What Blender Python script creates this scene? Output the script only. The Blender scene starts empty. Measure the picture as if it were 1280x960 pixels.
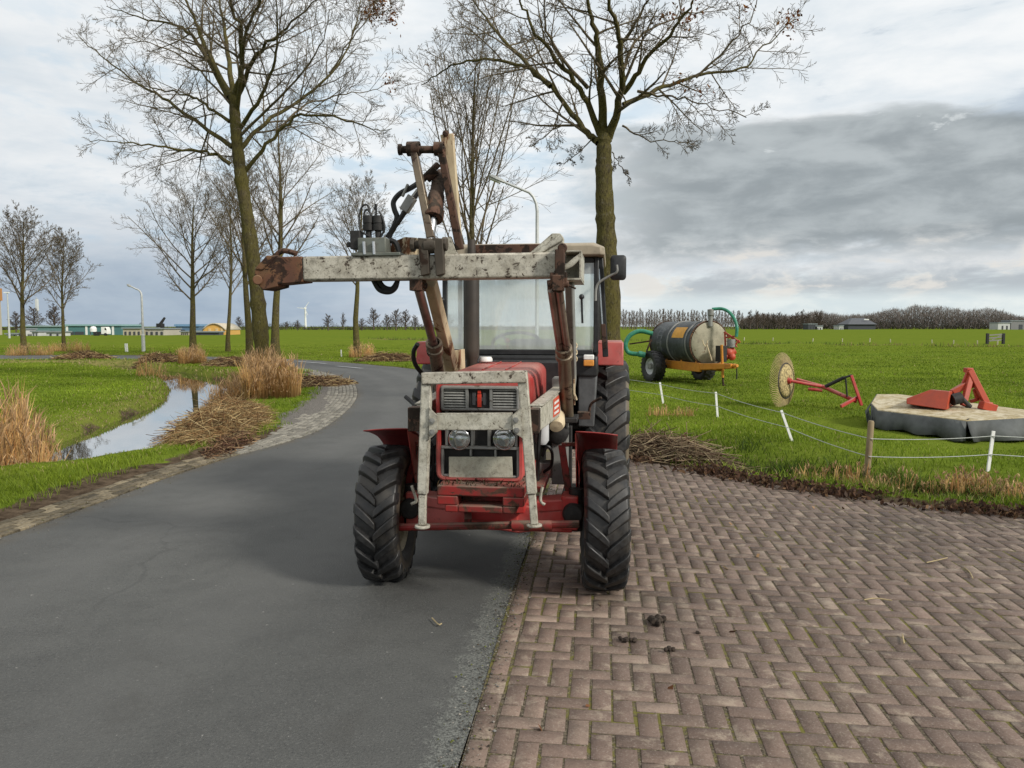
import bpy, bmesh, math, random
import numpy as np
from mathutils import Vector, Matrix, Quaternion
from math import radians, sin, cos, pi, atan2, sqrt

# ------------------------------------------------------------------ scene, camera
sc = bpy.context.scene
COL = sc.collection
FPX = 960.0                       # focal length in units of the 1280 px wide photograph
CAMH = 1.85
PITCH = math.atan(72 / 960)
FWD = Vector((0, cos(PITCH), -sin(PITCH)))
UPV = Vector((0, sin(PITCH), cos(PITCH)))
CAM = Vector((0, 0, CAMH))

def ray(px, py):
    return FWD + Vector((1, 0, 0)) * ((px - 640) / FPX) + UPV * ((480 - py) / FPX)
def G(px, py, z=0.0):             # the place on the ground (height z) seen at a photo position
    r = ray(px, py); t = (z - CAMH) / r.z
    return CAM + r * t
def P(px, py, Y):                 # the place at distance Y
    r = ray(px, py)
    return CAM + r * (Y / r.y)

cd = bpy.data.cameras.new('camera'); cam = bpy.data.objects.new('camera', cd); COL.objects.link(cam)
cam.location = CAM
cam.rotation_euler = (radians(90) - PITCH, 0, 0)
cd.sensor_fit = 'HORIZONTAL'; cd.sensor_width = 36; cd.lens = 36 * FPX / 1280
cd.clip_start = 0.05; cd.clip_end = 9000
sc.camera = cam
sc.view_settings.view_transform = 'Standard'; sc.view_settings.look = 'None'
sc.view_settings.exposure = 0; sc.view_settings.gamma = 1
sc.render.engine = 'CYCLES'
sc.cycles.max_bounces = 6; sc.cycles.diffuse_bounces = 2; sc.cycles.glossy_bounces = 3
sc.cycles.transparent_max_bounces = 12; sc.cycles.transmission_bounces = 4
sc.cycles.caustics_reflective = False; sc.cycles.caustics_refractive = False
sc.cycles.use_denoising = True

# ------------------------------------------------------------------ tagging
def tag(o, label=None, cat=None, group=None, kind=None):
    if label: o['label'] = label
    if cat: o['category'] = cat
    if group: o['group'] = group
    if kind: o['kind'] = kind
    return o
def empty(name, loc=(0, 0, 0), rz=0.0, parent=None):
    o = bpy.data.objects.new(name, None); COL.objects.link(o)
    o.location = loc; o.rotation_euler = (0, 0, rz); o.empty_display_size = .2
    if parent: o.parent = parent
    return o
def copy_tree(o, parent=None):
    c = o.copy(); COL.objects.link(c)
    if parent: c.parent = parent
    for ch in list(o.children):
        copy_tree(ch, c)
    return c

# ------------------------------------------------------------------ mesh builder
def frame(d):
    d = Vector(d).normalized()
    a = Vector((0, 0, 1)) if abs(d.z) < .9 else Vector((0, 1, 0))
    s = d.cross(a).normalized()
    return s, s.cross(d).normalized()

class MB:
    def __init__(s): s.v = []; s.f = []; s.m = []
    def add(s, vs, fs, m=0):
        b = len(s.v); s.v += [tuple(v) for v in vs]
        for f in fs: s.f.append([b + i for i in f]); s.m.append(m)
        return s
    def hexa(s, a, b, m=0):       # two quads a (4 pts) and b (4 pts)
        return s.add(list(a) + list(b), [(3, 2, 1, 0), (4, 5, 6, 7), (0, 1, 5, 4), (1, 2, 6, 5), (2, 3, 7, 6), (3, 0, 4, 7)], m)
    def box(s, x0, x1, y0, y1, z0, z1, m=0):
        return s.hexa([(x0, y0, z0), (x1, y0, z0), (x1, y1, z0), (x0, y1, z0)], [(x0, y0, z1), (x1, y0, z1), (x1, y1, z1), (x0, y1, z1)], m)
    def beam(s, p0, p1, w, h, up=(0, 0, 1), w1=None, h1=None, m=0):
        p0 = Vector(p0); p1 = Vector(p1); d = (p1 - p0).normalized(); up = Vector(up)
        sd = d.cross(up)
        if sd.length < 1e-4: sd = d.cross(Vector((0, 1, 0)))
        sd.normalize(); u = sd.cross(d).normalized()
        w1 = w if w1 is None else w1; h1 = h if h1 is None else h1
        q = lambda p, w, h: [p - sd * w / 2 - u * h / 2, p + sd * w / 2 - u * h / 2, p + sd * w / 2 + u * h / 2, p - sd * w / 2 + u * h / 2]
        return s.hexa(q(p0, w, h), q(p1, w1, h1), m)
    def tube(s, pts, r, n=10, m=0, cap=True):
        pts = [Vector(p) for p in pts]; k = len(pts)
        rs = r if isinstance(r, (list, tuple)) else [r] * k
        vs = []; sd = None
        for i, p in enumerate(pts):
            d = (pts[min(i + 1, k - 1)] - pts[max(i - 1, 0)])
            d = d.normalized() if d.length > 1e-9 else Vector((0, 0, 1))
            if sd is None: sd, u = frame(d)
            else:
                sd = (sd - d * sd.dot(d))
                sd = sd.normalized() if sd.length > 1e-6 else frame(d)[0]
            u = sd.cross(d)
            for j in range(n):
                a = 2 * pi * j / n
                vs.append(p + (sd * cos(a) + u * sin(a)) * rs[i])
        fs = []
        for i in range(k - 1):
            for j in range(n):
                j2 = (j + 1) % n
                fs.append((i * n + j, i * n + j2, (i + 1) * n + j2, (i + 1) * n + j))
        if cap: fs += [tuple(range(n - 1, -1, -1)), tuple((k - 1) * n + j for j in range(n))]
        return s.add(vs, fs, m)
    def cyl(s, p0, p1, r, r1=None, n=16, m=0):
        return s.tube([p0, p1], [r, r if r1 is None else r1], n, m)
    def lathe(s, prof, o, axis, n=32, m=0, closed=False):     # prof: (radius, along)
        o = Vector(o); ax = Vector(axis).normalized(); sd, u = frame(ax); k = len(prof); vs = []
        for (r, a) in prof:
            for j in range(n):
                t = 2 * pi * j / n
                vs.append(o + ax * a + (sd * cos(t) + u * sin(t)) * r)
        fs = []
        for i in range(k if closed else k - 1):
            i2 = (i + 1) % k
            for j in range(n):
                j2 = (j + 1) % n
                fs.append((i * n + j, i * n + j2, i2 * n + j2, i2 * n + j))
        return s.add(vs, fs, m)
    def prism(s, poly, off, m=0):
        off = Vector(off); poly = [Vector(p) for p in poly]; n = len(poly)
        vs = poly + [p + off for p in poly]
        fs = [tuple(range(n - 1, -1, -1)), tuple(range(n, 2 * n))] + [(i, (i + 1) % n, n + (i + 1) % n, n + i) for i in range(n)]
        return s.add(vs, fs, m)
    def loft(s, rings, m=0, cap=True):
        n = len(rings[0]); vs = [p for r in rings for p in r]; fs = []
        for i in range(len(rings) - 1):
            for j in range(n):
                j2 = (j + 1) % n
                fs.append((i * n + j, i * n + j2, (i + 1) * n + j2, (i + 1) * n + j))
        if cap: fs += [tuple(range(n - 1, -1, -1)), tuple((len(rings) - 1) * n + j for j in range(n))]
        return s.add(vs, fs, m)
    def sheet(s, rows, m=0):      # rows of points -> open surface
        n = len(rows[0]); vs = [p for r in rows for p in r]
        return s.add(vs, [(i * n + j, i * n + j + 1, (i + 1) * n + j + 1, (i + 1) * n + j) for i in range(len(rows) - 1) for j in range(n - 1)], m)
    def ball(s, c, r, n=12, m=0):
        c = Vector(c); k = max(4, n // 2)
        return s.lathe([(r * sin(pi * i / k) + 1e-5, -r * cos(pi * i / k)) for i in range(k + 1)], c, (0, 0, 1), n, m)
    def build(s, name, mats, parent=None, bevel=0, smooth=True, angle=35, solid=0, fix=True, sub=0):
        me = bpy.data.meshes.new(name); me.from_pydata(s.v, [], s.f)
        if not isinstance(mats, (list, tuple)): mats = [mats]
        for m in mats: me.materials.append(m)
        me.polygons.foreach_set('material_index', s.m)
        if fix:
            bm = bmesh.new(); bm.from_mesh(me)
            bmesh.ops.recalc_face_normals(bm, faces=bm.faces[:]); bm.to_mesh(me); bm.free()
        if smooth:
            me.polygons.foreach_set('use_smooth', [True] * len(me.polygons))
            me.set_sharp_from_angle(angle=radians(angle))
        o = bpy.data.objects.new(name, me); COL.objects.link(o)
        if parent: o.parent = parent
        if solid:
            md = o.modifiers.new('thick', 'SOLIDIFY'); md.thickness = solid; md.offset = 0
        if bevel:
            md = o.modifiers.new('edge', 'BEVEL'); md.width = bevel; md.segments = 2; md.limit_method = 'ANGLE'; md.angle_limit = radians(40)
        return o

def bez(ps, n=16):                # Catmull-Rom through points
    ps = [Vector(p) for p in ps]; out = []
    q = [ps[0] * 2 - ps[1]] + ps + [ps[-1] * 2 - ps[-2]]
    for i in range(1, len(q) - 2):
        for k in range(n):
            t = k / n; a, b, c, d = q[i - 1], q[i], q[i + 1], q[i + 2]
            out.append(.5 * ((2 * b) + (c - a) * t + (2 * a - 5 * b + 4 * c - d) * t * t + (3 * b - a - 3 * c + d) * t ** 3))
    out.append(ps[-1]); return out

def raw_mesh(name, V, F, mats, cols=None, smooth=False, parent=None, fs=None):
    """numpy mesh: V (n,3), F (m,k) same-size faces"""
    me = bpy.data.meshes.new(name); n = len(V); m, k = F.shape
    me.vertices.add(n); me.vertices.foreach_set('co', np.ascontiguousarray(V, np.float32).ravel())
    me.loops.add(m * k); me.loops.foreach_set('vertex_index', np.ascontiguousarray(F, np.int32).ravel())
    me.polygons.add(m); me.polygons.foreach_set('loop_start', np.arange(0, m * k, k, dtype=np.int32))
    if smooth: me.polygons.foreach_set('use_smooth', np.ones(m, bool))
    if cols is not None:
        a = me.color_attributes.new('col', 'FLOAT_COLOR', 'POINT')
        c = np.ones((n, 4), np.float32); c[:, :cols.shape[1]] = cols
        a.data.foreach_set('color', c.ravel())
    for mt in (mats if isinstance(mats, (list, tuple)) else [mats]): me.materials.append(mt)
    me.update(calc_edges=True); me.validate()
    o = bpy.data.objects.new(name, me); COL.objects.link(o)
    if parent: o.parent = parent
    return o

# ------------------------------------------------------------------ numpy noise
def vnoise(x, y, seed=0):
    x = np.asarray(x, float); y = np.asarray(y, float)
    xi = np.floor(x).astype(np.int64); yi = np.floor(y).astype(np.int64); fx = x - xi; fy = y - yi
    fx = fx * fx * (3 - 2 * fx); fy = fy * fy * (3 - 2 * fy)
    def h(a, b):
        n = (a * 374761393 + b * 668265263 + seed * 974634777) & 0xffffffff
        n = ((n ^ (n >> 13)) * 1274126177) & 0xffffffff
        return ((n ^ (n >> 16)) & 0xffff) / 65535.0
    return (h(xi, yi) * (1 - fx) + h(xi + 1, yi) * fx) * (1 - fy) + (h(xi, yi + 1) * (1 - fx) + h(xi + 1, yi + 1) * fx) * fy
def fnoise(x, y, seed=0, o=4):
    s = 0; a = .5; x = np.asarray(x, float); y = np.asarray(y, float)
    for i in range(o):
        s = s + a * vnoise(x * 2 ** i, y * 2 ** i, seed + i); a *= .5
    return s / (1 - .5 ** o)
def sstep(a, b, x):
    t = np.clip((x - a) / (b - a), 0, 1); return t * t * (3 - 2 * t)
def seg_dist(x, y, line):
    """distance to a polyline and parameter index"""
    best = np.full(np.shape(x), 1e9); bi = np.zeros(np.shape(x))
    for i in range(len(line) - 1):
        ax, ay = line[i][0], line[i][1]; bx, by = line[i + 1][0], line[i + 1][1]
        dx, dy = bx - ax, by - ay; L2 = dx * dx + dy * dy + 1e-12
        t = np.clip(((x - ax) * dx + (y - ay) * dy) / L2, 0, 1)
        d = np.hypot(x - ax - t * dx, y - ay - t * dy)
        k = d < best; best = np.where(k, d, best); bi = np.where(k, i + t, bi)
    return best, bi
def inside(x, y, poly):
    r = np.zeros(np.shape(x), bool); n = len(poly)
    for i in range(n):
        x0, y0 = poly[i][0], poly[i][1]; x1, y1 = poly[(i + 1) % n][0], poly[(i + 1) % n][1]
        if y0 == y1: continue
        c = ((y0 > y) != (y1 > y)) & (x < (x1 - x0) * (y - y0) / (y1 - y0) + x0)
        r ^= c
    return r

# ------------------------------------------------------------------ materials
class NT:
    def __init__(s, name):
        s.mat = bpy.data.materials.new(name); s.mat.use_nodes = True; s.t = s.mat.node_tree
        s.t.nodes.clear(); s.out = s.t.nodes.new('ShaderNodeOutputMaterial')
    def n(s, typ, **kw):
        nd = s.t.nodes.new('ShaderNode' + typ)
        for k, v in kw.items():
            if k in nd.inputs.keys() or k.replace('_', ' ') in nd.inputs.keys():
                inp = nd.inputs[k if k in nd.inputs.keys() else k.replace('_', ' ')]
                if isinstance(v, bpy.types.NodeSocket): s.t.links.new(v, inp)
                else: inp.default_value = v
            else: setattr(nd, k, v)
        return nd
    def link(s, a, b): s.t.links.new(a, b)
    def noise(s, scale, detail=5, rough=.6, vec=None, dist=0):
        nd = s.n('TexNoise', Scale=scale, Detail=detail, Roughness=rough, Distortion=dist)
        if vec is not None: s.link(vec, nd.inputs['Vector'])
        return nd.outputs['Fac']
    def ramp(s, fac, stops):
        r = s.n('ValToRGB'); s.link(fac, r.inputs['Fac']); e = r.color_ramp.elements
        e[0].position = stops[0][0]; e[0].color = c4(stops[0][1]); e[1].position = stops[-1][0]; e[1].color = c4(stops[-1][1])
        for p, c in stops[1:-1]:
            x = e.new(p); x.color = c4(c)
        return r.outputs['Color']
    def mix(s, fac, a, b, mode='MIX'):
        m = s.n('Mix', data_type='RGBA', blend_type=mode)
        for v, i in ((fac, 0), (a, 6), (b, 7)):
            if isinstance(v, bpy.types.NodeSocket): s.link(v, m.inputs[i])
            else: m.inputs[i].default_value = v if i == 0 else c4(v)
        return m.outputs[2]
    def math(s, op, a, b=0.0, clamp=False):
        m = s.n('Math', operation=op, use_clamp=clamp)
        for v, i in ((a, 0), (b, 1)):
            if isinstance(v, bpy.types.NodeSocket): s.link(v, m.inputs[i])
            else: m.inputs[i].default_value = v
        return m.outputs[0]
    def mrange(s, v, a, b, c=0.0, d=1.0, smooth=True):
        m = s.n('MapRange', interpolation_type='SMOOTHSTEP' if smooth else 'LINEAR')
        s.link(v, m.inputs[0])
        for i, q in enumerate((a, b, c, d)): m.inputs[i + 1].default_value = q
        return m.outputs[0]
    def bump(s, h, strength=.3, dist=.01):
        b = s.n('Bump', Strength=strength, Distance=dist); s.link(h, b.inputs['Height']); return b.outputs['Normal']
    def finish(s, col, rough=.6, metal=0.0, normal=None, spec=.4):
        b = s.n('BsdfPrincipled'); b.inputs['Metallic'].default_value = metal; b.inputs['Specular IOR Level'].default_value = spec
        for v, k in ((col, 'Base Color'), (rough, 'Roughness')):
            if isinstance(v, bpy.types.NodeSocket): s.link(v, b.inputs[k])
            else: b.inputs[k].default_value = c4(v) if k == 'Base Color' else v
        if normal is not None: s.link(normal, b.inputs['Normal'])
        s.link(b.outputs[0], s.out.inputs['Surface']); return s.mat
def c4(c): return (c[0], c[1], c[2], 1.0) if len(c) == 3 else tuple(c)

def worn(name, base, fade, under, amount=.5, scale=6, rough=.55, metal=0.0, dirt=(.05, .04, .028), dirt_amt=.45, bump=.25, streak=False, spec=.4, dust=.22, edge=.0):
    """weathered paint: colour fades patchily, chips through to rust, gathers dirt in flecks and runs"""
    t = NT(name); co = t.n('TexCoord').outputs['Object']
    vec = co
    if streak:
        mp = t.n('Mapping'); t.link(co, mp.inputs['Vector']); mp.inputs['Scale'].default_value = (1, 1, .35); vec = mp.outputs[0]
    n1 = t.noise(scale * .5, 4, .6, co); n2 = t.noise(scale, 9, .72, vec, .6); n3 = t.noise(scale * 4, 6, .7, vec)
    c = t.mix(t.mrange(n1, .35, .65), base, fade)
    th = .72 - .3 * amount
    ch = t.mrange(n2, th, th + .05)
    c = t.mix(ch, c, t.mix(t.mrange(n3, .35, .65), under, tuple(x * .45 for x in under)))
    c = t.mix(t.math('MULTIPLY', t.mrange(n3, .5, .75), dirt_amt), c, dirt)
    c = t.mix(t.math('MULTIPLY', t.mrange(t.noise(scale * .8, 5, .6, vec), .45, .75), dirt_amt * .8), c, dirt)
    ge = t.n('NewGeometry')
    if edge:      # bare metal and rust along edges and corners
        bv = t.n('Bevel', Radius=.016, samples=4); dp = t.n('VectorMath', operation='DOT_PRODUCT'); t.link(bv.outputs[0], dp.inputs[0]); t.link(ge.outputs['Normal'], dp.inputs[1])
        em = t.math('MULTIPLY', t.mrange(dp.outputs['Value'], .985, .93), t.mrange(n2, .36, .58))
        c = t.mix(t.math('MULTIPLY', em, edge), c, t.mix(t.mrange(n3, .4, .6), under, (.035, .022, .015)))
    if dust:      # dust and dried mud lying on what faces up
        sz = t.n('SeparateXYZ'); t.link(ge.outputs['Normal'], sz.inputs[0])
        c = t.mix(t.math('MULTIPLY', t.math('MULTIPLY', t.mrange(sz.outputs[2], .25, .95), t.mrange(n1, .25, .65, .35, 1)), dust), c, (.36, .30, .23))
    r = t.math('ADD', t.math('MULTIPLY', ch, .3), t.math('ADD', t.math('MULTIPLY', n3, .25), rough - .12), True)
    h = t.math('SUBTRACT', t.math('MULTIPLY', n3, .4), ch)
    return t.finish(c, r, metal, t.bump(h, bump, .004), spec)

def plain(name, col, rough=.6, metal=0.0, var=.25, scale=14, bump=.15, spec=.4):
    t = NT(name); co = t.n('TexCoord').outputs['Object']
    n1 = t.noise(scale, 6, .65, co)
    c = t.mix(t.mrange(n1, .3, .7), tuple(x * (1 - var) for x in col), tuple(min(1, x * (1 + var)) for x in col))
    return t.finish(c, t.math('ADD', t.math('MULTIPLY', n1, .2), rough - .1, True), metal, t.bump(n1, bump, .004), spec)

def attr_mat(name, rough=.7, bump=0.0, trans=0.0, var=.0, scale=10, spec=.2):
    t = NT(name); a = t.n('VertexColor', layer_name='col').outputs['Color']; nrm = None
    co = t.n('TexCoord').outputs['Object']
    if var or bump:
        nz = t.noise(scale, 7, .65, co)
        if var: a = t.mix(var, a, t.mix(t.mrange(nz, .3, .7), (.0, .0, .0), (1, 1, 1)), 'OVERLAY')
        if bump: nrm = t.bump(nz, bump, .006)
    if trans:
        d = t.n('BsdfDiffuse'); t.link(a, d.inputs[0]); tr = t.n('BsdfTranslucent'); t.link(a, tr.inputs[0])
        g = t.n('BsdfGlossy', Roughness=.55); g.inputs[0].default_value = (.5, .5, .45, 1)
        m = t.n('MixShader', Fac=trans); t.link(d.outputs[0], m.inputs[1]); t.link(tr.outputs[0], m.inputs[2])
        m2 = t.n('MixShader', Fac=spec * .08); t.link(m.outputs[0], m2.inputs[1]); t.link(g.outputs[0], m2.inputs[2])
        t.link(m2.outputs[0], t.out.inputs['Surface']); return t.mat
    return t.finish(a, rough, 0, nrm, spec)

M = {}
M['red'] = worn('red paint', (.42, .028, .026), (.50, .125, .11), (.10, .035, .02), .3, 5, .42, dirt_amt=.3, dust=.32, edge=.55)
M['red_dirty'] = worn('dirty red paint', (.24, .014, .012), (.15, .018, .014), (.085, .035, .02), .70, 8, .6, dirt_amt=.75, dust=.4, edge=.6)
M['red_orange'] = worn('orange red paint', (.42, .06, .025), (.36, .05, .025), (.14, .05, .03), .2, 5, .5, dirt_amt=.2)
M['silver'] = worn('weathered silver paint', (.52, .49, .41), (.40, .37, .30), (.085, .062, .045), .56, 24, .55, .1, dirt_amt=.72, dust=.1, edge=.9)
M['silver_clean'] = worn('silver paint', (.53, .51, .43), (.42, .40, .325), (.095, .07, .048), .42, 24, .5, .1, dirt_amt=.62, dust=.1, edge=.85)
M['cream'] = worn('cream paint rusting', (.60, .50, .33), (.48, .38, .24), (.20, .085, .04), .62, 6, .6, dirt_amt=.35, streak=True)
M['rust'] = worn('rusty steel', (.060, .032, .022), (.105, .050, .030), (.03, .02, .015), .8, 9, .75, .2, dirt_amt=.6, bump=.5)
M['rust_orange'] = worn('bright rust', (.115, .048, .030), (.20, .105, .045), (.05, .026, .018), .75, 7, .75, .1, dirt_amt=.55, bump=.5)
M['bronze'] = worn('oily bronze cylinder', (.14, .105, .075), (.20, .16, .11), (.055, .03, .02), .6, 8, .42, .4, dirt_amt=.6)
M['chrome'] = plain('chrome rod', (.62, .62, .62), .22, .9, .1, 20, .05)
M['greymetal'] = worn('grey metal', (.22, .22, .21), (.28, .28, .26), (.08, .06, .045), .4, 12, .5, .3, dirt_amt=.35)
M['dark'] = plain('dark machinery', (.022, .021, .02), .65, .1, .4, 20, .3)
M['black'] = plain('black rubber hose', (.014, .014, .014), .5, 0, .3, 25, .1)
M['blackpaint'] = plain('black frame paint', (.02, .021, .022), .42, 0, .35, 12, .1)
M['exhaust'] = worn('exhaust steel', (.065, .055, .046), (.045, .04, .036), (.10, .055, .03), .3, 6, .6, .3, dirt_amt=.3)
M['roof'] = worn('beige roof', (.37, .315, .23), (.31, .265, .195), (.14, .10, .06), .3, 5, .6, dirt_amt=.35)
M['cabgrey'] = plain('cab panel grey', (.085, .088, .09), .5, 0, .25, 10, .1)
M['white'] = plain('white plastic', (.72, .72, .69), .45, 0, .08, 14, .08)
M['amber'] = plain('amber lens', (.62, .26, .05), .3, 0, .1, 14, .05)
M['whitegrey'] = plain('pale grey paint', (.55, .56, .56), .5, 0, .1, 3, .05)
def tyre_mat(name, mud, xe=None):
    t = NT(name); co = t.n('TexCoord').outputs['Object']
    n1 = t.noise(5, 6, .65, co); n2 = t.noise(30, 5, .7, co)
    c = t.mix(t.mrange(n2, .3, .7), (.008, .008, .009), (.024, .024, .024))
    f = t.math('MULTIPLY', t.mrange(n1, .42, .7), mud)
    if xe:
        sx_ = t.n('SeparateXYZ'); t.link(co, sx_.inputs[0]); ax_ = t.math('ABSOLUTE', sx_.outputs[0])
        f = t.math('MAXIMUM', t.math('MULTIPLY', f, .3), t.math('MULTIPLY', t.mrange(ax_, xe, xe + .03), t.mrange(n1, .25, .5, .35, .95)))
    c = t.mix(f, c, (.15, .12, .08))
    return t.finish(c, t.mrange(n2, .2, .8, .36, .65), 0, t.bump(n2, .25, .004), .5)
M['tyre'] = tyre_mat('muddy front tyre', .6, .135); M['tyre_mud'] = tyre_mat('muddy rear tyre', .9, .165)
M['lug'] = tyre_mat('tyre lugs', .10)
M['rim'] = worn('cream rim', (.55, .50, .36), (.42, .37, .25), (.16, .10, .05), .4, 8, .6, dirt_amt=.6)
def glass_mat(name, film, transp, tint=(.9, .96, .94), filmcol=(.62, .68, .66)):
    t = NT(name); co = t.n('TexCoord').outputs['Object']
    mp = t.n('Mapping'); t.link(co, mp.inputs['Vector']); mp.inputs['Scale'].default_value = (9, 9, 1.2)
    n1 = t.noise(1.0, 6, .65, mp.outputs[0]); n2 = t.noise(2.2, 5, .6, co)
    tr = t.n('BsdfTransparent'); tr.inputs[0].default_value = c4(tint)
    gl = t.n('BsdfGlossy', Roughness=.04); gl.inputs[0].default_value = (1, 1, 1, 1)
    df = t.n('BsdfDiffuse'); df.inputs[0].default_value = c4(filmcol)
    fr = t.n('Fresnel', IOR=1.5)
    m1 = t.n('MixShader'); t.link(t.math('ADD', fr.outputs[0], 1 - transp, True), m1.inputs[0]); t.link(tr.outputs[0], m1.inputs[1]); t.link(gl.outputs[0], m1.inputs[2])
    f = t.math('MULTIPLY', t.mrange(t.math('ADD', t.math('MULTIPLY', n1, .55), t.math('MULTIPLY', n2, .45)), .3, .7, .55, 1.2), film)
    m2 = t.n('MixShader'); t.link(f, m2.inputs[0]); t.link(m1.outputs[0], m2.inputs[1]); t.link(df.outputs[0], m2.inputs[2])
    t.link(m2.outputs[0], t.out.inputs['Surface']); return t.mat
M['glass'] = glass_mat('dusty windscreen with painted sky haze', .50, .84, filmcol=(.74, .80, .77))  # film colour carries sky reflected in and seen through the pane, besides dust
M['lens'] = glass_mat('headlamp lens', .08, .75)
M['wood'] = worn('weathered wood', (.22, .16, .09), (.28, .22, .13), (.10, .08, .05), .4, 9, .85, dirt_amt=.4, streak=True)

# ------------------------------------------------------------------ sky
SUN_EL, SUN_AZ = radians(32), radians(126)     # azimuth from +Y towards +X: right, a little behind the camera
w = bpy.data.worlds.new('World'); sc.world = w; w.use_nodes = True
nt = w.node_tree; nt.nodes.clear()
class E:
    def __init__(s, x): s.x = x
    def _op(s, o, b, rev=False):
        m = nt.nodes.new('ShaderNodeMath'); m.operation = o
        for i, v in enumerate((b, s) if rev else (s, b)):
            if isinstance(v, E): nt.links.new(v.x, m.inputs[i])
            elif v is not None: m.inputs[i].default_value = v
        return E(m.outputs[0])
    def __add__(s, b): return s._op('ADD', b)
    __radd__ = __add__
    def __mul__(s, b): return s._op('MULTIPLY', b)
    __rmul__ = __mul__
    def __sub__(s, b): return s._op('SUBTRACT', b)
    def __rsub__(s, b): return s._op('SUBTRACT', b, True)
    def __truediv__(s, b): return s._op('DIVIDE', b)
    def max(s, b): return s._op('MAXIMUM', b)
    def f(s, o, b=None): return s._op(o, b)
def ss(v, a, b):
    m = nt.nodes.new('ShaderNodeMapRange'); m.interpolation_type = 'SMOOTHSTEP'; nt.links.new(v.x, m.inputs[0])
    lo, hi = (a, b) if a < b else (b, a)
    m.inputs[1].default_value = lo; m.inputs[2].default_value = hi
    m.inputs[3].default_value = 0 if a < b else 1; m.inputs[4].default_value = 1 if a < b else 0
    return E(m.outputs[0])
def comb(x, y, z):
    c = nt.nodes.new('ShaderNodeCombineXYZ')
    for i, v in enumerate((x, y, z)):
        if isinstance(v, E): nt.links.new(v.x, c.inputs[i])
        else: c.inputs[i].default_value = v
    return c.outputs[0]
def wnoise(vec, scale, detail=7, rough=.58, dist=0):
    n = nt.nodes.new('ShaderNodeTexNoise'); n.inputs['Scale'].default_value = scale; n.inputs['Detail'].default_value = detail
    n.inputs['Roughness'].default_value = rough; n.inputs['Distortion'].default_value = dist
    nt.links.new(vec, n.inputs['Vector']); return E(n.outputs['Fac'])
def wmix(f, a, b):
    m = nt.nodes.new('ShaderNodeMix'); m.data_type = 'RGBA'
    nt.links.new(f.x, m.inputs[0])
    for v, i in ((a, 6), (b, 7)):
        if isinstance(v, (tuple, list)): m.inputs[i].default_value = c4(v)
        else: nt.links.new(v, m.inputs[i])
    return m.outputs[2]
STR = .1
def K(*c): return tuple(x / STR for x in c)
tc = nt.nodes.new('ShaderNodeTexCoord'); sx = nt.nodes.new('ShaderNodeSeparateXYZ'); nt.links.new(tc.outputs['Generated'], sx.inputs[0])
dx, dy, dz = (E(sx.outputs[i]) for i in range(3))
az = dx.f('ARCTAN2', dy); el = dz.f('ARCSINE')
zz = dz.max(0.0) + .10
pl = comb(dx / zz, dy / zz, 0.0)
pn = wnoise(pl, .85, 9, .6, .3); pf = wnoise(pl, 2.6, 7, .6, .2)
sv = comb(az * 2.2, el * 9.0, 3.3); sn = wnoise(sv, 1.6, 8, .6, .4); sf = wnoise(comb(az * 6.0, el * 15.0, 7.7), 1.8, 9, .58, .25)
sky = nt.nodes.new('ShaderNodeTexSky'); sky.sky_type = 'NISHITA'; sky.sun_disc = False
sky.sun_elevation = SUN_EL; sky.sun_rotation = SUN_AZ; sky.air_density = 1.0; sky.dust_density = 1.5; sky.ozone_density = 1.5
# high pale overcast, with thinner bluish places
c = wmix(ss(sn * .6 + pf * .4, .36, .60), K(.72, .79, .845), K(.93, .95, .96))
c = wmix(ss(el, .45, .85) * .75, c, K(.90, .90, .89))
c = wmix(ss(pn, .30, .42) , sky.outputs[0], c) if False else c
gap = ss(sf * .5 + sn * .5, .485, .60) * ss(el, .03, .07) * ss(el, .42, .26) * .75
c = wmix(gap * ss(az, -.75, -.45) * ss(az, .30, .10), c, K(.54, .71, .85))
thin = ss(sn, .40, .30) * ss(el, .1, .2) * .35
c = wmix(thin, c, sky.outputs[0])
# slate blue low cloud on the left
lowL = ss(az, .05, -.30) * ss(el + (sn - .5) * .08, .165, .03)
c = wmix(lowL * .85, c, wmix(ss(sf, .35, .65), K(.27, .365, .485), K(.36, .455, .56)))
streakL = ss(sf * .6 + sn * .4, .50, .60) * ss(el, .105, .145) * ss(el, .22, .16) * ss(az, -.1, -.3) * .5
c = wmix(streakL, c, K(.60, .66, .71))
midL = ss(az, -.15, -.6) * ss(el, .50, .25) * .22
c = wmix(midL, c, K(.54, .58, .63))
# pale strip under the cloud bank, right
strip = ss(az, .08, .22) * ss(el, .075, .045)
c = wmix(strip * .85, c, wmix(ss(sf, .40, .60), K(.66, .75, .77), K(.80, .86, .84)))
# grey cloud bank on the right
top = el + (sn - .5) * -.10 + (sf - .5) * -.035 - az * .018
bot = el + (sf - .5) * .09 + (sn - .5) * .05
bank = ss(top, .246, .224) * ss(bot, .052, .100) * ss(az + (sf - .5) * .22 + (sn - .5) * .2, .04, .19)
bankc = wmix(ss(sf * .55 + sn * .45, .38, .60), K(.300, .338, .360), K(.47, .515, .535))
fl = wnoise(comb(az * 9.0, el * 26.0, 1.7), 2.0, 8, .62, .3)
bankc = wmix(ss(fl, .60, .70) * (ss(el, .12, .06) * .8 + ss(el, .17, .21) * .55), bankc, K(.76, .80, .81))
bankc = wmix(ss(el, .12, .07) * ss(sf, .44, .56), bankc, K(.64, .66, .67))
c = wmix(bank * .96, c, bankc)
low = ss(bot, .085, .055) * ss(el, .028, .05) * ss(az, .1, .25) * ss(sn, .42, .55) * .8
c = wmix(low, c, K(.42, .46, .50))
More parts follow.
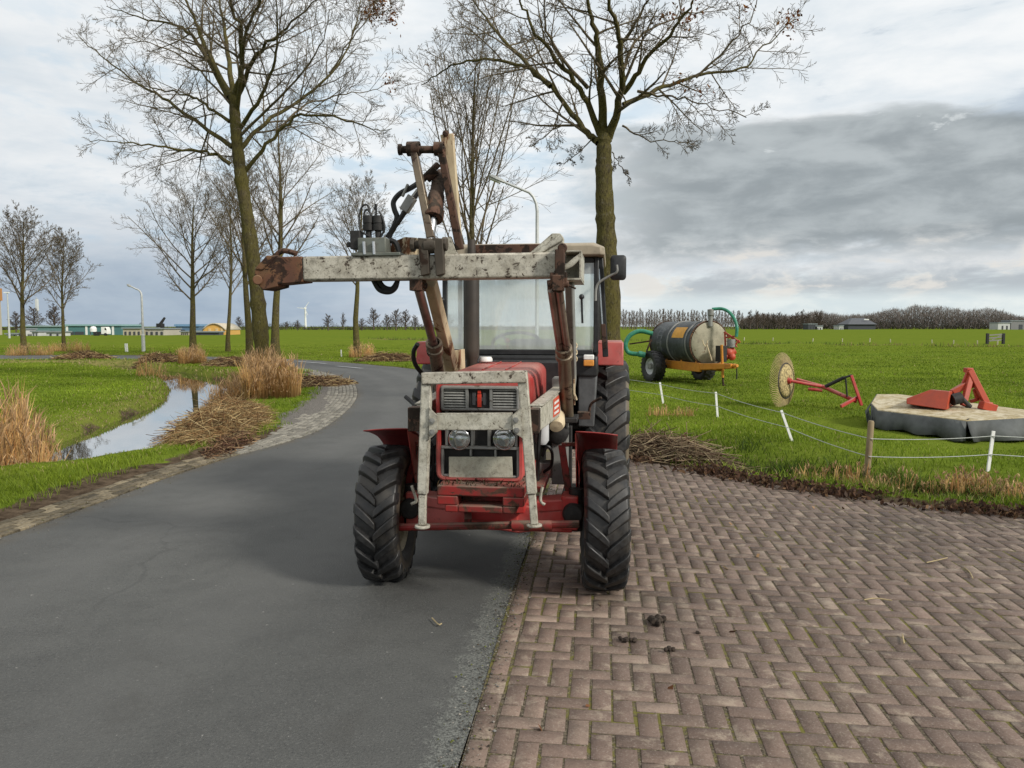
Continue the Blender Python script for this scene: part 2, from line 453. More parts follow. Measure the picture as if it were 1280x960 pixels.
# puffs catching the sun near the horizon
puff = ss(sf, .53, .63) * ss(el, .03, .045) * ss(el, .12, .08) * ss(az, .02, .2) * .8
c = wmix(puff, c, K(.80, .77, .72))
bg = nt.nodes.new('ShaderNodeBackground'); bg.inputs['Strength'].default_value = STR
nt.links.new(c, bg.inputs['Color'])
wo = nt.nodes.new('ShaderNodeOutputWorld'); nt.links.new(bg.outputs[0], wo.inputs['Surface'])

sl = bpy.data.lights.new('sun', 'SUN'); so = bpy.data.objects.new('sun', sl); COL.objects.link(so)
sl.energy = 3.5; sl.angle = radians(9); sl.color = (1.0, .95, .87)
so.location = (30, -30, 40)
sdir = Vector((sin(SUN_AZ) * cos(SUN_EL), cos(SUN_AZ) * cos(SUN_EL), sin(SUN_EL)))
so.rotation_euler = sdir.to_track_quat('Z', 'Y').to_euler()
# ------------------------------------------------------------------ ground plan
def V2(p): return (p[0], p[1])
def dens(pts, n=8): return [V2(p) for p in bez([(p[0], p[1], 0) for p in pts], n)]
def resample(pts, n):
    a = np.array(pts); d = np.r_[0, np.cumsum(np.hypot(*np.diff(a, axis=0).T))]
    t = np.linspace(0, d[-1], n)
    return np.c_[np.interp(t, d, a[:, 0]), np.interp(t, d, a[:, 1])]
pxL = [(0, 672), (90, 641), (180, 608), (267, 577), (340, 558), (399, 538), (431, 516), (445, 500), (447, 488), (440, 477), (421, 469), (394, 463), (362, 458), (310, 454.5), (251, 451), (126, 449)]
wl = [V2(G(*p)) for p in pxL]
roadL = dens([(-8.2, -14), (-6.4, -4), (-5.3, 2)] + wl + [(-46, 42), (-130, 41), (-300, 46)])
asph_edge = [V2(G(575, 958)), V2(G(607, 850)), V2(G(638, 745)), V2(G(662, 682))]
roadR = dens([(-2.2, -14), (-1.25, -5)] + asph_edge + [(.28, 9.5), (.25, 14), (-.45, 19.5), (-1.9, 26)] + [V2(G(*p)) for p in [(520, 461), (480, 457.5), (430, 453), (370, 449.2), (251, 445.5), (126, 444)]] + [(-46, 49.5), (-130, 48), (-300, 53)])
def cut(pts, n): return resample(pts, n)
NR = 260
def split_res(pts, px):     # resample pieces so that both edges march together round the bend
    return resample(pts, NR)
RL = split_res(roadL, 0); RR = split_res(roadR, 0)
# pair every left-edge point with its nearest right-edge point (monotone)
dR = np.array(resample(roadR, 1500)); j = 0; pair = []
for p in RL:
    seg = dR[j:j + 160]; k = int(np.argmin(np.hypot(seg[:, 0] - p[0], seg[:, 1] - p[1]))); j += k; pair.append(dR[j])
RRp = np.array(pair)
road_poly = [tuple(p) for p in RL] + [tuple(p) for p in RRp[::-1]]

verge_px = [(792, 576), (838, 585), (882, 593.5), (935, 603), (983, 612), (1085, 626), (1166, 637), (1280, 650)]
verge_line = [V2(G(*p)) for p in verge_px]
e = verge_line[-1]
verge = [(.28, 13.0), (.95, 11.9)] + verge_line + [(e[0] + 2.2, e[1] - 1.7), (e[0] + 6, e[1] - 4.0), (e[0] + 20, e[1] - 9)]
verge = dens(verge, 6)
drive_poly = [(-2.2, -14), (-1.25, -5)] + asph_edge + [(.28, 9.5), (.28, 13.0)] + verge + [(verge[-1][0], -14)]

ZW = -.24
dl_px = [(70, 576), (160, 551), (206, 527), (237, 507), (254, 492), (246, 479), (205, 468), (140, 461), (60, 458)]
ditch = dens([(-14.5, -10), (-12, 0), (-9.7, 9)] + [(G(x, y, ZW).x + (.0 if k < 3 else .25), G(x, y, ZW).y - .4) for k, (x, y) in enumerate(dl_px)] + [(-60, 33), (-160, 34), (-300, 38)], 5)
ditchR = [(v[0] + .80, v[1] + 1.50) for v in verge[1::3]]      # shallow ditch behind the right verge
far_ditch = [V2(G(700, 424)), V2(G(900, 428)), V2(G(1100, 431)), V2(G(1280, 433))]
far_ditch = [(far_ditch[0][0] - 30, far_ditch[0][1] + 8)] + far_ditch + [(far_ditch[-1][0] + 60, far_ditch[-1][1] - 6)]

BB = (-70, 60, -14, 140)
def fields(x, y):
    """signed helper fields: distance outside road / driveway, distance to ditches"""
    x = np.asarray(x, float); y = np.asarray(y, float)
    dr = np.minimum(seg_dist(x, y, [tuple(p) for p in RL[::2]])[0], seg_dist(x, y, [tuple(p) for p in RRp[::2]])[0])
    dr = np.where(inside(x, y, road_poly), -dr, dr)
    dv = seg_dist(x, y, verge)[0]; dv = np.where(inside(x, y, drive_poly), -dv, dv)
    dd = seg_dist(x, y, ditch)[0]; dq = seg_dist(x, y, ditchR)[0]; df = seg_dist(x, y, far_ditch)[0]
    return dr, dv, dd, dq, df
def tz(x, y, fl=None):
    x = np.asarray(x, float); y = np.asarray(y, float)
    dr, dv, dd, dq, df = fields(x, y) if fl is None else fl
    m = np.minimum(dr, dv); near = sstep(.15, .9, m)
    z = near * (.02 + .07 * (fnoise(x * .35, y * .35, 3) - .5) + .05 * (fnoise(x * 1.7, y * 1.7, 9) - .5))
    z = z + near * sstep(20, 60, np.hypot(x, y)) * .18 * (fnoise(x * .06, y * .06, 5) - .5)
    wob = .5 * (fnoise(x * .5, y * .5, 21) - .5)
    z = z - .75 * (1 - sstep(.55, 1.45, dd + wob * .6)) * sstep(.0, .8, dr)
    z = z - (.24 + .22 * (fnoise(x * 1.1, y * 1.1, 31) - .5)) * (1 - sstep(.2, 1.35, dq + wob * .8)) * near
    z = z - .45 * (1 - sstep(.4, 2.5, df))
    z = np.where(m < .15, -.045 + 0 * z, z - .03 * (1 - near))
    return z
def tz1(x, y): return float(tz(np.array([x]), np.array([y]))[0])

def axis(lo, hi, a, b, st, grow=1.18):
    c = list(np.arange(a, b + 1e-6, st)); s = st; v = b
    while v < hi: s *= grow; v += s; c.append(min(v, hi))
    s = st; v = a
    while v > lo: s *= grow; v -= s; c.insert(0, max(v, lo))
    return np.array(c)
xs = axis(-3500, 3500, -26, 14, .17); ys = axis(-60, 6000, 1, 40, .19)
X, Y = np.meshgrid(xs, ys); fx, fy = X.ravel(), Y.ravel()
FL = fields(fx, fy); Z = tz(fx, fy, FL)
dr, dv, dd, dq, df = FL
n_a = fnoise(fx * .9, fy * .9, 41); n_b = fnoise(fx * 3.1, fy * 3.1, 47)
m = np.minimum(dr, dv)
dirt = np.clip((1 - sstep(.2, .75, dv + .5 * (n_a - .5))) * 1.0, 0, 1)
left_v = (fx < -1) & (fy < 33)
dirt = np.maximum(dirt, np.where(left_v, 1 - sstep(.6, 1.05, dr + .7 * (n_b - .5)), (1 - sstep(.2, .7, dr)) * .6))
bankd = (1 - sstep(.8, 1.2, dd + .8 * (n_a - .5))) * .7
dirt = np.maximum(dirt, bankd)
dirt = np.maximum(dirt, (1 - sstep(.2, .6, dq + .5 * (n_b - .5))) * .6)
dry = np.clip((1 - sstep(1.2, 2.2, dd + 1.2 * (n_a - .5))) * .35 + (1 - sstep(0, 2.0, dq)) * .25 + (1 - sstep(.5, 4, df)) * .7 + sstep(34, 40, fy) * (1 - sstep(2, 5, np.abs(dr))) * .25, 0, 1)
grav = np.where((fx < -3) & (fy > 14) & (fy < 30), 1 - sstep(.9, 1.5, dr + .7 * (n_b - .5)), 0)
nx_, ny_ = len(xs), len(ys)
idx = np.arange(nx_ * ny_).reshape(ny_, nx_)
F = np.stack([idx[:-1, :-1], idx[:-1, 1:], idx[1:, 1:], idx[1:, :-1]], -1).reshape(-1, 4)

t = NT('meadow ground'); a = t.n('VertexColor', layer_name='col').outputs['Color']
sp = t.n('SeparateColor'); t.link(a, sp.inputs[0]); co = t.n('TexCoord').outputs['Object']
g1 = t.noise(.05, 6, .6, co); g2 = t.noise(.7, 7, .65, co); g3 = t.noise(6, 6, .7, co); g4 = t.noise(45, 5, .7, co)
mpf = t.n('Mapping'); t.link(co, mpf.inputs['Vector']); mpf.inputs['Scale'].default_value = (.02, .16, 1); g5 = t.noise(1.0, 6, .6, mpf.outputs[0])
gc = t.mix(t.mrange(g2, .3, .7), (.092, .132, .016), (.142, .182, .025))
gc = t.mix(t.math('MULTIPLY', t.mrange(g1, .35, .65), .5), gc, (.13, .165, .022))
gc = t.mix(t.math('MULTIPLY', t.mrange(g5, .5, .7), .45), gc, (.085, .150, .020))
gc = t.mix(t.math('MULTIPLY', t.mrange(g3, .55, .75), .5), gc, (.065, .115, .016))
dc = t.mix(t.mrange(g3, .3, .7), (.035, .025, .018), (.12, .09, .062))
yc = t.mix(t.mrange(g3, .3, .7), (.30, .22, .11), (.13, .12, .045))
vc = t.mix(t.mrange(g4, .35, .65), (.075, .07, .064), (.22, .205, .185))
c = t.mix(t.mrange(sp.outputs[1], .15, .9), gc, yc)
c = t.mix(t.mrange(t.math('ADD', sp.outputs[0], t.math('MULTIPLY', t.math('SUBTRACT', g3, .5), .6)), .3, .6), c, dc)
c = t.mix(t.mrange(t.math('ADD', sp.outputs[2], t.math('MULTIPLY', t.math('SUBTRACT', g4, .5), .4)), .35, .6), c, vc)
mat_ground = t.finish(c, .92, 0, t.bump(t.math('ADD', g3, t.math('MULTIPLY', g4, .5)), .6, .03), .0)
o = raw_mesh('ground', np.c_[fx, fy, Z], F, mat_ground, np.c_[dirt, dry, grav], True)
tag(o, 'flat green meadow and grass verges reaching to the horizon', 'ground', kind='structure')

# ---- water of the ditch
t = NT('ditch water'); co = t.n('TexCoord').outputs['Object']
wn_ = t.noise(2.2, 4, .5, co)
b = t.n('BsdfPrincipled'); b.inputs['Base Color'].default_value = (.016, .018, .014, 1); b.inputs['Roughness'].default_value = .02
b.inputs['Specular IOR Level'].default_value = 1.0; b.inputs['IOR'].default_value = 4.0
t.link(t.bump(wn_, .03, .02), b.inputs['Normal']); t.link(b.outputs[0], t.out.inputs[0]); mat_water = t.mat
dq_ = resample(ditch, 260); tg = np.gradient(dq_, axis=0); tg /= np.linalg.norm(tg, axis=1)[:, None]
nr = np.c_[-tg[:, 1], tg[:, 0]]
Lw = dq_ + nr * 1.7; Rw = dq_ - nr * 1.7
Vv = np.r_[np.c_[Lw, np.full(260, ZW)], np.c_[Rw, np.full(260, ZW)]]
i = np.arange(259); F = np.c_[i, i + 1, i + 261, i + 260]
tag(raw_mesh('water', Vv, F, mat_water, smooth=True), 'still ditch water reflecting the pale sky', 'water', kind='structure')

# ---- asphalt
t = NT('asphalt'); a = t.n('VertexColor', layer_name='col').outputs['Color']; sp = t.n('SeparateColor'); t.link(a, sp.inputs[0])
co = t.n('TexCoord').outputs['Object']
n1 = t.noise(.45, 6, .6, co); n2 = t.noise(75, 6, .8, co); n3 = t.noise(3.5, 7, .65, co)
vr = t.n('TexVoronoi', Scale=120.0); t.link(co, vr.inputs['Vector'])
c = t.mix(t.mrange(n1, .35, .65), (.072, .073, .069), (.092, .093, .087))
c = t.mix(t.math('MULTIPLY', t.mrange(n3, .4, .7), .45), c, (.056, .057, .054))
c = t.mix(t.math('MULTIPLY', t.mrange(n2, .54, .66), .6), c, (.17, .17, .16))
n6 = t.noise(22, 2, .5, co)
c = t.mix(t.math('MULTIPLY', t.mrange(n6, .74, .78), .8), c, (.30, .29, .27))
c = t.mix(t.math('MULTIPLY', t.mrange(n2, .47, .36), .65), c, (.022, .023, .024))
# worn gritty margin along the drive and the verge
n5 = t.noise(9, 8, .75, co)
edge = t.mrange(t.math('ADD', sp.outputs[0], t.math('MULTIPLY', t.math('SUBTRACT', n5, .5), 1.5)), .50, .66)
c = t.mix(t.math('MULTIPLY', edge, .8), c, t.mix(t.mrange(n2, .40, .60), (.055, .057, .052), (.185, .19, .172)))
c = t.mix(t.math('MULTIPLY', t.mrange(sp.outputs[1], .3, 1.0), t.mrange(n3, .35, .6)), c, (.085, .075, .058))
qx = sp.outputs[2]
for qc in (.28, .62):      # the two polished, slightly paler wheel tracks
    dq__ = t.math('ABSOLUTE', t.math('SUBTRACT', t.math('ADD', qx, t.math('MULTIPLY', t.math('SUBTRACT', n1, .5), .12)), qc))
    c = t.mix(t.math('MULTIPLY', t.mrange(dq__, .11, .02), .28), c, (.118, .118, .112))
n7 = t.noise(.9, 7, .7, co, .8)
c = t.mix(t.math('MULTIPLY', t.mrange(n7, .55, .70), .35), c, (.052, .050, .045))
wrp = t.n('TexNoise', Scale=.7, Detail=5); t.link(co, wrp.inputs['Vector'])
va = t.n('VectorMath', operation='MULTIPLY_ADD'); t.link(wrp.outputs['Color'], va.inputs[0]); va.inputs[1].default_value = (1.6, 1.6, 0); t.link(co, va.inputs[2])
vc_ = t.n('TexVoronoi', Scale=.32, feature='DISTANCE_TO_EDGE'); t.link(va.outputs[0], vc_.inputs['Vector'])
crack = t.math('MULTIPLY', t.mrange(vc_.outputs['Distance'], .0065, .002), t.mrange(n1, .48, .60))
c = t.mix(t.math('MULTIPLY', crack, .22), c, (.018, .018, .017))
hh = t.math('ADD', vr.outputs[0], n2)
mat_road = t.finish(c, t.mrange(n2, .3, .7, .62, .85), 0, t.bump(hh, .5, .006), .35)
KX = [0, .015, .04, .07, .1, .2, .35, .5, .65, .8, .9, .93, .96, .985, 1]
rows = []; cc = []
for q in KX:
    rows.append(RL * (1 - q) + RRp * q)
Vv = np.concatenate([np.c_[r, np.full((NR, 1), -.004 + .014 * (1 - abs(2 * q - 1) ** 2))] for r, q in zip(rows, KX)])
for r, q in zip(rows, KX):
    yy = r[:, 1]
    er = np.clip((q - .925) / .075, 0, 1) * np.where((yy < 13) & (yy > -20), 1, .4)
    el_ = np.clip((.1 - q) / .1, 0, 1)
    cc.append(np.c_[er, np.full(NR, el_), np.full(NR, q)])
F = []
for a_ in range(len(KX) - 1):
    i = np.arange(NR - 1) + a_ * NR
    F.append(np.c_[i, i + 1, i + 1 + NR, i + NR])
tag(raw_mesh('road', Vv, np.concatenate(F), mat_road, np.concatenate(cc), True), 'dark grey asphalt country lane bending away to the left', 'road', kind='structure')

# two short pale worn paint lines at the bend
mb = MB()
mk = plain('worn road paint', (.33, .34, .34), .7, 0, .35, 20, .1)
for (a0, a1) in (((372, 452.3), (407, 455.2)), ((421, 458.2), (452, 461.2))):
    p, q = G(*a0), G(*a1); mb.beam((p.x, p.y, .028), (q.x, q.y, .028), .22, .004)
tag(mb.build('road_marking', mk, smooth=False), 'faded pale edge lines painted on the bend of the lane', 'marking', kind='structure')

# ---- bricks: helper building a bed of single paving stones in one surface
def stones(name, quads, base_cols, mat, top=.004, inset=.0045, seed=1, tilt=.0025, drop=.02):
    """quads (n,4,2) plan corners; every stone gets a worn chamfered top of its own height, tilt and colour"""
    rg = np.random.default_rng(seed); n = len(quads); q = np.asarray(quads, float)
    cen = q.mean(1, keepdims=True); dlt = q - cen; ln = np.linalg.norm(dlt, axis=2, keepdims=True)
    inn = cen + dlt * (1 - inset / ln)
    mid = cen + dlt * (1 - inset * .35 / ln)
    h = top + rg.normal(0, .0008, (n, 1)); tl = rg.normal(0, tilt, (n, 4))
    z_in = h + tl; z_mid = z_in - .0022
    V = np.concatenate([np.dstack([inn, z_in]), np.dstack([mid, z_mid]), np.dstack([q, np.full((n, 4), top - drop)])], 1).reshape(-1, 3)
    b = np.arange(n)[:, None] * 12
    F = [b + np.array([[0, 1, 2, 3]])]
    for k in range(4):
        k2 = (k + 1) % 4
        F.append(b + np.array([[4 + k, 4 + k2, k2, k]])); F.append(b + np.array([[8 + k, 8 + k2, 4 + k2, 4 + k]]))
    cols = np.repeat(base_cols, 12, 0)
    dk = np.ones((n, 12, 1)); dk[:, 4:8] = .88; dk[:, 8:] = .5
    return raw_mesh(name, V, np.concatenate(F), mat, cols * dk.reshape(-1, 1))
def ccw(q):
    a = 0
    for i in range(4): a += q[i][0] * q[(i + 1) % 4][1] - q[(i + 1) % 4][0] * q[i][1]
    return q if a > 0 else q[::-1]

A0 = np.array(asph_edge[0]); A1 = np.array(asph_edge[-1])
bd = (A1 - A0) / np.linalg.norm(A1 - A0); bn = np.array([bd[1], -bd[0]])     # along the asphalt edge, and away from it
Wb, gap_ = .108, .007
def cellpt(i, j): return A0 + bn * (i * Wb) + bd * (j * Wb)
quads = []; kinds = []
I, J = np.meshgrid(np.arange(-2, 152), np.arange(-152, 120))
for i, j_ in zip(I.ravel(), J.ravel()):
    k = (i + j_) % 4
    if k == 0: di, dj = 2, 1
    elif k == 2: di, dj = 1, 2
    else: continue
    if i < 1 and i + di > 1: i, di = 1, i + di - 1
    if i < 1: continue
    quads.append((i, j_, di, dj))
for j_ in range(-152, 120, 2): quads.append((0, j_, 1, 2))
qa = np.array(quads)
cen = A0 + np.outer(qa[:, 0] + qa[:, 2] / 2, bn) * Wb + np.outer(qa[:, 1] + qa[:, 3] / 2, bd) * Wb
dr_, dv_, _, _, _ = fields(cen[:, 0], cen[:, 1])
ok = (dv_ < .05) & ((dr_ > -.12) | (cen[:, 1] < 7)) & (((cen - A0) @ bn) > 0) & (cen[:, 1] > -4.5) & (cen[:, 0] < 14) & (np.hypot(cen[:, 0], cen[:, 1]) < 18)
qa = qa[ok]; cen = cen[ok]
g_ = gap_ / 2
C_ = []
for i, j_, di, dj in qa:
    gu, gv = .0070, .0040
    u0, u1, v0, v1 = i * Wb + gu, (i + di) * Wb - gu, j_ * Wb + gv, (j_ + dj) * Wb - gv
    C_.append([A0 + bn * u + bd * v for u, v in ((u0, v0), (u1, v0), (u1, v1), (u0, v1))][::-1])
C_ = np.array(C_)
if np.cross(C_[0][1] - C_[0][0], C_[0][2] - C_[0][1]) < 0: C_ = C_[:, ::-1]
rg = np.random.default_rng(5); n = len(C_)
jit = rg.normal(0, .0022, (n, 1, 2)); C_ = C_ + jit + rg.normal(0, .0012, (n, 4, 2))
base = np.array([.153, .107, .084]); alt = np.array([.200, .149, .117]); dkc = np.array([.114, .080, .064])
w1 = rg.random((n, 1)); w2 = fnoise(cen[:, 0] * .8, cen[:, 1] * .8, 77)[:, None]
cols = base * (1 - w1) + np.where(rg.random((n, 1)) < .35, alt, dkc * 1.15) * w1
cols = cols * (.80 + .42 * w2) * rg.normal(1, .10, (n, 1))
sunk = fnoise(cen[:, 0] * .45, cen[:, 1] * .45, 33)[:, None]; cols = cols * (1 - .35 * sstep(.52, .72, sunk))
dl = (cen - A0) @ bn
cols = cols * (1 + .30 * np.exp(-((dl - .25) / .45) ** 2)[:, None])
t = NT('concrete paving brick'); a = t.n('VertexColor', layer_name='col').outputs['Color']; co = t.n('TexCoord').outputs['Object']
n1 = t.noise(9, 7, .65, co); n2 = t.noise(110, 4, .7, co); n3 = t.noise(1.1, 6, .65, co)
n4 = t.noise(5.5, 6, .7, co, .4)
c = t.mix(t.math('MULTIPLY', t.mrange(n1, .38, .7), .45), a, (.080, .060, .048))
c = t.mix(t.math('MULTIPLY', t.mrange(n4, .52, .66), .6), c, (.33, .27, .205))
c = t.mix(t.math('MULTIPLY', t.mrange(n2, .54, .7), .6), c, (.34, .30, .25))
c = t.mix(t.math('MULTIPLY', t.mrange(n2, .44, .32), .6), c, (.045, .036, .03))
c = t.mix(t.math('MULTIPLY', t.mrange(n3, .52, .75), .35), c, (.075, .078, .045))
mat_brick = t.finish(c, t.mrange(n1, .3, .7, .62, .82), 0, t.bump(t.math('ADD', n2, n1), .35, .004), .3)
tag(stones('driveway_paving', C_, cols, mat_brick, seed=8, tilt=.0007), 'brown brick driveway laid in herringbone pattern', 'paving', kind='structure')
# joint bed: sand, soil, moss
t = NT('mossy joint sand'); co = t.n('TexCoord').outputs['Object']; n1 = t.noise(1.6, 6, .65, co); n2 = t.noise(60, 4, .7, co)
n3 = t.noise(28, 6, .75, co)
c = t.mix(t.mrange(n2, .35, .65), (.045, .036, .026), (.15, .125, .092)); c = t.mix(t.mrange(n2, .60, .68), c, (.30, .27, .20)); c = t.mix(t.mrange(t.math('ADD', t.math('MULTIPLY', n1, .6), t.math('MULTIPLY', n3, .5)), .53, .64), c, (.135, .125, .035))
mat_joint = t.finish(c, .95, 0, t.bump(n2, .5, .006), .1)
bed = [(p[0], p[1], .0006) for p in drive_poly]
me = bpy.data.meshes.new('driveway_bed'); me.from_pydata(bed, [], [list(range(len(bed)))]); me.materials.append(mat_joint)
o = bpy.data.objects.new('driveway_bed', me); COL.objects.link(o)
tag(o, 'mossy sand bed in the joints of the brick driveway', 'paving bed', kind='structure')

# ---- grey cobble strip along the inside of the bend
cen_q = []; ccol = []; rg = np.random.default_rng(11)
RLd = resample(roadL, 6000); seg = np.r_[0, np.cumsum(np.hypot(*np.diff(RLd, axis=0).T))]
tgl = np.gradient(RLd, axis=0); tgl /= np.linalg.norm(tgl, axis=1)[:, None]; nl = np.c_[-tgl[:, 1], tgl[:, 0]]
ok = (RLd[:, 1] > 0) & (RLd[:, 0] > -17)
s0, s1 = seg[ok][0], seg[ok][-1]
def at_s(s, off):
    return np.array([np.interp(s, seg, RLd[:, 0]) + off * np.interp(s, seg, nl[:, 0]), np.interp(s, seg, RLd[:, 1]) + off * np.interp(s, seg, nl[:, 1])])
def strip_w(y_, s): return .42 + .45 * float(sstep(11.2, 14.5, np.array(y_)))
s = s0
while s < s1:
    L_ = .21; yv = float(np.interp(s, seg, RLd[:, 1])); wd = strip_w(yv, s); nrow = int(round(wd / .105))
    for r in range(nrow):
        sh = (r % 2) * L_ / 2
        a_, b_ = s + sh + .004, s + sh + L_ - .004; o0, o1 = .01 + r * .105 + .003, .01 + (r + 1) * .105 - .003
        q = [at_s(a_, o0), at_s(b_, o0), at_s(b_, o1), at_s(a_, o1)]
        cen_q.append(ccw(q))
        v = rg.random(); bc = np.array([.22, .205, .17]) * (.62 + .6 * v)
        if yv < 11: bc = bc * np.array([.95, .84, .66]) * (.45 + .55 * rg.random())
        ccol.append(bc)
    s += L_
cq = np.array(cen_q)
tag(stones('kerb_strip', cq, np.array(ccol), attr_mat('grey cobble', .8, .4, 0, .35, 30), top=.008, inset=.012, seed=3, tilt=.004, drop=.05), 'strip of grey cobbles edging the inside of the bend', 'kerb strip', kind='structure')

# ------------------------------------------------------------------ blades of grass and reeds
mat_blade = attr_mat('grass blades', .6, 0, .35, spec=.3)
mat_straw = attr_mat('straw', .8, 0, .3, spec=.2)
def blades(name, base, h, wd, lean, cols, seed, mat, parent=None, bend=None):
    rg = np.random.default_rng(seed); n = len(base); az_ = rg.random(n) * 2 * pi; la = rg.random(n) * 2 * pi
    side = np.c_[np.cos(az_), np.sin(az_), np.zeros(n)] * (wd / 2)[:, None]
    ld = np.c_[np.cos(la), np.sin(la), np.zeros(n)] * (lean * h)[:, None]
    if bend is not None: ld = ld + np.array(bend) * h[:, None]
    up = np.c_[np.zeros(n), np.zeros(n), h]
    b0 = base - side; b1 = base + side; md = base + up * .55 + ld * .35; m0 = md - side * .8; m1 = md + side * .8
    tip = base + up * (1 - .35 * np.linalg.norm(ld, axis=1)[:, None] ** 2 / (h[:, None] ** 2 + 1e-9)) + ld
    V = np.stack([b0, b1, m1, m0, tip], 1).reshape(-1, 3); b = np.arange(n)[:, None] * 5
    F = np.concatenate([b + np.array([[0, 1, 2]]), b + np.array([[0, 2, 3]]), b + np.array([[3, 2, 4]])])
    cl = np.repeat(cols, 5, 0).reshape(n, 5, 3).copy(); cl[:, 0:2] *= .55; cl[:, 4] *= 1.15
    return raw_mesh(name, V, F, mat, cl.reshape(-1, 3), False, parent)
def scatter(n, ylo, yhi, seed, half=.95, pw=2.0, xr=None):
    """random places over the view wedge (and a good margin either side), thinning with distance"""
    rg = np.random.default_rng(seed); u = rg.random(n)
    yv = (ylo ** (1 - .5) + u * (yhi ** .5 - ylo ** .5)) ** 2 if pw == 1 else ylo * (yhi / ylo) ** u
    xv = (rg.random(n) * 2 - 1) * half * (yv + 1.5)
    if xr: k = (xv > xr[0]) & (xv < xr[1]); xv, yv = xv[k], yv[k]
    return xv, yv
def gcol(n, rg, x, y, dryf):
    g = np.array([.150, .226, .015]); g2 = np.array([.238, .300, .028]); g3 = np.array([.080, .130, .010])
    w_ = rg.random((n, 1)); v = np.clip(fnoise(x * .5, y * .5, 13, 5) * 1.6 - .3, 0, 1)[:, None]
    c = (g3 * (1 - w_) + (g * (1 - v) + g2 * v) * w_ + g * .2) * (.62 + .7 * v)
    pt = np.clip((fnoise(x * .13, y * .09, 63) - .5) * 4, 0, 1)[:, None]; c = c * (1 - .45 * pt) + c * np.array([1.35, 1.08, 1.2]) * .45 * pt
    d = np.array([.38, .30, .15]) * (.7 + .6 * rg.random((n, 1)))
    k = (rg.random((n, 1)) < dryf[:, None])
    return np.where(k, d, c)
# meadow and verge grass, in rings of distance
def meadow(name, label, n, ylo, yhi, seed, hmin, hmax, wd0, keep):
    x, y = scatter(n, ylo, yhi, seed)
    fl = fields(x, y); dr, dv, dd, dq, df = fl; rg = np.random.default_rng(seed + 1)
    ok = keep(x, y, dr, dv, dd, dq, rg)
    x, y = x[ok], y[ok]; fl = tuple(f[ok] for f in fl); dr, dv, dd, dq, df = fl
    z = tz(x, y, fl); nn = len(x); dist = np.hypot(x, y)
    tall = np.clip(1 - sstep(.3, 2.0, np.minimum(dr, dv)), 0, 1) * .9 + (1 - sstep(.2, 1.4, dq)) * .5
    cl = fnoise(x * 1.3, y * 1.3, 17)
    h = (hmin + (hmax - hmin) * rg.random(nn) ** 1.6) * (1 + tall * (cl > .42) * (.4 + cl))
    mw = seg_dist(x, y, [(6.3, 14.4), (6.5, 13.5), (7.13, 12.0), (8.3, 12.25), (9.3, 12.6)])[0]; h = h * (.30 + .70 * sstep(.4, 1.2, mw)) * np.where(x < -9.6, 1.0, .45 + .55 * sstep(1.4, 2.6, dd))
    bk = (1 - sstep(1.2, 1.9, dd)) * (x < -8.3); h = h * (1 + 1.5 * bk * rg.random(nn))
    dryf = np.clip((1 - sstep(1.0, 2.4, dd)) * .35 + (1 - sstep(.1, 1.6, dq)) * .16 + .02, 0, .8)
    wdv = wd0 * (.7 + .6 * rg.random(nn)) * np.clip(dist / 10, .8, 4)
    o = blades(name, np.c_[x, y, z - .01], h, wdv, .25 + .5 * rg.random(nn), gcol(nn, rg, x, y, dryf) * ((.22 + .78 * sstep(.15, 1.0, dq + 1.0 * (fnoise(x * 1.8, y * 1.8, 71) - .5))) * (1 + .35 * (1 - sstep(.7, 1.3, dv))))[:, None], seed + 2, mat_blade)  # shade of the ditch hollow and light on the verge put into blade colour
    tag(o, label, 'grass', kind='stuff')
def keep_all(x, y, dr, dv, dd, dq, rg):
    left = x < -1
    a = np.where(left & (y < 31), (dr > .58 + .35 * rg.random(len(x))) , dr > .12 + .2 * rg.random(len(x)))
    b = dv > .25 + .45 * rg.random(len(x)) ** 2
    xc = np.interp(y, [p[1] for p in ditch if 0 < p[1] < 27.5 and p[0] < -5][:60], [p[0] for p in ditch if 0 < p[1] < 27.5 and p[0] < -5][:60])
    wet = dd > np.where((x < xc) & (y < 27), .72, 1.0) + .3 * rg.random(len(x))
    gr = ~((x < -3) & (y > 14.5) & (y < 30) & (dr < .95 + .4 * rg.random(len(x))))
    return a & b & wet & gr
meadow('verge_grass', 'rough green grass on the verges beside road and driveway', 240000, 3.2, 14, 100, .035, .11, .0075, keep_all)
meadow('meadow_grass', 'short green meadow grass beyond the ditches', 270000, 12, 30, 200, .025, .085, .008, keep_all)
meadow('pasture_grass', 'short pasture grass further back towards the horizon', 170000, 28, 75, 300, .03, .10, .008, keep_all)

# loose grit and crumbs along the ragged joint of asphalt and brick, and along the cobbles
rg = np.random.default_rng(55); n1_ = 2600
tt = rg.uniform(-2.2, 7.0, n1_); of = rg.normal(-.02, .055, n1_) + .05 * (fnoise(tt * 2.0, tt * 0, 4) - .5)
g1 = A0 + np.outer(tt, bd) + np.outer(of, bn)
sS = rg.uniform(s0, s0 + 16, 2200); oS = rg.normal(.02, .09, 2200); g2_ = np.array([at_s(a, b) for a, b in zip(sS, oS)])
gx = np.concatenate([g1, g2_]); n_ = len(gx); r_ = rg.uniform(.0025, .009, (n_, 1)) * rg.uniform(.6, 1.2, (n_, 1))
oct_ = np.array([(1, 0, 0), (0, 1, 0), (-1, 0, 0), (0, -1, 0), (0, 0, .8), (0, 0, -.4)], float)
V = (oct_[None] * (r_[:, None] * rg.uniform(.6, 1.3, (n_, 6, 1))) + np.c_[gx, np.full(n_, .008)][:, None]).reshape(-1, 3)
ff = np.array([(0, 1, 4), (1, 2, 4), (2, 3, 4), (3, 0, 4), (1, 0, 5), (2, 1, 5), (3, 2, 5), (0, 3, 5)])
